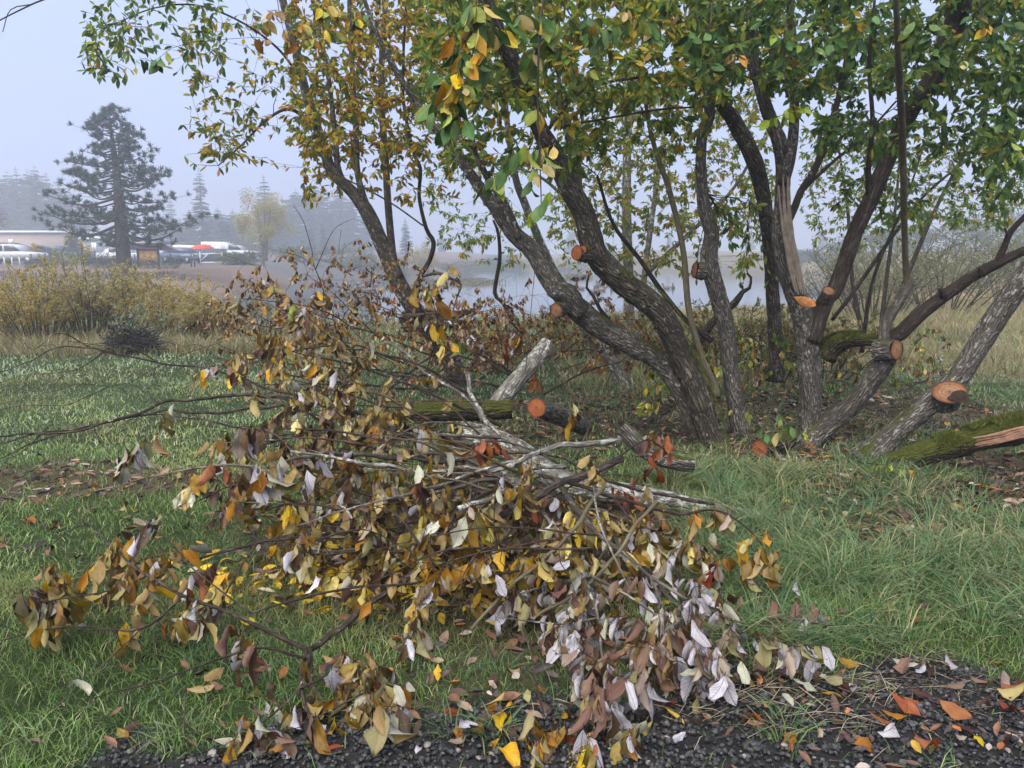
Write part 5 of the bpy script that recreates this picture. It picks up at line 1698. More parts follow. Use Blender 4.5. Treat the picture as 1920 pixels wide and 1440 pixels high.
leaf_tree('round yellow leaved tree beyond the lake corner', 503, 354, 84, 118, 9500, .2, [(0.5, 0.42, 0.1), (0.42, 0.37, 0.09), (0.55, 0.33, 0.05), (0.30, 0.30, 0.1)], (3, 3, .8, 3), low=.16, clumps=46)
leaf_tree('bare brownish tree cut off by the left edge', -12, 368, 66, 90, 2600, .13, [(0.18, 0.12, 0.08), (0.3, 0.2, 0.09), (0.1, 0.08, 0.06)], (2, 1, 2), low=.35)
leaf_tree('tiny orange leaved tree behind the white car', 76, 452, 72, 24, 700, .12, [(0.55, 0.30, 0.03), (0.6, 0.4, 0.05)], (1, 1), trunk=.04, low=.35, clumps=12, stems=1)
leaf_tree('small gold tree on the far shore between the willow stems', 800, 455, 100, 70, 2600, .22, [(0.45, 0.33, 0.08), (0.35, 0.3, 0.1)], (1, 1), low=.1)
for k, (px, ty, Y, wp) in enumerate(((455, 470, 68, 90), (560, 462, 78, 110), (640, 458, 84, 120), (690, 475, 88, 80), (745, 480, 95, 80), (860, 482, 112, 90), (960, 484, 124, 110), (1060, 482, 132, 120), (1180, 484, 138, 130), (1320, 482, 134, 140), (1440, 484, 126, 110))):
    b0 = at(px, Y)
    hz = P(px, ty, Y)[2] - b0[2]
    th = thing('shore_bush', ['grey green bush on the bank right of the gate', 'hazy bush below the yellow tree', 'big hazy bush on the far shore', 'hazy bush left of the leaning willow', 'faint shore bush behind the leaning willow', 'faint far shore bush left of the islet', 'faint far shore bush above the islet', 'faint far shore bush at the middle trunks', 'faint far shore bush behind the thick trunks', 'faint far shore bush right of the middle willow', 'faint far shore bush left of the dark trunk'][k], 'bush', tuple(b0), 'hazy bushes along the far shore')
    mb = MB()
    wm = wp * PM(Y) / 2
    leafcloud(mb, 2300, b0 + np.array([0, 0, hz * .45]), (wm, wm * .7, hz * .62), .2, [(0.12, 0.15, 0.07), (0.2, 0.2, 0.1), (0.09, 0.11, 0.06), (0.3, 0.25, 0.12)], (3, 2, 2, .8), clumps=34)
    mb.build('foliage', M_CROWN, th, kind='stuff')


def hedge(label, px0, px1, Y, hz, cols, dy=1.0, n=2400):
    a, b = at(px0, Y), at(px1, Y)
    m_ = (a + b) / 2
    th = thing('hedge', label, 'hedge', tuple(m_))
    mb = MB()
    k = 14
    for i in range(k):
        c = a + (b - a) * (i + .5) / k
        leafcloud(mb, n // k, c + np.array([0, 0, hz * .45]), (abs(b[0] - a[0]) / k * .75, dy, hz * .55), .11, cols, [1] * len(cols), clumps=9, hollow=.1, csize=.5)
    mb.build('foliage', M_CROWN, th, kind='stuff')


JUN = [(0.045, 0.06, 0.04), (0.07, 0.085, 0.055), (0.10, 0.11, 0.07)]
hedge('dark low juniper hedge in front of the notice shelter', 246, 352, 60, 1.0, JUN)
hedge('dark low hedge left of the pine trunk', 172, 226, 61, 1.2, JUN)
hedge('scruffy grey green verge in front of the white car', 60, 112, 62, .7, [(0.09, 0.1, 0.06), (0.14, 0.13, 0.08)])
hedge('pale grey green bed behind the fence', 112, 172, 68, .9, [(0.16, 0.19, 0.12), (0.2, 0.22, 0.15)])
hedge('clipped green shrubs behind the pale bed', 116, 178, 74, 1.7, [(0.07, 0.1, 0.05), (0.11, 0.13, 0.07)])


# ------------------------------------------------------------------ buildings
def walls(name, label, px0, px1, top_py, Y, depth, wallc, trimc, overh=.3, pitch=0.0, door=None):
    b = at((px0 + px1) / 2, Y)
    wm = (px1 - px0) * PM(Y)
    h = P(px0, top_py, Y)[2] - b[2]
    t = thing(name, label, 'building', tuple(b))
    mb = MB()
    mb.box(b + np.array([0, depth / 2, h / 2 - .15]), (wm, depth, h - .1))
    mb.build('wall', plain(name + '_wall', wallc, .8, .06, .6), t)
    mb = MB()
    mb.box(b + np.array([0, depth / 2, h - .05]), (wm + 2 * overh, depth + 2 * overh, .28))
    mb.build('roof', plain(name + '_trim', trimc, .6, .05, 1), t)
    mb = MB()
    mb.box(b + np.array([0, -.02, .55]), (wm * .998, .06, 1.1))
    mb.build('base_band', plain(name + '_band', tuple(c * .45 for c in wallc), .8, .1, 1), t)
    if door:
        for fx, fw, fz, fh in door:
            mb = MB()
            mb.box(b + np.array([fx * wm, -.03, fz]), (fw, .1, fh))
            mb.build('door', plain('roller_door', (0.34, 0.38, 0.46), .6, .08, 2), t)
    return t


walls('long_building', 'long low tan building with a white roof edge behind the parked white car', -60, 139, 434, 98, 14, (0.42, 0.34, 0.30), (0.75, 0.76, 0.8))
walls('small_building', 'small pale building with a grey roller door left of the pine trunk', 168, 262, 447, 94, 9, (0.50, 0.45, 0.40), (0.62, 0.63, 0.68), door=((-.18, 2.6, 1.6, 2.6),))
# gabled roof behind the white car
b0 = at(12, 84)
hz = P(12, 456, 84)[2] - b0[2]
th = thing('shed', 'small shed with orange brown gable roof behind the white car', 'shed', tuple(b0))
mb = MB()
mb.prism([(-2.4, 0), (2.4, 0), (2.4, hz * .62), (0, hz - .1), (-2.4, hz * .62)], 0, 3, tuple(b0))
mb.build('wall', plain('shed_board', (0.22, 0.12, 0.07), .8, .2, 2), th)
for s in (-1, 1):
    mb = MB()
    mb.prism([(s * 2.9, hz * .55), (s * 2.9, hz * .55 + .16), (0, hz + .1), (0, hz - .06)][::s], -.3, 3.3, tuple(b0))
    mb.build('roof', plain('shed_roof', (0.10, 0.075, 0.07), .7, .2, 2), th)

# notice shelter
b0 = at(287, 62)
th = thing('notice_shelter', 'open timber notice shelter with amber board panels beside the pine', 'shelter', tuple(b0))
M_POST = plain('dark_post', (0.045, 0.032, 0.028), .7, .2, 4)
s_ = PM(62)
zt = P(287, 466, 62)[2] - b0[2]
for px in (268, 306):
    mb = MB()
    mb.box(b0 + np.array([(px - 287) * s_, 0, zt / 2]), (.13, .13, zt))
    mb.build('post', M_POST, th)
for k in range(3):
    mb = MB()
    mb.box(b0 + np.array([(-12.2 + k * 12.2) * s_, .05, zt * .53]), (11.4 * s_, .05, zt * .72))
    p_ = mb.build('board_panel', plain('amber_board', (0.72, 0.40, 0.10), .6, .15, 3), th)
mb = MB()
mb.box(b0 + np.array([0, .05, zt * .92]), (40 * s_, .1, .1))
mb.build('beam', M_POST, th)
mb = MB()
mb.box(b0 + np.array([0, -.1, zt + .18]), (78 * s_, 2.0, .09), tilt=('X', R(-14)))
mb.build('roof', plain('shelter_roof', (0.24, 0.25, 0.30), .5, .1, 2), th)

# ------------------------------------------------------------------ vehicles
M_GLASS = plain('car_glass', (0.05, 0.06, 0.075), .12, .1, 1, .6)
M_TYRE = plain('tyre', (0.02, 0.02, 0.022), .9, .2, 5)
M_RIM = plain('rim', (0.5, 0.5, 0.52), .35, .1, 5, .5, .6)
M_LAMP = plain('headlamp', (0.7, 0.72, 0.75), .2, .1, 5)
M_BUMP = plain('grey_plastic', (0.12, 0.12, 0.13), .6, .1, 5)


def car(label, px, Y, paint, lower, green, wins, L, W=1.75, wr=.36, axles=(-1.3, 1.4), rz=0.0, cat='car', group=None, name='parked_car'):
    b = at(px, Y)
    t = thing(name, label, cat, tuple(b), group)
    mat = plain('paint_' + cat, paint, .3, .03, 1, .5)
    mb = MB()
    mb.prism(lower, -W / 2, W / 2, tuple(b), rz)
    mb.build('body', mat, t)
    mb = MB()
    mb.prism(green, -W / 2 + .09, W / 2 - .09, tuple(b), rz)
    mb.build('roof_cabin', mat, t)
    for q in wins:
        for y0, y1 in ((-W / 2 + .075, -W / 2 + .10), (W / 2 - .10, W / 2 - .075)):
            mb = MB()
            mb.prism(q, y0, y1, tuple(b), rz)
            mb.build('window', M_GLASS, t)
    ca, sa = math.cos(rz), math.sin(rz)
    for ax_ in axles:
        for y in (-W / 2 + .06, W / 2 - .06):
            c = b + np.array([ax_ * ca - y * sa, ax_ * sa + y * ca, wr])
            n_ = np.array([-sa, ca, 0]) * (1 if y > 0 else -1)
            mb = MB()
            tube(mb, np.array([c - n_ * .2, c - n_ * .02, c + n_ * .05]), [wr, wr, wr * .88], 20, caps=True)
            wo = mb.build('wheel', M_TYRE, t)
            mb = MB()
            tube(mb, np.array([c + n_ * .03, c + n_ * .065]), [wr * .6, wr * .5], 14, caps=True)
            mb.build('rim', M_RIM, wo)
    fx = max(p[0] for p in lower)
    rx = min(p[0] for p in lower)
    for y in (-.6, .6):
        mb = MB()
        c = b + np.array([(fx - .02) * ca - y * sa, (fx - .02) * sa + y * ca, .78])
        mb.box(c, (.1, .32, .16), rz)
        mb.build('headlight', M_LAMP, t)
    for x in (fx + .02, rx - .02):
        mb = MB()
        mb.box(b + np.array([x * ca, x * sa, .48]), (.14, W * .96, .2), rz)
        mb.build('bumper', M_BUMP, t)
    return t


LOW_SUV = [(-2.3, .42), (2.2, .42), (2.35, .62), (2.33, .88), (2.2, .98), (1.0, 1.08), (-2.32, 1.08), (-2.38, .7)]
GR_SUV = [(-2.28, 1.07), (1.02, 1.07), (.36, 1.66), (-.1, 1.73), (-2.1, 1.72)]
W_SUV = [[(-.62, 1.13), (.78, 1.13), (.25, 1.6), (-.62, 1.62)], [(-2.12, 1.13), (-.8, 1.13), (-.8, 1.62), (-2.0, 1.6)]]
car('white boxy car parked at the left edge facing right', 45, 71, (0.52, 0.54, 0.57), LOW_SUV, GR_SUV, W_SUV, 4.7)
LOW_SED = [(-2.2, .36), (2.15, .36), (2.25, .55), (2.2, .74), (1.05, .9), (-1.5, .95), (-2.2, .9), (-2.28, .6)]
GR_SED = [(-1.75, .92), (1.0, .9), (.25, 1.38), (-.3, 1.43), (-1.1, 1.38)]
W_SED = [[(-.3, .96), (.78, .95), (.2, 1.31), (-.3, 1.36)], [(-1.4, .97), (-.4, .96), (-.4, 1.36), (-.98, 1.33)]]
car('silver saloon car parked right behind the pine trunk', 243, 74, (0.50, 0.52, 0.55), LOW_SED, GR_SED, W_SED, 4.5, wr=.31)
car('blue grey car parked just right of the notice shelter', 316, 75, (0.22, 0.28, 0.40), LOW_SUV, GR_SUV, W_SUV, 4.6)
car('dark car with a sloping bonnet parked before the gate', 351, 72, (0.10, 0.12, 0.18), LOW_SED, GR_SED, W_SED, 4.3, wr=.31, rz=R(-25))
car('white pickup half hidden by bushes right of the gate', 452, 84, (0.5, 0.52, 0.56), LOW_SUV, [(-.9, 1.07), (1.02, 1.07), (.4, 1.62), (-.8, 1.64)], [W_SUV[0]], 4.8)
car('distant white van in front of the long building', 98, 90, (0.55, 0.57, 0.6), LOW_SUV, GR_SUV, W_SUV, 4.6)
car('distant dark car right of the white van', 118, 90, (0.12, 0.14, 0.18), LOW_SUV, GR_SUV, W_SUV, 4.6)

# trailer, red tarp boat
b0 = at(410, 86)
th = thing('box_trailer', 'white box trailer behind the dark fence', 'trailer', tuple(b0))
zt = P(410, 453, 86)[2] - b0[2]
mb = MB()
mb.box(b0 + np.array([-.2, 1, zt * .62]), (40 * PM(86), 2.2, zt * .74))
mb.build('box', plain('white_panel', (0.78, 0.79, 0.82), .5, .04, 1), th)
mb = MB()
mb.box(b0 + np.array([22.5 * PM(86), 1, zt * .6]), (6 * PM(86), 2.0, zt * .62))
mb.build('nose', plain('white_nose', (0.6, 0.62, 0.66), .5, .04, 1), th)
for s in (-.5, .4):
    mb = MB()
    c = b0 + np.array([s, -.1, .36])
    tube(mb, np.array([c, c + np.array([0, .22, 0])]), [.36, .36], 16, caps=True)
    mb.build('wheel', M_TYRE, th)
b0 = at(374, 84)
th = thing('covered_boat', 'boat under a bright red tarp left of the white trailer', 'boat', tuple(b0))
zt = P(374, 458, 84)[2] - b0[2]
mb = MB()
pr = [(-1.6, zt * .42), (1.25, zt * .38), (1.35, zt * .8), (.9, zt), (.4, zt * .97), (-.5, zt * .8), (-1.6, zt * .62)]
mb.prism(pr, 0, 1.9, tuple(b0))
mb.build('tarp', plain('red_tarp', (0.75, 0.07, 0.03), .6, .2, 3), th)
mb = MB()
mb.prism([(-1.5, zt * .35), (1.1, zt * .3), (1.2, zt * .52), (-1.6, zt * .56)], .1, 1.8, tuple(b0))
mb.build('hull', plain('grey_hull', (0.3, 0.32, 0.36), .5, .1, 2), th)
b0 = at(345, 90)
th = thing('white_awning', 'pale flat topped tent left of the red tarp', 'tent', tuple(b0))
zt = P(345, 459, 90)[2] - b0[2]
mb = MB()
mb.prism([(-2.2, zt * .7), (2.6, zt * .68), (2.2, zt * .9), (0, zt), (-2, zt * .95)], 0, 3, tuple(b0))
mb.build('canopy', plain('tent_cloth', (0.74, 0.72, 0.7), .7, .06, 1), th)
for x in (-2, 2.2):
    mb = MB()
    mb.box(b0 + np.array([x, .2, zt * .35]), (.08, .08, zt * .7))
    mb.build('leg', M_POST, th)

# dark screen fence: boards
fp0, fp1 = at(330, 80), at(432, 80)
th = thing('board_fence', 'dark green board fence behind the bar gate', 'fence', tuple((fp0 + fp1) / 2))
nbd = 22
M_FB = plain('dark_fence_board', (0.07, 0.09, 0.10), .8, .2, 2)
for k in range(nbd):
    mb = MB()
    c = fp0 + (fp1 - fp0) * (k + .5) / nbd
    mb.box(c + np.array([0, 0, .62]), ((fp1 - fp0)[0] / nbd * .96, .05, 1.24))
    mb.build('board', M_FB, th)
# bar gate
g0, g1 = at(383, 68), at(424, 68)
th = thing('bar_gate', 'grey metal bar gate with a diagonal brace', 'gate', tuple((g0 + g1) / 2))
M_MET = plain('galvanised_bar', (0.50, 0.52, 0.55), .5, .1, 4, .5, .3)
for nm, a, b in (('post', (0, 0), (0, 1.1)), ('post', (1, 0), (1, 1.1)), ('bar', (0, .95), (1, .95)), ('bar', (0, .18), (1, .18)), ('brace', (.03, .35), (.4, .95))):
    mb = MB()
    p_ = lambda q: g0 + (g1 - g0) * q[0] + np.array([0, 0, q[1]])
    mb.cyl(p_(a), p_(b), .05, 8)
    mb.build(nm, M_MET, th)
# wire fence posts at the left
for k, px in enumerate((4, 20, 34, 48, 70, 85, 97, 110, 245, 262, 328, 366, 372)):
    b0 = at(px, 63)
    hz = 1.0 if px > 50 else .85
    th = thing('fence_post', 'thin %s wire fence post %s' % ('white' if px < 60 else 'dark', ['at the left edge', 'below the white car door', 'below the white car pillar', 'beside the front wheel', 'before the white car bonnet', 'below the orange tree', 'right of the car front', 'standing alone on the bank', 'right of the pine trunk', 'left of the shelter', 'right of the shelter', 'left of the gate', 'next to the gate post'][k]), 'post', tuple(b0), 'fence posts along the bank')
    mb = MB()
    mb.cyl(b0 - np.array([0, 0, .1]), b0 + np.array([0, 0, hz]), .05 if px != 110 else .08, 8)
    mb.build('post_shaft', plain('post_paint', (0.6, 0.6, 0.6) if px < 60 else (0.06, 0.055, 0.055), .7, .15, 4), th)
    mb = MB()
    mb.box(b0 + np.array([0, 0, hz + .02]), (.12, .12, .05))
    mb.build('post_cap', M_POST, th)


def sign(label, px, top, bot, w_, Y, panels=1, col=(0.75, 0.76, 0.78)):
    b = at(px, Y)
    t = thing('sign', label, 'sign', tuple(b))
    z1, z0 = P(px, top, Y)[2], P(px, bot, Y)[2]
    mb = MB()
    mb.cyl(b - np.array([0, 0, .1]), np.array([b[0], b[1], z1 + .1]), .035, 8)
    mb.build('post', M_POST, t)
    ww = w_ * PM(Y)
    for k in range(panels):
        x = b[0] + (k - (panels - 1) / 2) * (ww / panels) * 1.0
        mb = MB()
        mb.box((x, b[1] - .05, (z0 + z1) / 2), (ww / panels * .82, .03, z1 - z0))
        mb.build('panel', plain('sign_panel', col, .5, .05, 2), t)


sign('pair of narrow white sign boards on a post left of the pine', 189, 455, 471, 9, 66, 2)
sign('small white notice box on a post right of the sign pair', 212, 467, 478, 8, 64)
sign('white sign above the car bonnet by the long building', 36, 448, 457, 10, 78)
sign('small white square sign in the hazy meadow at the right', 1735, 482, 494, 12, 50)
b0 = at(1524, 84)
th = thing('pole', 'thin pale pole in the fog beyond the meadow', 'pole', tuple(b0))
mb = MB()
mb.cyl(b0, np.array([b0[0], b0[1], P(1524, 455, 84)[2]]), .035, 8)
mb.build('shaft', plain('pale_pole', (0.4, 0.42, 0.45), .5), th)
mb = MB()
mb.cyl(b0, b0 + np.array([0, 0, .3]), .14, 8)
mb.build('foot', M_MET, th)

# ------------------------------------------------------------------ islet and ducks
def islet(name, px, py, wpx, lab):
    c = G(px, py, WATER_Z)
    wm = wpx * PM(c[1]) / 2
    mb = MB()
    a = np.linspace(0, 2 * math.pi, 28, endpoint=False)
    V = [c + np.array([0, 0, .22])]
    for k, z in ((.6, .16), (1.0, -.15)):
        wob = 1 + .2 * np.sin(a * 3 + 1)
        for j in range(28):
            V.append(c + np.array([math.cos(a[j]) * wm * k * wob[j], math.sin(a[j]) * wm * .5 * k * wob[j], z]))
    t = [[0, 1 + j, 1 + (j + 1) % 28] for j in range(28)]
    q = [[1 + j, 29 + j, 29 + (j + 1) % 28, 1 + (j + 1) % 28] for j in range(28)]
    mb.add(np.array(V), q, t, col=(0.09, 0.08, 0.05))
    o = mb.build(name, bpy.data.materials['soil'], kind='structure')
    mb = MB()
    n = 900
    x = c[0] + rng.normal(0, .42, n) * wm
    y = c[1] + rng.normal(0, .2, n) * wm
    blades(mb, x, y, rng.uniform(.25, .6, n), np.full(n, .05), rng.uniform(.1, .6, n), pick(n, [(0.13, 0.14, 0.06), (0.22, 0.19, 0.1)], (1, 1)), 2, z=np.full(n, c[2] + .05))
    tag(mb.build('reeds', M_GRASS, kind='stuff'), lab, 'reeds')


islet('islet', 868, 531, 150, 'low reeds on the islet between the willow stems')
islet('islet', 1082, 522, 60, 'reeds on the small dark islet right of the thick trunk')


def duck_mesh():
    mb = MB()
    body = np.array([[-.26, 0, .10], [-.2, 0, .09], [-.05, 0, .08], [.1, 0, .08], [.2, 0, .1], [.25, 0, .13]])
    tube(mb, catmull(body, .04), [.01, .06, .11, .11, .07, .02], 10, caps=True)
    tube(mb, catmull(np.array([[.18, 0, .1], [.23, 0, .2], [.23, 0, .27], [.27, 0, .29], [.35, 0, .275]]), .03), [.05, .035, .035, .042, .012], 8, caps=True, m=1)
    return mb.mesh('duck', [plain('duck_body', (0.16, 0.13, 0.11), .7, .3, 12), plain('duck_head', (0.05, 0.05, 0.05), .6, .2, 12)])


DM = duck_mesh()
DUCKS = [(1118, 540), (1125, 536), (1133, 541), (1141, 537), (1148, 543), (1156, 540), (1164, 546), (1128, 546), (1090, 543), (1250, 542), (1262, 541), (640, 540), (655, 536), (668, 543), (682, 539), (694, 545), (702, 537), (636, 546), (660, 549), (672, 534), (1110, 549), (725, 540), (742, 536)]
for px, py in DUCKS:
    c = G(px, py, WATER_Z - .02)
    o = bpy.data.objects.new('duck', DM)
    COL.objects.link(o)
    o.location = c
    o.rotation_euler = (0, 0, random.uniform(0, 6.28))
    o.scale = (1.3,) * 3
    tag(o, 'small dark duck floating %s' % ('in the flock right of the islet' if px > 1000 else 'near the far left shore'), 'duck', 'ducks on the lake')
# ------------------------------------------------------------------ cut logs of the pile
def log(name, label, pts, mat, sides=20, rough=0.12, face0=None, face1=None, squash=1.0):
    a = np.array([list(P(x, y, Y)) + [wd * PM(Y) / 2] for x, y, Y, wd in pts])
    c = catmull(a, 0.03)
    p, r = c[:, :3], c[:, 3]
    mid = p.mean(0)
    t = thing(name, label, 'log', (mid[0], mid[1], max(0, mid[2] - 0.1)))
    mb = MB()
    tube(mb, p, r, sides, caps=True, rough=rough, seed=random.uniform(0, 30))
    mb.build('log_body', mat, t)
    for f, i, s in ((face0, 0, -1), (face1, -1, 1)):
        if f:
            tt = frames(p)[0][i] * s
            mb = MB()
            disc(mb, p[i] + tt * 0.004, tt, r[i] * 1.0, squash)
            mb.build('cut_face', f, t)
    return t, p, r


log('cut_log', 'pale lichen spotted log propped up at an angle on the pile', [(925, 772, 5.55, 38), (940, 748, 5.6, 34), (985, 695, 5.75, 33), (1028, 645, 5.9, 31)], M_BARK_PALE, 20, 0.06, None, M_TWIG_DRY)
log('cut_log', 'dark cracked log lying level with moss along its top', [(700, 772, 5.5, 30), (760, 772, 5.4, 36), (850, 772, 5.3, 40), (960, 768, 5.3, 36)], M_BARK_MOSS, 20, 0.2)
log('cut_log', 'log with round bright orange sawn end facing out of the pile', [(1006, 764, 4.0, 38), (1022, 769, 4.3, 38), (1050, 780, 4.7, 38), (1095, 800, 5.3, 36)], M_BARK_GREY, 22, 0.12, M_CUT_OLD, None, 0.95)
log('cut_log', 'long grey lichen log sloping from the pile centre down into the right grass',
    [(865, 812, 4.8, 52), (930, 830, 4.7, 54), (1000, 868, 4.6, 52), (1066, 908, 4.5, 48), (1150, 922, 4.45, 42), (1250, 938, 4.4, 38), (1350, 960, 4.3, 36), (1450, 978, 4.25, 34), (1535, 992, 4.2, 30)], M_BARK_PALE, 22, 0.15, M_TWIG_DRY, M_TWIG_DRY)
log('cut_log', 'broken grey log half hidden behind the rust coloured leaves', [(1165, 800, 4.8, 30), (1210, 845, 4.75, 34), (1270, 868, 4.7, 30), (1300, 872, 4.7, 26)], M_BARK_GREY, 18, 0.15)
log('cut_log', 'smooth grey log end beneath the pale lichen branches', [(790, 850, 4.6, 34), (870, 872, 4.5, 36), (960, 905, 4.35, 34), (1040, 950, 4.2, 30)], M_BARK_SMOOTH, 18, 0.1)
log('cut_log', 'short hollow cut log with a red orange ring at the willow foot', [(1425, 842, 5.6, 34), (1450, 832, 5.75, 34), (1480, 826, 5.95, 30)], M_BARK_DARK, 18, 0.12, M_CUT_OLD, None)
log('cut_log', 'small charred log on the lawn beside the dark heap', [(170, 684, 11.6, 18), (195, 680, 11.6, 24), (222, 676, 11.5, 20)], plain('charred_wood', (0.035, 0.03, 0.032), 0.9, 0.4, 12), 14, 0.2, None, None)
log('cut_log', 'dark stick of firewood on the stacked sticks by the shore', [(845, 590, 8.1, 8), (880, 584, 8.1, 10), (893, 582, 8.1, 9)], M_BARK_DARK, 10, 0.15)


# ------------------------------------------------------------------ cut branches of the pile
def side_twigs(sk, paths, n, ln, flat=0.5, up=0.0, zmin=0.03):
    tg = []
    for _ in range(n):
        p, r = random.choice(paths)
        i = random.randrange(len(p) // 4, len(p))
        t = frames(p)[0][i]
        s = norm(t * 0.8 + np.array([random.gauss(0, 1), random.gauss(0, 1), random.gauss(up, 1) * flat]))
        q = p[i] + s * ln * random.uniform(0.4, 1.2)
        q[2] = max(q[2], zmin)
        tg.append(q)
    return tg


def branch(label, paths, clusters=(), nside=0, sidelen=0.35, mat=None, twmat=None, group=None, form='wilt', cap=300, under=0.55, L=0.105, sidemix=None, sidek=(3, 6), name='cut_branch', flat=0.5, up=0.0):
    """paths: list of (points (px,py,Y), r0, r1 in metres); clusters: (px,py,Y,n,mix[,L])"""
    res = []
    sk = Skel()
    for pts, r0, r1 in paths:
        a = np.array([P(*q) if len(q) == 3 else q for q in pts])
        p = catmull(a, 0.03)
        p = p + (np.stack([vnoise(p * 9 + 3), vnoise(p * 9 + 17), vnoise(p * 9 + 31)], -1) - 0.5) * min(0.03, r0 * 2)
        p[:, 2] = np.maximum(p[:, 2], 0.008)
        res.append((p, np.linspace(r0, r1, len(p))))
        sk.add(p, res[-1][1])
    b = res[0][0][0]
    t = thing(name, label, 'branch', (b[0], b[1], 0), group)
    mb = MB()
    for p, r in res:
        tube(mb, p, r, 9 if r[0] > 0.008 else 6, caps=True, rough=0.06, seed=random.uniform(0, 20))
    mb.build('stem', mat or M_BARK_WET, t)
    tg = [P(c_[0], c_[1], c_[2]) for c_ in clusters]
    for q in tg:
        q[2] = max(q[2], 0.03)
    nc = len(tg)
    tg += side_twigs(sk, res, nside, sidelen, flat, up)
    tw = sk.grow(tg, 0.1, gain=0.006, rtip=0.0013, up_pen=0.2) if tg else []
    if tw:
        if cap == 0 or len(tw) > 70:
            mb = MB()
            twig_mesh(mb, tw, 4)
            mb.build('side_twigs', twmat or M_TWIG, t, kind='stuff')
        else:
            for q_ in tw:
                mb = MB()
                twig_mesh(mb, [q_], 5)
                mb.build('twig', twmat or M_TWIG, t)
    fol = Foliage(t, form, cap)
    for c_, r_, i in tw:
        if i < nc:
            k = clusters[i]
            cluster(fol, c_[-1], k[3], k[4], k[5] if len(k) > 5 else L, under, 0.38, norm(c_[-1] - c_[-2]))
        elif sidemix:
            cluster(fol, c_[-1], random.randint(*sidek), sidemix, L, under, 0.45, norm(c_[-1] - c_[-2]))
    fol.close()
    return t, res, sk


# dark forked branch sweeping to the front left
branch('dark forked branch sweeping down to the front left over the lawn', [
    ([(1167, 860, 3.75), (1060, 905, 3.5), (950, 965, 3.3), (860, 1020, 3.1), (800, 1058, 3.0), (700, 1130, 2.8), (620, 1190, 2.65), (572, 1216, 2.55)], 0.020, 0.011),
    ([(572, 1216, 2.55), (480, 1175, 2.6), (420, 1145, 2.65), (345, 1118, 2.7), (250, 1062, 2.8), (190, 1005, 2.95), (140, 950, 3.1)], 0.009, 0.002),
    ([(345, 1118, 2.7), (265, 1178, 2.65), (120, 1175, 2.68), (0, 1200, 2.72), (-60, 1215, 2.72)], 0.005, 0.002),
    ([(265, 1178, 2.65), (200, 1240, 2.5), (100, 1330, 2.35)], 0.003, 0.0015),
    ([(572, 1216, 2.55), (562, 1270, 2.45), (575, 1330, 2.3), (598, 1390, 2.22), (590, 1440, 2.15)], 0.009, 0.004),
    ([(580, 1212, 2.55), (582, 1290, 2.4), (562, 1390, 2.22), (480, 1430, 2.14)], 0.007, 0.003),
    ([(400, 1240, 2.42), (300, 1275, 2.38), (190, 1305, 2.38), (90, 1340, 2.35)], 0.004, 0.0015),
    ([(575, 1235, 2.5), (490, 1215, 2.46), (400, 1240, 2.42)], 0.005, 0.004),
    ([(470, 1150, 2.63), (620, 1108, 2.75), (800, 1092, 2.9), (920, 1078, 3.0), (1010, 1062, 3.05)], 0.004, 0.006),
    ([(470, 1150, 2.63), (380, 1080, 2.75), (310, 1010, 2.9), (250, 960, 3.0)], 0.004, 0.0015),
    ([(350, 1290, 2.32), (345, 1350, 2.22), (350, 1440, 2.1)], 0.003, 0.002),
    ([(330, 1340, 2.25), (380, 1380, 2.2), (460, 1384, 2.18), (560, 1360, 2.22), (680, 1300, 2.32)], 0.003, 0.003),
], [(225, 995, 2.92, 10, 'P', .1), (255, 1000, 2.9, 9, 'W'), (205, 1035, 2.86, 7, 'G'), (165, 1070, 2.8, 10, 'G'), (70, 1108, 2.78, 7, 'G'), (100, 1105, 2.76, 7, 'Y'), (130, 1095, 2.78, 9, 'P'), (215, 1100, 2.75, 10, 'O'), (190, 1120, 2.72, 9, 'B'),
    (130, 1178, 2.68, 7, 'Y'), (90, 1180, 2.68, 4, 'Y'), (275, 1100, 2.72, 7, 'P'), (245, 1150, 2.68, 6, 'Y'), (330, 1015, 2.88, 7, 'G'), (310, 1075, 2.76, 6, 'G'), (345, 1080, 2.74, 7, 'B'), (390, 1105, 2.7, 6, 'Y'), (355, 1022, 2.86, 6, 'G'), (400, 1065, 2.78, 4, 'R'),
    (385, 1165, 2.55, 7, 'O', .11), (430, 1165, 2.52, 10, 'B', .115), (455, 1195, 2.48, 6, 'W', .11), (410, 1230, 2.42, 9, 'O'), (345, 1160, 2.58, 3, 'P'), (640, 1222, 2.42, 10, 'P'), (690, 1220, 2.42, 10, 'O'), (665, 1240, 2.4, 7, 'O'), (720, 1280, 2.32, 9, 'O'), (750, 1285, 2.32, 6, 'O'),
    (700, 1300, 2.3, 9, 'O'), (600, 1310, 2.3, 7, 'Y'), (630, 1300, 2.3, 7, 'O'), (495, 1365, 2.15, 9, 'W', .12), (530, 1370, 2.15, 7, 'W', .115), (450, 1380, 2.14, 9, 'O', .11), (420, 1400, 2.12, 7, 'G'), (475, 1400, 2.1, 6, 'P', .12),
    (780, 1130, 2.75, 9, 'P'), (790, 1120, 2.76, 6, 'P'), (785, 1180, 2.66, 9, 'O'), (760, 1205, 2.6, 7, 'P'), (800, 990, 3.0, 10, 'P', .115), (770, 995, 3.0, 6, 'P'), (870, 965, 3.05, 7, 'G', .12), (800, 1060, 2.9, 7, 'Y'), (680, 1065, 2.85, 7, 'Y')],
    under=0.5, nside=26, sidelen=0.35)

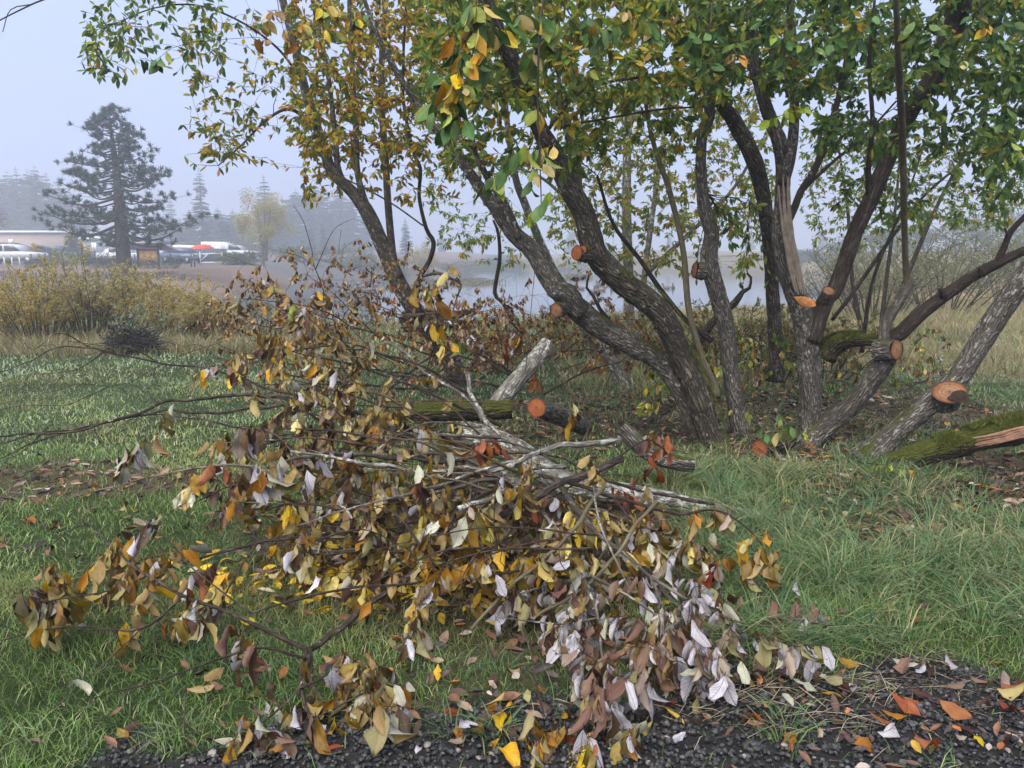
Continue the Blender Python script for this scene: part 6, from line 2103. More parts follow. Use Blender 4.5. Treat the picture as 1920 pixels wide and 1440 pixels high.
# right front sprays with pale lilac undersides
branch('leafy branch at the lower right with pale lilac leaf undersides', [
    ([(1040, 900, 3.7), (1100, 980, 3.45), (1150, 1010, 3.3), (1190, 1060, 3.1), (1240, 1100, 3.0), (1300, 1150, 2.9), (1400, 1175, 2.82), (1490, 1160, 2.85), (1580, 1175, 2.85)], 0.016, 0.003),
    ([(1150, 1010, 3.3), (1100, 1095, 3.0), (1080, 1170, 2.85), (1105, 1260, 2.62), (1120, 1340, 2.48)], 0.008, 0.002),
    ([(1100, 1095, 3.0), (1020, 1100, 2.95), (960, 1120, 2.9)], 0.005, 0.002),
    ([(1240, 1100, 3.0), (1230, 1170, 2.85), (1250, 1250, 2.65), (1300, 1300, 2.5)], 0.006, 0.002),
    ([(1300, 1150, 2.9), (1340, 1200, 2.75), (1410, 1220, 2.7)], 0.005, 0.002),
], [(1095, 1080, 2.95, 7, 'W'), (1130, 1110, 2.92, 6, 'W'), (1060, 1130, 2.88, 7, 'W'), (1030, 1150, 2.85, 5, 'W'), (950, 1125, 2.86, 6, 'W'), (930, 1160, 2.82, 5, 'W'), (990, 1130, 2.85, 3, 'O', .13), (1085, 1200, 2.75, 8, 'W'), (1065, 1220, 2.7, 6, 'W'),
    (1110, 1250, 2.62, 7, 'W'), (1120, 1300, 2.54, 7, 'W'), (1200, 1085, 2.98, 6, 'W'), (1240, 1060, 3.02, 6, 'W'), (1160, 1130, 2.88, 6, 'W'), (1215, 1180, 2.8, 7, 'W'), (1245, 1180, 2.78, 6, 'W'), (1290, 1160, 2.84, 8, 'W'), (1320, 1170, 2.8, 7, 'W'), (1265, 1250, 2.64, 5, 'W'), (1310, 1245, 2.62, 4, 'W'),
    (1390, 1200, 2.72, 6, 'W'), (1420, 1200, 2.72, 5, 'W'), (1350, 1110, 2.9, 6, 'W'), (1385, 1115, 2.9, 4, 'W'), (1490, 1125, 2.88, 3, 'W'), (1470, 1180, 2.8, 5, 'B'), (1510, 1185, 2.8, 4, 'W'), (1540, 1170, 2.84, 4, 'B'), (1560, 1185, 2.82, 4, 'B'),
    (1230, 1230, 2.68, 7, 'B'), (1180, 1230, 2.66, 6, 'B'), (1280, 1210, 2.7, 7, 'B'), (1340, 1230, 2.66, 6, 'B'), (1200, 1290, 2.52, 6, 'B'), (1265, 1290, 2.54, 5, 'Y', .07), (1310, 1290, 2.54, 5, 'Y', .07), (1300, 1100, 2.95, 6, 'M'), (1180, 1160, 2.84, 6, 'B'), (1130, 1180, 2.8, 6, 'B')],
    under=0.85, mat=M_BARK_SMOOTH, twmat=M_TWIG_RED, nside=14, sidelen=0.25, sidemix='W', L=.112)
# ochre sprays above them
branch('branch with drooping ochre leaves ending above the right grass', [
    ([(1010, 890, 3.8), (1150, 930, 3.6), (1260, 960, 3.4), (1350, 960, 3.3), (1420, 1010, 3.2), (1445, 1060, 3.15)], 0.012, 0.003),
    ([(1150, 930, 3.6), (1200, 985, 3.4), (1280, 1010, 3.3), (1330, 1040, 3.2)], 0.006, 0.003),
], [(1270, 985, 3.32, 7, 'O'), (1240, 975, 3.36, 6, 'O'), (1300, 970, 3.3, 7, 'O'), (1340, 955, 3.28, 8, 'O'), (1365, 965, 3.26, 7, 'O'), (1330, 1000, 3.24, 6, 'O'), (1290, 1020, 3.2, 6, 'P'), (1395, 1010, 3.18, 7, 'G'), (1420, 1040, 3.14, 6, 'O'), (1440, 1060, 3.1, 8, 'O', .11), (1400, 1060, 3.12, 6, 'O'),
    (1370, 1040, 3.15, 6, 'O'), (1345, 1060, 3.12, 5, 'B'), (1260, 1040, 3.16, 6, 'P'), (1225, 1010, 3.25, 6, 'M'), (1250, 1090, 3.05, 5, 'W'), (1310, 1080, 3.08, 5, 'M'), (1190, 970, 3.4, 6, 'O'), (1420, 1095, 3.08, 6, 'O')], under=0.35, twmat=M_TWIG_RED)


def spray_spots(n, poly, mixes, dy=(40, 110), nl=(5, 9)):
    out = []
    xs, ys = [q[0] for q in poly], [q[1] for q in poly]
    while len(out) < n:
        x, y = random.uniform(min(xs), max(xs)), random.uniform(min(ys), max(ys))
        ins = False
        for i in range(len(poly)):
            (x1, y1), (x2, y2) = poly[i], poly[(i + 1) % len(poly)]
            if (y1 > y) != (y2 > y) and x < (x2 - x1) * (y - y1) / (y2 - y1) + x1:
                ins = not ins
        if ins:
            out.append((x, y, float(G(x, y + random.uniform(*dy))[1]), random.randint(*nl), random.choice(mixes)))
    return out


LIL = [(960, 1080), (1250, 1060), (1420, 1150), (1560, 1170), (1540, 1220), (1400, 1240), (1330, 1290), (1180, 1310), (1130, 1350), (1080, 1290), (1060, 1220), (930, 1170)]
branch('dense drooping spray of silvery white leaves reaching the gravel edge', [
    ([(1020, 960, 3.4), (1080, 1060, 3.05), (1120, 1160, 2.8), (1130, 1260, 2.58), (1120, 1345, 2.42)], 0.012, 0.002),
    ([(1080, 1060, 3.05), (1200, 1130, 2.85), (1290, 1210, 2.68), (1320, 1280, 2.52)], 0.008, 0.002),
    ([(1120, 1160, 2.8), (1040, 1170, 2.75), (950, 1160, 2.78)], 0.005, 0.002),
], spray_spots(44, LIL, 'WWWWWB'), under=0.88, mat=M_BARK_SMOOTH, twmat=M_TWIG_RED, L=.105)
branch('second drooping spray of silvery leaves towards the right grass', [
    ([(1100, 980, 3.3), (1220, 1080, 3.0), (1340, 1150, 2.85), (1450, 1180, 2.8), (1570, 1190, 2.8)], 0.010, 0.002),
    ([(1220, 1080, 3.0), (1260, 1180, 2.78), (1250, 1270, 2.58)], 0.006, 0.002),
], spray_spots(44, LIL, 'WWWWB'), under=0.85, mat=M_BARK_SMOOTH, twmat=M_TWIG_RED, L=.1)
branch('tangle of brown wilted leaves filling the pile front', [
    ([(1000, 920, 3.7), (880, 980, 3.35), (720, 1030, 3.15), (560, 1040, 3.1)], 0.012, 0.003),
    ([(880, 980, 3.35), (900, 1060, 3.05), (960, 1100, 2.95)], 0.007, 0.002),
    ([(720, 1030, 3.15), (640, 960, 3.4), (520, 940, 3.4)], 0.007, 0.002),
], spray_spots(62, [(440, 900), (700, 880), (1000, 930), (1220, 960), (1200, 1060), (1000, 1080), (800, 1090), (560, 1060), (440, 1000)], 'OOMMYYGB', (60, 170)), under=0.45, mat=M_BARK_WET, L=.1)
branch('low branch of brown and gold leaves spreading over the front left lawn', [
    ([(620, 1000, 3.2), (480, 1020, 3.0), (330, 1060, 2.85), (200, 1110, 2.75), (80, 1130, 2.72)], 0.008, 0.002),
    ([(480, 1020, 3.0), (420, 1120, 2.72), (400, 1200, 2.55)], 0.005, 0.002),
], spray_spots(13, [(60, 1070), (230, 990), (380, 1010), (440, 1080), (400, 1160), (240, 1150), (90, 1150)], 'OGPYM', (40, 120), (4, 6)), under=0.5, mat=M_BARK_WET, L=.125)
branch('leafy brown end hanging over the lower left gravel', [
    ([(580, 1230, 2.5), (560, 1290, 2.38), (500, 1350, 2.25), (420, 1400, 2.15)], 0.006, 0.002),
    ([(560, 1290, 2.38), (650, 1260, 2.4), (740, 1290, 2.36)], 0.005, 0.002),
], spray_spots(11, [(420, 1370), (540, 1350), (560, 1300), (640, 1220), (760, 1260), (770, 1320), (640, 1350), (560, 1420), (430, 1430)], 'OOPWWB', (30, 90), (4, 6)), under=0.5, mat=M_BARK_WET, L=.135)
branch('row of leafy tips lying along the bottom edge of the gravel', [
    ([(1200, 1330, 2.4), (1150, 1390, 2.24), (1050, 1410, 2.18), (960, 1400, 2.2)], 0.004, 0.002),
], spray_spots(12, [(950, 1370), (1100, 1350), (1220, 1380), (1230, 1440), (960, 1440)], 'OBYP', (10, 50)), under=0.4, mat=M_BARK_WET, L=.1)
# straight greenish rods crossing the pile front
branch('straight bare rod leaning across the pile front from the gravel side', [([(1135, 910, 3.3), (1090, 975, 3.15), (1040, 1030, 3.0), (970, 1090, 2.9), (880, 1180, 2.75)], 0.010, 0.006)], mat=M_BARK_OLIVE)
branch('thin pale lichen rod dropping steeply through the right sprays', [([(1115, 895, 3.25), (1120, 960, 3.15), (1135, 1010, 3.1), (1160, 1060, 3.0), (1185, 1110, 2.9)], 0.006, 0.004)], mat=M_BARK_PALE)
branch('second straight rod running parallel behind the right sprays', [([(1230, 940, 3.35), (1170, 1020, 3.15), (1110, 1090, 2.98), (1020, 1150, 2.85), (1000, 1165, 2.8)], 0.009, 0.006)], mat=M_BARK_OLIVE)
# long twig with leaves lying on the gravel
branch('thin twig trailing onto the gravel with yellow and brown leaves', [([(980, 1170, 2.72), (1000, 1240, 2.52), (1010, 1300, 2.4), (1035, 1380, 2.25)], 0.004, 0.002), ([(935, 1360, 2.27), (985, 1365, 2.26), (1035, 1380, 2.25), (1110, 1395, 2.2), (1180, 1410, 2.17)], 0.003, 0.002)],
       [(915, 1352, 2.28, 2, 'Y'), (960, 1345, 2.3, 2, 'Y'), (940, 1395, 2.18, 2, 'Y', .11), (985, 1390, 2.2, 5, 'O', .11), (1030, 1395, 2.18, 5, 'O', .11), (1080, 1385, 2.22, 6, 'B', .11), (1130, 1400, 2.18, 5, 'M', .11), (1170, 1405, 2.16, 5, 'O', .11), (1000, 1410, 2.14, 4, 'Y'), (1060, 1340, 2.32, 4, 'B'), (1085, 1365, 2.26, 3, 'R', .11)], under=0.4)

# bare fan of dark twigs over the left lawn
branch('bare dark branch reaching far left over the lawn', [
    ([(760, 800, 4.9), (640, 765, 4.85), (560, 750, 4.8), (480, 742, 4.75), (400, 745, 4.7), (300, 757, 4.65), (240, 782, 4.6), (120, 810, 4.5), (0, 815, 4.45), (-90, 830, 4.4)], 0.016, 0.005),
    ([(580, 757, 4.8), (480, 765, 4.75), (400, 776, 4.7), (310, 771, 4.65), (200, 792, 4.6), (130, 806, 4.55), (60, 832, 4.5), (-20, 868, 4.45)], 0.010, 0.004),
    ([(130, 806, 4.55), (80, 810, 4.5), (0, 832, 4.4), (-70, 845, 4.4)], 0.005, 0.003),
    ([(90, 800, 4.55), (40, 850, 4.4), (10, 860, 4.4)], 0.004, 0.002),
    ([(300, 757, 4.65), (240, 720, 4.8), (170, 740, 4.8), (120, 760, 4.75), (40, 760, 4.7), (-30, 780, 4.7)], 0.004, 0.0015),
    ([(240, 720, 4.8), (330, 670, 5.0), (420, 640, 5.1)], 0.003, 0.0015),
    ([(230, 730, 4.8), (150, 720, 4.8), (90, 735, 4.8), (10, 725, 4.8)], 0.003, 0.0015),
], mat=M_BARK_WET, nside=46, sidelen=0.4, up=0.6, flat=0.7)
branch('thin arching bare branch above the lawn in front of the dark heap', [
    ([(560, 740, 5.1), (490, 725, 5.15), (440, 705, 5.2), (380, 690, 5.2), (300, 681, 5.15), (200, 660, 5.05), (165, 650, 5.0), (100, 655, 4.95), (50, 680, 4.9), (-30, 705, 4.85)], 0.010, 0.003),
    ([(200, 655, 5.05), (150, 690, 5.0), (100, 700, 4.95), (40, 705, 4.9), (-30, 730, 4.85)], 0.004, 0.0015),
    ([(165, 650, 5.0), (110, 625, 4.95), (60, 655, 4.95), (25, 605, 4.95)], 0.003, 0.0012),
    ([(300, 681, 5.15), (240, 650, 5.1), (180, 655, 5.1), (110, 615, 5.1)], 0.004, 0.0015),
    ([(440, 705, 5.2), (380, 650, 5.2), (345, 650, 5.2)], 0.003, 0.0015),
], mat=M_BARK_WET, nside=30, sidelen=0.35, up=0.5, flat=0.7)

# pale lichen covered branches lying across the pile
branch('pale lichen covered branch lying level across the pile', [([(1160, 828, 3.7), (1100, 832, 3.65), (1047, 838, 3.6), (990, 860, 3.52), (935, 880, 3.45), (860, 882, 3.4), (785, 882, 3.38), (710, 872, 3.36), (616, 857, 3.35), (545, 850, 3.4)], 0.015, 0.006), ([(985, 862, 3.52), (930, 872, 3.46), (840, 905, 3.3), (669, 952, 3.15), (560, 985, 3.1)], 0.009, 0.003)],
       [(560, 850, 3.55, 6, 'W'), (590, 860, 3.5, 5, 'W'), (690, 860, 3.6, 5, 'P'), (640, 940, 3.4, 6, 'M'), (600, 965, 3.35, 6, 'O')], mat=M_BARK_PALE, nside=6, sidemix='M')
branch('lichen branch slanting down through the middle of the pile', [([(875, 700, 4.9), (900, 775, 4.6), (960, 830, 4.3), (1000, 870, 4.1), (1040, 900, 3.95)], 0.016, 0.012), ([(720, 640, 5.2), (760, 660, 5.1), (800, 700, 5.0), (875, 745, 4.8), (905, 790, 4.55)], 0.008, 0.012)], mat=M_BARK_PALE)
branch('pale sawn branch stub pointing left at the pile middle', [([(1060, 875, 3.45), (1000, 880, 3.4), (972, 908, 3.3), (910, 935, 3.2), (860, 953, 3.12)], 0.012, 0.014)], mat=M_BARK_PALE, nside=5, sidelen=.3, sidemix='M')
branch('long thin dark branch sagging from left to right across the pile', [([(520, 745, 4.3), (560, 760, 4.2), (635, 815, 4.0), (717, 845, 3.85), (822, 866, 3.75), (935, 849, 3.8), (1047, 856, 3.8), (1115, 890, 3.75), (1197, 920, 3.7), (1290, 936, 3.65), (1340, 945, 3.6)], 0.006, 0.009), ([(1107, 774, 3.95), (1105, 800, 3.9), (1090, 835, 3.85), (1082, 862, 3.8)], 0.004, 0.007)], mat=M_BARK_WET, nside=8, sidelen=.3)
branch('reddish thin wand lying straight across behind the orange sawn end', [([(700, 755, 4.5), (785, 751, 4.45), (880, 753, 4.4), (972, 760, 4.35), (1115, 775, 4.3), (1170, 770, 4.25), (1240, 745, 4.25)], 0.004, 0.003), ([(1014, 590, 4.9), (1030, 650, 4.7), (1047, 700, 4.55), (1075, 740, 4.4), (1115, 775, 4.3)], 0.002, 0.004)],
       [(1070, 790, 4.25, 6, 'O'), (1060, 800, 4.25, 4, 'B')], mat=M_TWIG_RED)
branch('hanging thin bare vine in front of the lake', [([(1000, 420, 5.2), (1002, 500, 5.1), (996, 580, 5.0), (990, 655, 4.9), (985, 700, 4.8)], 0.002, 0.003)], mat=M_BARK_WET)

# leafy branches making up the body of the pile
CORE_AT = ['pointing to the upper left edge', 'pointing at the big pale hanging leaves', 'lying high on the left shoulder', 'pointing down at the yellow drift', 'under the dark forked branch', 'reaching furthest left beyond the pale leaves', 'reaching low to the left lawn', 'climbing onto the dry heap',
           'below the straight rods', 'behind the thin lichen rod', 'beneath the pale lichen branch', 'just above the big pale hanging leaves', 'lowest over the yellow drift', 'crossing under the forked branch middle', 'in the middle left of the pile']
SPOTS = [  # start, mid, end (px,py,Y)
    ((940, 895, 4.4), (800, 830, 4.2), (560, 800, 3.9)), ((940, 895, 4.2), (820, 900, 3.9), (520, 900, 3.5)), ((940, 895, 4.4), (760, 760, 4.6), (560, 720, 4.6)), ((940, 915, 4.0), (860, 960, 3.7), (650, 1010, 3.3)),
    ((940, 895, 4.0), (1000, 950, 3.7), (900, 1040, 3.2)), ((980, 820, 4.7), (720, 800, 4.3), (420, 800, 3.9)), ((940, 895, 4.0), (700, 960, 3.5), (450, 960, 3.4)), ((940, 800, 4.9), (720, 690, 5.0), (520, 640, 4.8)),
    ((940, 905, 3.9), (1080, 990, 3.5), (1010, 1060, 3.2)), ((940, 915, 3.9), (1150, 980, 3.6), (1220, 1040, 3.3)), ((940, 895, 4.2), (850, 870, 4.1), (640, 870, 3.8)), ((900, 830, 4.7), (640, 820, 4.2), (470, 840, 3.8)),
    ((940, 915, 3.9), (800, 1000, 3.4), (560, 1040, 3.15)), ((940, 915, 3.8), (900, 980, 3.5), (760, 1050, 3.1)), ((960, 870, 4.3), (760, 930, 3.7), (600, 960, 3.5))]
for k, (a, b_, c_) in enumerate(SPOTS):
    j = lambda q, s=18: (q[0] + random.uniform(-s, s), q[1] + random.uniform(-s, s), q[2] + random.uniform(-.08, .08))
    mids = [(b_[0] + random.uniform(-30, 30), b_[1] + random.uniform(-15, 15), b_[2])]
    branch('leafy brown cut branch in the brush pile ' + CORE_AT[k],
           [([a] + [j(m_) for m_ in mids] + [j(c_)], 0.013, 0.003), ([j(mids[0], 8), j(((mids[0][0] + c_[0]) / 2, (mids[0][1] + c_[1]) / 2 - 40, c_[2] + .1)), j((c_[0] + 60, c_[1] - 60, c_[2] + 0.15))], 0.006, 0.002)],
           nside=23, sidelen=0.32, L=.092, sidemix=random.choice(['M', 'M', 'M', 'O']), sidek=(4, 8), mat=random.choice([M_BARK_WET, M_BARK_SMOOTH, M_TWIG_DRY]), group='leafy branches in the brush pile', cap=110, under=0.5, up=-0.3, flat=.6)
branch('branch end at the pile left with big pale hanging leaves', [([(760, 860, 3.9), (640, 850, 3.6), (560, 860, 3.4), (500, 880, 3.2), (450, 875, 3.2), (350, 880, 3.3), (220, 910, 3.4), (150, 930, 3.4)], 0.011, 0.002), ([(560, 860, 3.4), (500, 810, 3.5), (430, 830, 3.5), (390, 820, 3.6)], 0.005, 0.002)],
       [(500, 880, 3.05, 8, 'P', .15), (520, 875, 3.05, 6, 'W', .14), (485, 895, 3.0, 5, 'G', .15), (450, 800, 3.4, 4, 'W', .15), (470, 800, 3.4, 4, 'W', .14), (540, 835, 3.5, 5, 'W', .11), (575, 840, 3.5, 5, 'P', .11), (390, 825, 3.5, 6, 'P'), (400, 835, 3.5, 4, 'O'), (290, 815, 3.6, 4, 'P', .13), (265, 830, 3.55, 5, 'P', .12), (245, 845, 3.55, 4, 'P', .12),
        (310, 775, 3.8, 4, 'P', .12), (300, 785, 3.8, 3, 'O', .12), (430, 880, 3.3, 4, 'R')], mat=M_TWIG_DRY, under=0.6, nside=5)
branch('arching branch at the pile top left with yellow drooping leaves', [([(900, 760, 5.0), (800, 690, 4.9), (700, 660, 4.8), (600, 650, 4.7), (520, 665, 4.6), (440, 690, 4.5)], 0.010, 0.003), ([(700, 660, 4.8), (640, 600, 4.9), (560, 570, 5.0), (450, 560, 5.1)], 0.006, 0.002), ([(800, 690, 4.9), (820, 620, 4.8), (810, 560, 4.7), (800, 545, 4.6)], 0.005, 0.002)],
       [(500, 625, 4.6, 6, 'Y'), (485, 620, 4.6, 4, 'G'), (540, 640, 4.6, 6, 'Y'), (530, 655, 4.6, 3, 'G'), (465, 685, 4.5, 5, 'G'), (440, 705, 4.45, 4, 'Y'), (505, 690, 4.5, 2, 'A'), (800, 545, 4.5, 2, 'V'), (820, 555, 4.5, 3, 'O', .16), (535, 550, 4.9, 4, 'A'), (560, 580, 4.9, 4, 'P'), (830, 650, 4.7, 5, 'V'), (870, 640, 4.8, 5, 'V'), (840, 610, 4.8, 3, 'V'),
        (650, 770, 4.6, 6, 'O'), (610, 760, 4.6, 4, 'Y'), (600, 800, 4.5, 3, 'A'), (820, 810, 4.2, 8, 'P', .14), (720, 790, 4.4, 5, 'W', .12), (690, 820, 4.3, 6, 'W', .12)], mat=M_BARK_WET, nside=12, sidemix='O', sidek=(2, 5), under=.4)
branch('branch tip with hanging rust red leaves at the pile right', [([(1120, 900, 4.3), (1170, 850, 4.3), (1215, 825, 4.25), (1240, 840, 4.2), (1290, 850, 4.2)], 0.007, 0.003)], [(1212, 825, 4.22, 5, 'R', .11), (1222, 850, 4.2, 5, 'R', .1), (1262, 850, 4.2, 4, 'R'), (1280, 855, 4.2, 3, 'R'), (1190, 890, 4.1, 5, 'R'), (1240, 890, 4.1, 3, 'R')], under=.3)
branch('rust leaved twig in the middle of the pile', [([(1060, 880, 3.6), (1000, 845, 3.55), (930, 825, 3.55), (880, 840, 3.5)], 0.006, 0.003)], [(905, 825, 3.5, 5, 'R', .09), (925, 830, 3.5, 4, 'R', .09), (945, 840, 3.5, 3, 'R', .09)], under=.3)
branch('wilted rust leaved twig under the straight rods', [([(1090, 900, 3.8), (1040, 930, 3.6), (1000, 945, 3.5), (960, 950, 3.45)], 0.006, 0.003)], [(1000, 945, 3.45, 6, 'R', .11), (970, 950, 3.4, 5, 'R', .11), (1040, 930, 3.5, 5, 'B'), (1190, 930, 3.7, 5, 'R'), (1010, 965, 3.4, 4, 'B')], under=.3)
branch('twig of hanging orange leaves in front of the lake shore', [([(1010, 720, 6.8), (980, 650, 7.0), (950, 620, 7.1), (900, 625, 7.2)], 0.008, 0.003)], [(930, 630, 7.0, 6, 'R', .14), (950, 630, 7.0, 6, 'R', .15), (975, 630, 6.9, 5, 'A', .15), (960, 640, 6.9, 5, 'R', .15), (915, 640, 7.0, 5, 'R', .13), (945, 670, 6.6, 4, 'R', .12), (1005, 710, 6.0, 5, 'A', .12), (1010, 715, 5.9, 4, 'R', .12)], under=.3)

# thin bare wands criss-crossing the pile
for k in range(22):
    x0, y0 = random.uniform(480, 1150), random.uniform(760, 1040)
    a = random.gauss(math.pi * .95, .45) if k % 4 else random.uniform(0, 6.28)
    ln = random.uniform(180, 420)
    Y0 = np.interp(y0, [760, 900, 1040], [4.2, 3.35, 2.95])
    x1, y1 = x0 + math.cos(a) * ln, y0 - abs(math.sin(a)) * ln * .5 * random.choice([1, 1, -.6])
    Y1 = np.interp(y1, [600, 760, 900, 1040, 1200], [4.7, 4.1, 3.4, 2.95, 2.6])
    branch('bare thin wand criss-crossing the top of the brush pile', [([(x0, y0, Y0), ((x0 + x1) / 2, (y0 + y1) / 2 - random.uniform(5, 40), (Y0 + Y1) / 2 - .08), (x1, y1, Y1)], random.uniform(.004, .008), .0015)], nside=5, sidelen=.3,
           mat=random.choice([M_BARK_WET, M_TWIG_RED, M_TWIG, M_TWIG_DRY]), group='bare wands across the pile')

# dry brown brush behind the pile
DRY_AT = ['arching towards the lake', 'lowest on the left', 'at the foot of the leaning willow', 'behind the yellow drooping leaves', 'reaching left to the golden shrubs', 'behind the leaning willow', 'nearest the brush pile', 'topmost against the water', 'furthest left on the lawn', 'right behind the propped lichen log', 'low before the leaning willow', 'spreading right towards the middle willow', 'under the stacked sticks', 'low behind the level mossy log', 'at the right end by the thick trunks']
DRY = [((1000, 720, 7.6), (800, 640, 7.4), (560, 600, 7.2)), ((980, 730, 7.4), (760, 690, 7.0), (480, 690, 6.6)), ((1000, 720, 7.8), (820, 620, 7.9), (640, 560, 7.8)), ((900, 740, 6.8), (700, 700, 6.5), (470, 650, 6.5)), ((860, 720, 7.2), (640, 640, 7.0), (420, 600, 7.0)), ((960, 700, 8.0), (840, 640, 8.0), (720, 590, 8.2)),
       ((820, 730, 6.6), (640, 710, 6.2), (500, 720, 6.0)), ((900, 700, 7.6), (700, 620, 7.6), (500, 560, 7.4)), ((760, 730, 6.8), (560, 690, 6.6), (400, 640, 6.8)), ((880, 730, 6.6), (960, 660, 6.8), (1060, 630, 7.0)), ((800, 740, 6.4), (860, 680, 6.6), (900, 640, 6.8)), ((960, 730, 6.9), (1040, 680, 7.0), (1150, 660, 7.2)), ((740, 720, 7.0), (820, 660, 7.2), (900, 620, 7.6)), ((700, 750, 6.2), (780, 710, 6.2), (880, 690, 6.4)), ((1020, 740, 6.6), (1090, 700, 6.7), (1170, 690, 6.8))]
for k, (a, b_, c_) in enumerate(DRY):
    j = lambda q, s=14: (q[0] + random.uniform(-s, s), q[1] + random.uniform(-s, s), q[2])
    branch('dry brown leaved branch in the older heap ' + DRY_AT[k], [([a, j(b_), j(c_)], 0.012, 0.003), ([j(b_, 5), j(((b_[0] + c_[0]) / 2 + 30, (b_[1] + c_[1]) / 2 - 50, b_[2])), j((c_[0] + 60, c_[1] - 50, c_[2]))], 0.006, 0.002)],
           nside=62, sidelen=0.42, sidemix=random.choice(['B', 'Z', 'Z', 'Z', 'Q']), sidek=(4, 7), mat=M_BARK_WET, twmat=M_TWIG_RED, group='dry branches of the older heap', cap=0, L=0.06, under=.4, up=0.5)
# tangle of bare twigs
for k in range(8):
    a = (random.uniform(860, 1180), random.uniform(660, 700), random.uniform(7.4, 8.6))
    c_ = (a[0] + random.uniform(-160, 160), random.uniform(570, 650), a[2] + random.uniform(-.3, .3))
    branch('bare tangled twig branch in the older heap by the shore', [([a, ((a[0] + c_[0]) / 2 + 20, (a[1] + c_[1]) / 2, a[2]), c_], 0.008, 0.002)], nside=22, sidelen=0.5, mat=M_TWIG_DRY, twmat=M_TWIG_DRY if k % 2 else M_TWIG, group='bare twigs of the older heap', up=0.3)
# upright dead sapling twigs left of the leaning willow
branch('bare twiggy sapling rising left of the leaning willow', [([(640, 690, 6.8), (625, 600, 6.7), (590, 500, 6.6), (585, 470, 6.6), (570, 420, 6.6), (550, 385, 6.5)], 0.007, 0.002), ([(592, 505, 6.6), (620, 440, 6.6), (640, 420, 6.6), (665, 410, 6.6)], 0.004, 0.0015), ([(640, 430, 6.6), (635, 470, 6.55), (640, 490, 6.5)], 0.002, 0.0015), ([(590, 500, 6.6), (560, 480, 6.6), (510, 468, 6.6)], 0.003, 0.0015)],
       [(487, 500, 6.6, 3, 'O'), (435, 530, 6.6, 3, 'R'), (580, 485, 6.5, 3, 'O'), (505, 520, 6.5, 4, 'B')], mat=M_BARK_WET, nside=7, sidelen=.4, L=.07, under=.3)
# stacked sticks by the shore
for k in range(26):
    y = 618 - (k // 2) * 2.6
    Yd = random.uniform(7.9, 8.5)
    x0 = random.uniform(745, 800)
    x1 = x0 + random.uniform(60, 125)
    a, b_ = P(x0, y + random.uniform(-4, 4), Yd), P(x1, y + random.uniform(-7, 5), Yd + random.uniform(-.15, .15))
    mb = MB()
    pl = catmull(np.array([a, (a + b_) / 2 + np.array([0, 0, random.uniform(-.02, .02)]), b_]), 0.08)
    tube(mb, pl, [random.uniform(.012, .022), random.uniform(.008, .015)], 6, caps=True, rough=.05)
    o = mb.build('stick', random.choice([M_BARK_WET, M_BARK_OLIVE, M_TWIG_DRY]))
    tag(o, 'grey bare stick in the small stack by the lake shore', 'stick', 'stacked sticks by the shore')
# ------------------------------------------------------------------ undergrowth
branch('green bramble shoots between the middle trunks', [([(1400, 720, 7.3), (1410, 660, 7.2), (1440, 620, 7.1)], .004, .002), ([(1380, 715, 7.4), (1390, 640, 7.3), (1370, 600, 7.3)], .004, .002), ([(1430, 710, 7.2), (1470, 650, 7.1), (1500, 620, 7.1)], .004, .002)],
       [(1400 + random.uniform(-70, 110), random.uniform(600, 700), random.uniform(7.0, 7.6), 5, 'X') for _ in range(26)], form='fresh', L=.07, name='bramble', mat=M_TWIG_RED, cap=60)
branch('yellow green bramble at the foot of the thick leaning trunks', [([(1230, 790, 6.6), (1240, 740, 6.6), (1220, 700, 6.6)], .004, .002), ([(1250, 790, 6.6), (1270, 750, 6.5), (1260, 720, 6.4)], .004, .002)],
       [(random.uniform(1190, 1290), random.uniform(690, 770), random.uniform(6.4, 6.8), 5, random.choice('XLV')) for _ in range(20)], form='fresh', L=.075, name='bramble', mat=M_TWIG_RED, cap=60)
branch('young seedling with bright green leaves at the riven trunk foot', [([(1480, 850, 5.6), (1475, 810, 5.6), (1462, 780, 5.6)], .003, .0015), ([(1500, 850, 5.6), (1510, 810, 5.55)], .003, .0015)],
       [(1465, 785, 5.55, 3, 'N', .08), (1490, 800, 5.55, 4, 'X', .08), (1510, 815, 5.5, 4, 'L', .08), (1425, 800, 5.7, 5, 'N', .07), (1400, 770, 5.9, 4, 'L', .07), (1440, 815, 5.6, 4, 'D', .1), (1360, 770, 6.0, 4, 'X', .06)], form='fresh', name='seedling', mat=M_BARK_OLIVE)
branch('yellow green sprig hanging at the foot of the sawn trunk', [([(1625, 868, 5.2), (1660, 872, 5.1), (1700, 880, 5.05), (1740, 885, 5.0)], .003, .0015)],
       [(1640, 872, 5.1, 4, 'L', .06), (1665, 872, 5.05, 4, 'V', .06), (1690, 880, 5.0, 4, 'L', .06), (1715, 880, 5.0, 4, 'V', .06), (1735, 885, 5.0, 3, 'L', .06)], form='fresh', name='sprig', mat=M_TWIG)
branch('low weedy bramble under the mossy limb', [([(1600, 720, 6.6), (1620, 690, 6.5), (1660, 700, 6.4)], .004, .002), ([(1560, 730, 6.6), (1570, 690, 6.6)], .004, .002)],
       [(random.uniform(1550, 1760), random.uniform(665, 730), random.uniform(6.4, 7.2), 5, random.choice('XNO')) for _ in range(26)], form='fresh', L=.06, name='bramble', mat=M_TWIG, cap=40)
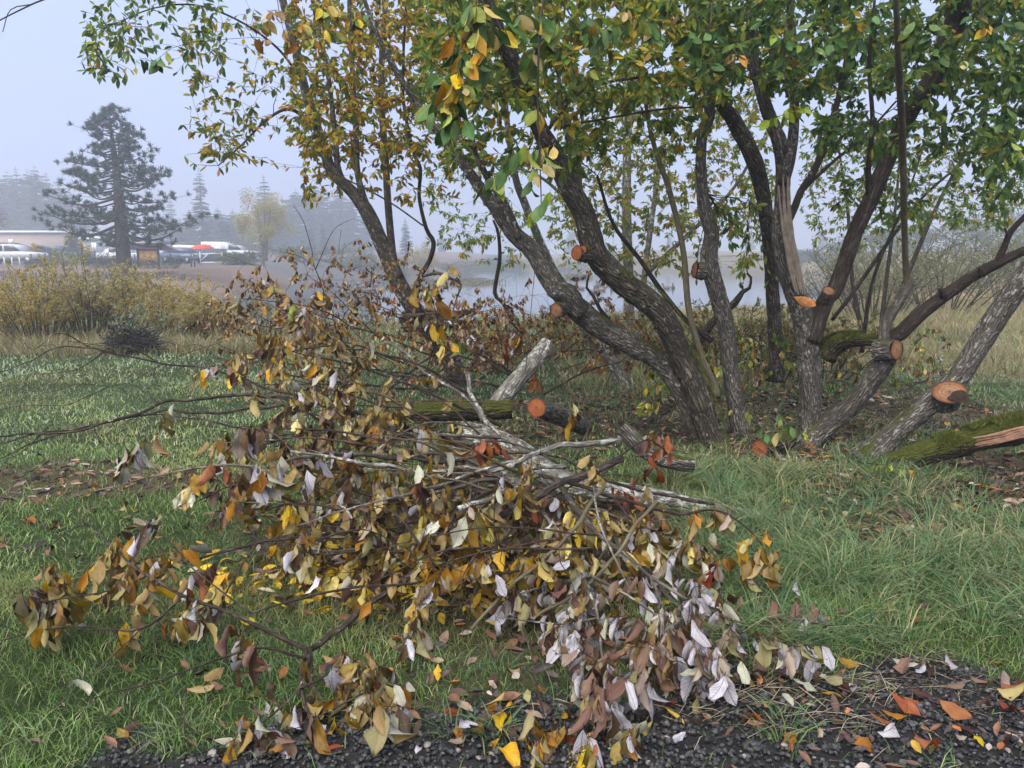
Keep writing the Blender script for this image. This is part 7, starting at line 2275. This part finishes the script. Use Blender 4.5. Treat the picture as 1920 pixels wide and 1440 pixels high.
for k in range(7):
    a = (random.uniform(1380, 1800), random.uniform(700, 760), random.uniform(6.3, 7.6))
    c_ = (a[0] + random.uniform(-140, 140), a[1] + random.uniform(-40, 30), a[2] + random.uniform(-.3, .3))
    branch('dead fallen stick among the litter round the willow trunks', [([a, ((a[0] + c_[0]) / 2, (a[1] + c_[1]) / 2 - 8, a[2]), c_], .010, .003)], nside=8, sidelen=.35, mat=M_TWIG_DRY, group='fallen sticks round the trunks')

for k in range(9):
    x0 = [1300, 1380, 1440, 1500, 1580, 1660, 1740, 1420, 1250][k]
    lab = ['left of the grey upright stem', 'behind the grey upright stem', 'at the dark mossy trunk', 'left of the riven trunk', 'right of the riven trunk', 'under the mossy limb end', 'beneath the sawn leaning trunk', 'in front of the dark mossy trunk', 'behind the thick leaning trunks'][k]
    yb = random.uniform(690, 750)
    Yb = float(G(x0, yb)[1])
    branch('brown green weed clump ' + lab, [([(x0, yb, Yb), (x0 + random.uniform(-20, 20), yb - 50, Yb), (x0 + random.uniform(-40, 40), yb - 85, Yb)], .005, .0015)],
           [(x0 + random.gauss(0, 38), yb - random.uniform(10, 105), Yb + random.gauss(0, .25), 6, random.choice('XOZNOB')) for _ in range(30)], form='wilt', L=.065, name='weed_clump', mat=M_TWIG_RED, cap=0)

# ------------------------------------------------------------------ fallen leaves
def ground_leaf_mass(name, label, n, pts, L, cols, wts):
    x, y = pts
    mb = MB()
    z = height(x, y) + rng.uniform(.004, .045, len(x))
    k = len(x)
    a = rng.uniform(0, 6.28, k)
    d = np.stack([np.cos(a), np.sin(a), rng.normal(0, .25, k)], -1)
    nr = np.stack([rng.normal(0, .4, k), rng.normal(0, .4, k), np.ones(k)], -1)
    leaves_np(mb, np.stack([x, y, z], -1), d, nr, L * rng.uniform(.5, 1.25, k), rng.uniform(.3, .5, k), pick(k, cols, wts))
    tag(mb.build(name, M_LITTER, kind='stuff'), label, 'leaf litter')


LITC = [(0.10, 0.06, 0.045), (0.17, 0.085, 0.05), (0.30, 0.21, 0.15), (0.06, 0.045, 0.045), (0.42, 0.35, 0.30), (0.36, 0.13, 0.04), (0.45, 0.28, 0.04)]
n = 16000
x = rng.uniform(-3.4, 5.0, n)
y = rng.uniform(2.2, 8.6, n)
k = rng.random(n) < np.clip(litter_amt(x, y) * 1.0 + .015, 0, 1)
ground_leaf_mass('leaf_litter', 'brown leaf litter under the pile and round the willow trunks', n, (x[k], y[k]), .075, LITC, (4, 4, 2, 3, .8, .7, .5))
n = 1100
x = rng.uniform(-1.6, 2.4, n)
y = rng.uniform(1.8, 3.1, n)
k = rng.random(n) < (.10 + .9 * smooth(.35, 1.2, x) * smooth(0.42, .6, noise2(x, y, 2.0, 61.)))
ground_leaf_mass('path_litter', 'small brown leaf scraps and bark on the gravel edge', n, (x[k], y[k]), .05, LITC, (4, 4, 1, 3, .6, 1, .3))
# straw and twig bits on the gravel at the lower right
mb = MB()
for k in range(380):
    px, py = random.uniform(1240, 1920), random.uniform(1225, 1345) + random.gauss(0, 25)
    c = G(px, py)
    if c[1] > 2.9:
        continue
    a = random.gauss(.1, .7)
    ln = random.uniform(.02, .11)
    d = np.array([math.cos(a), math.sin(a), random.gauss(0, .22)]) * ln
    tube(mb, np.array([c - d + [0, 0, .012], c + rng.normal(0, .004, 3) + [0, 0, .018], c + d + [0, 0, .012]]), [.0012, .0016, .001], 3, col=random.choice([(0.36, 0.29, 0.19), (0.2, 0.14, 0.1), (0.12, 0.08, 0.06), (0.45, 0.4, 0.3)]))
tag(mb.build('straw_bits', M_LITTER, kind='stuff'), 'straw and twig bits washed along the gravel edge', 'straw')

# the large ones, each a thing of its own
FALL = {'yellow': 'bright yellow', 'gold': 'golden', 'ochre': 'ochre brown', 'olive': 'olive brown', 'white': 'pale lilac', 'pale': 'pale cream', 'rust': 'rust red', 'brown': 'dark brown', 'pink': 'pinkish tan', 'amber': 'amber orange'}


def fallen(px, py, kind, L, where, flip=None, rot=None, uniq=None, lift=0.0):
    c = G(px, py, lift)
    z = float(height(np.array(c[0]), np.array(c[1])))
    c[2] = z + lift + .012 + random.uniform(0, .012)
    a = random.uniform(0, 6.28) if rot is None else rot
    d = np.array([math.cos(a), math.sin(a), random.gauss(0, .22)])
    up = -1 if (flip if flip is not None else (kind in ('white', 'pale', 'pink') or random.random() < .3)) else 1
    nr = np.array([random.gauss(0, .45), random.gauss(0, .45) - .2, 1.0]) * up
    i = random.randrange(len(GEO['flat']))
    o = bpy.data.objects.new('fallen_leaf', leaf_mesh('flat', i, kind))
    COL.objects.link(o)
    M = lmat(c, d, nr, L)
    if up < 0:
        M[2, 3] += .02
    o.matrix_basis = Matrix(M)
    tag(o, uniq or 'fallen %s leaf lying %s' % (FALL[kind], where), 'leaf', 'fallen leaves ' + where)


# singled out ones on the gravel
for a in ((830, 1345, 'rust', .08, 'curled rust red leaf on the gravel left of the yellow pair'), (868, 1382, 'rust', .075, 'spotted red orange leaf on the gravel below the curled rust leaf'), (908, 1350, 'yellow', .09, 'folded bright yellow leaf on the gravel, left of a yellow pair'),
          (948, 1345, 'yellow', .055, 'small round yellow leaf on the gravel, right of a yellow pair'), (940, 1390, 'gold', .13, 'long green tinged yellow leaf lying flat on the gravel'), (905, 1388, 'pink', .06, 'mauve leaf tucked beside the long yellow leaf'), (942, 1425, 'yellow', .1, 'big upright yellow leaf at the bottom edge of the gravel'),
          (840, 1415, 'pink', .08, 'crumpled pinkish brown leaf at the bottom of the gravel'), (1180, 1358, 'pale', .06, 'cream leaf alone on the gravel under the lilac sprays'), (1160, 1398, 'pale', .045, 'small cream leaf near the bottom edge'), (1090, 1375, 'rust', .085, 'deep red leaf on the gravel beside the trailing twig'),
          (1465, 1325, 'pale', .075, 'cream oval leaf on the gravel below the yellow tip leaves'), (1490, 1395, 'amber', .085, 'long orange brown leaf on the right gravel'), (1765, 1418, 'amber', .065, 'round amber leaf near the lower right corner'), (1810, 1408, 'pink', .055, 'tan leaf just right of the round amber leaf'),
          (1720, 1275, 'pale', .085, 'long cream leaf on the grass edge at the right'), (1535, 1290, 'pale', .06, 'pointed cream leaf standing at the grass edge'), (1285, 1400, 'white', .065, 'lilac leaf on the gravel near the bottom edge'), (1535, 1390, 'pink', .05, 'mauve leaf right of the long orange brown leaf'),
          (1760, 1340, 'rust', .12, 'large crumpled red brown leaf on the right gravel'), (1725, 1360, 'rust', .11, 'ragged red leaf under the large crumpled one'), (1880, 1285, 'pink', .1, 'broad pinkish leaf at the right edge of the gravel'), (1200, 850, 'rust', .09, 'rust leaf on the grass behind the lichen log'),
          (170, 1325, 'pale', .09, 'large tan leaf propped in the left lawn'), (1705, 1018, 'amber', .09, 'orange leaf lying in the long grass at the right'), (1690, 1014, 'pale', .09, 'white leaf leaning on the orange leaf in the long grass'), (95, 960, 'yellow', .06, 'bright yellow leaf standing in the left lawn'), (90, 985, 'gold', .06, 'orange yellow leaf below the bright yellow one in the left lawn'),
          (800, 1240, 'pink', .1, 'tan leaf on the bare soil under the pale hanging leaves'), (1460, 1275, 'white', .07, 'lilac leaf lying at the path edge among yellow leaves'), (350, 1310, 'gold', .1, 'broad gold leaf on the lawn by the gravel corner')):
    fallen(a[0], a[1], a[2], a[3], '', uniq=a[4])
    o = bpy.context.scene.objects[-1] if False else None
kinds_lawn = ['ochre'] * 4 + ['brown'] * 8 + ['pink'] * 2 + ['white'] * 2 + ['pale'] * 1 + ['yellow'] * 1 + ['gold'] * 1 + ['amber'] + ['rust'] * 2 + ['olive'] * 4
for k in range(36):
    px, py = random.uniform(0, 430), random.uniform(860, 1010)
    fallen(px, py, random.choice(kinds_lawn), random.uniform(.05, .1), 'on the lawn left of the pile')
for k in range(26):
    fallen(random.uniform(0, 600), random.uniform(1000, 1420), random.choice(kinds_lawn), random.uniform(.05, .09), 'in the near left lawn')
for k in range(40):
    fallen(random.uniform(1250, 1920), random.uniform(900, 1230), random.choice(kinds_lawn), random.uniform(.05, .09), 'in the grass right of the pile')
for k in range(52):
    fallen(random.uniform(1250, 1920), random.triangular(1235, 1440, 1290), random.choice(kinds_lawn + ['rust'] * 4 + ['brown'] * 4), random.uniform(.05, .095), 'on the gravel at the lower right')
for k in range(36):
    fallen(random.uniform(420, 1250), random.uniform(1260, 1440), random.choice(kinds_lawn + ['rust'] * 2), random.uniform(.045, .085), 'on the gravel below the pile')
for k in range(76):
    fallen(random.triangular(470, 1060, 760), random.triangular(1010, 1130, 1085), random.choice(['yellow'] * 7 + ['gold'] * 3 + ['ochre', 'olive', 'pale']), random.uniform(.065, .1), 'in the yellow drift in front of the pile', lift=random.uniform(.05, .13))

n = 520
x = rng.normal(-.45, .6, n)
y = rng.normal(3.42, .2, n)
ground_leaf_mass('leaf_drift', 'yellow leaf drift under the front edge of the pile', n, (x, y), .095, [(0.66, 0.46, 0.02), (0.5, 0.3, 0.02), (0.3, 0.17, 0.03), (0.5, 0.45, 0.3)], (5, 3, 2, 1))
# ------------------------------------------------------------------ haze: low fog filling the valley
mb = MB()
mb.box((0, 235, 14.25), (880, 570, 33.5))
m, nt = newmat('fog')
nb = NB(nt)
vol = nb.n('VolumePrincipled', {'Color': (0.89, 0.94, 1.0), 'Density': 0.0043, 'Anisotropy': 0.5})
nb.n('OutputMaterial', {'Volume': vol.outputs[0]})
o = mb.build('haze', m, kind='stuff')
tag(o, 'pale morning fog hanging over the lake and fields', 'haze')
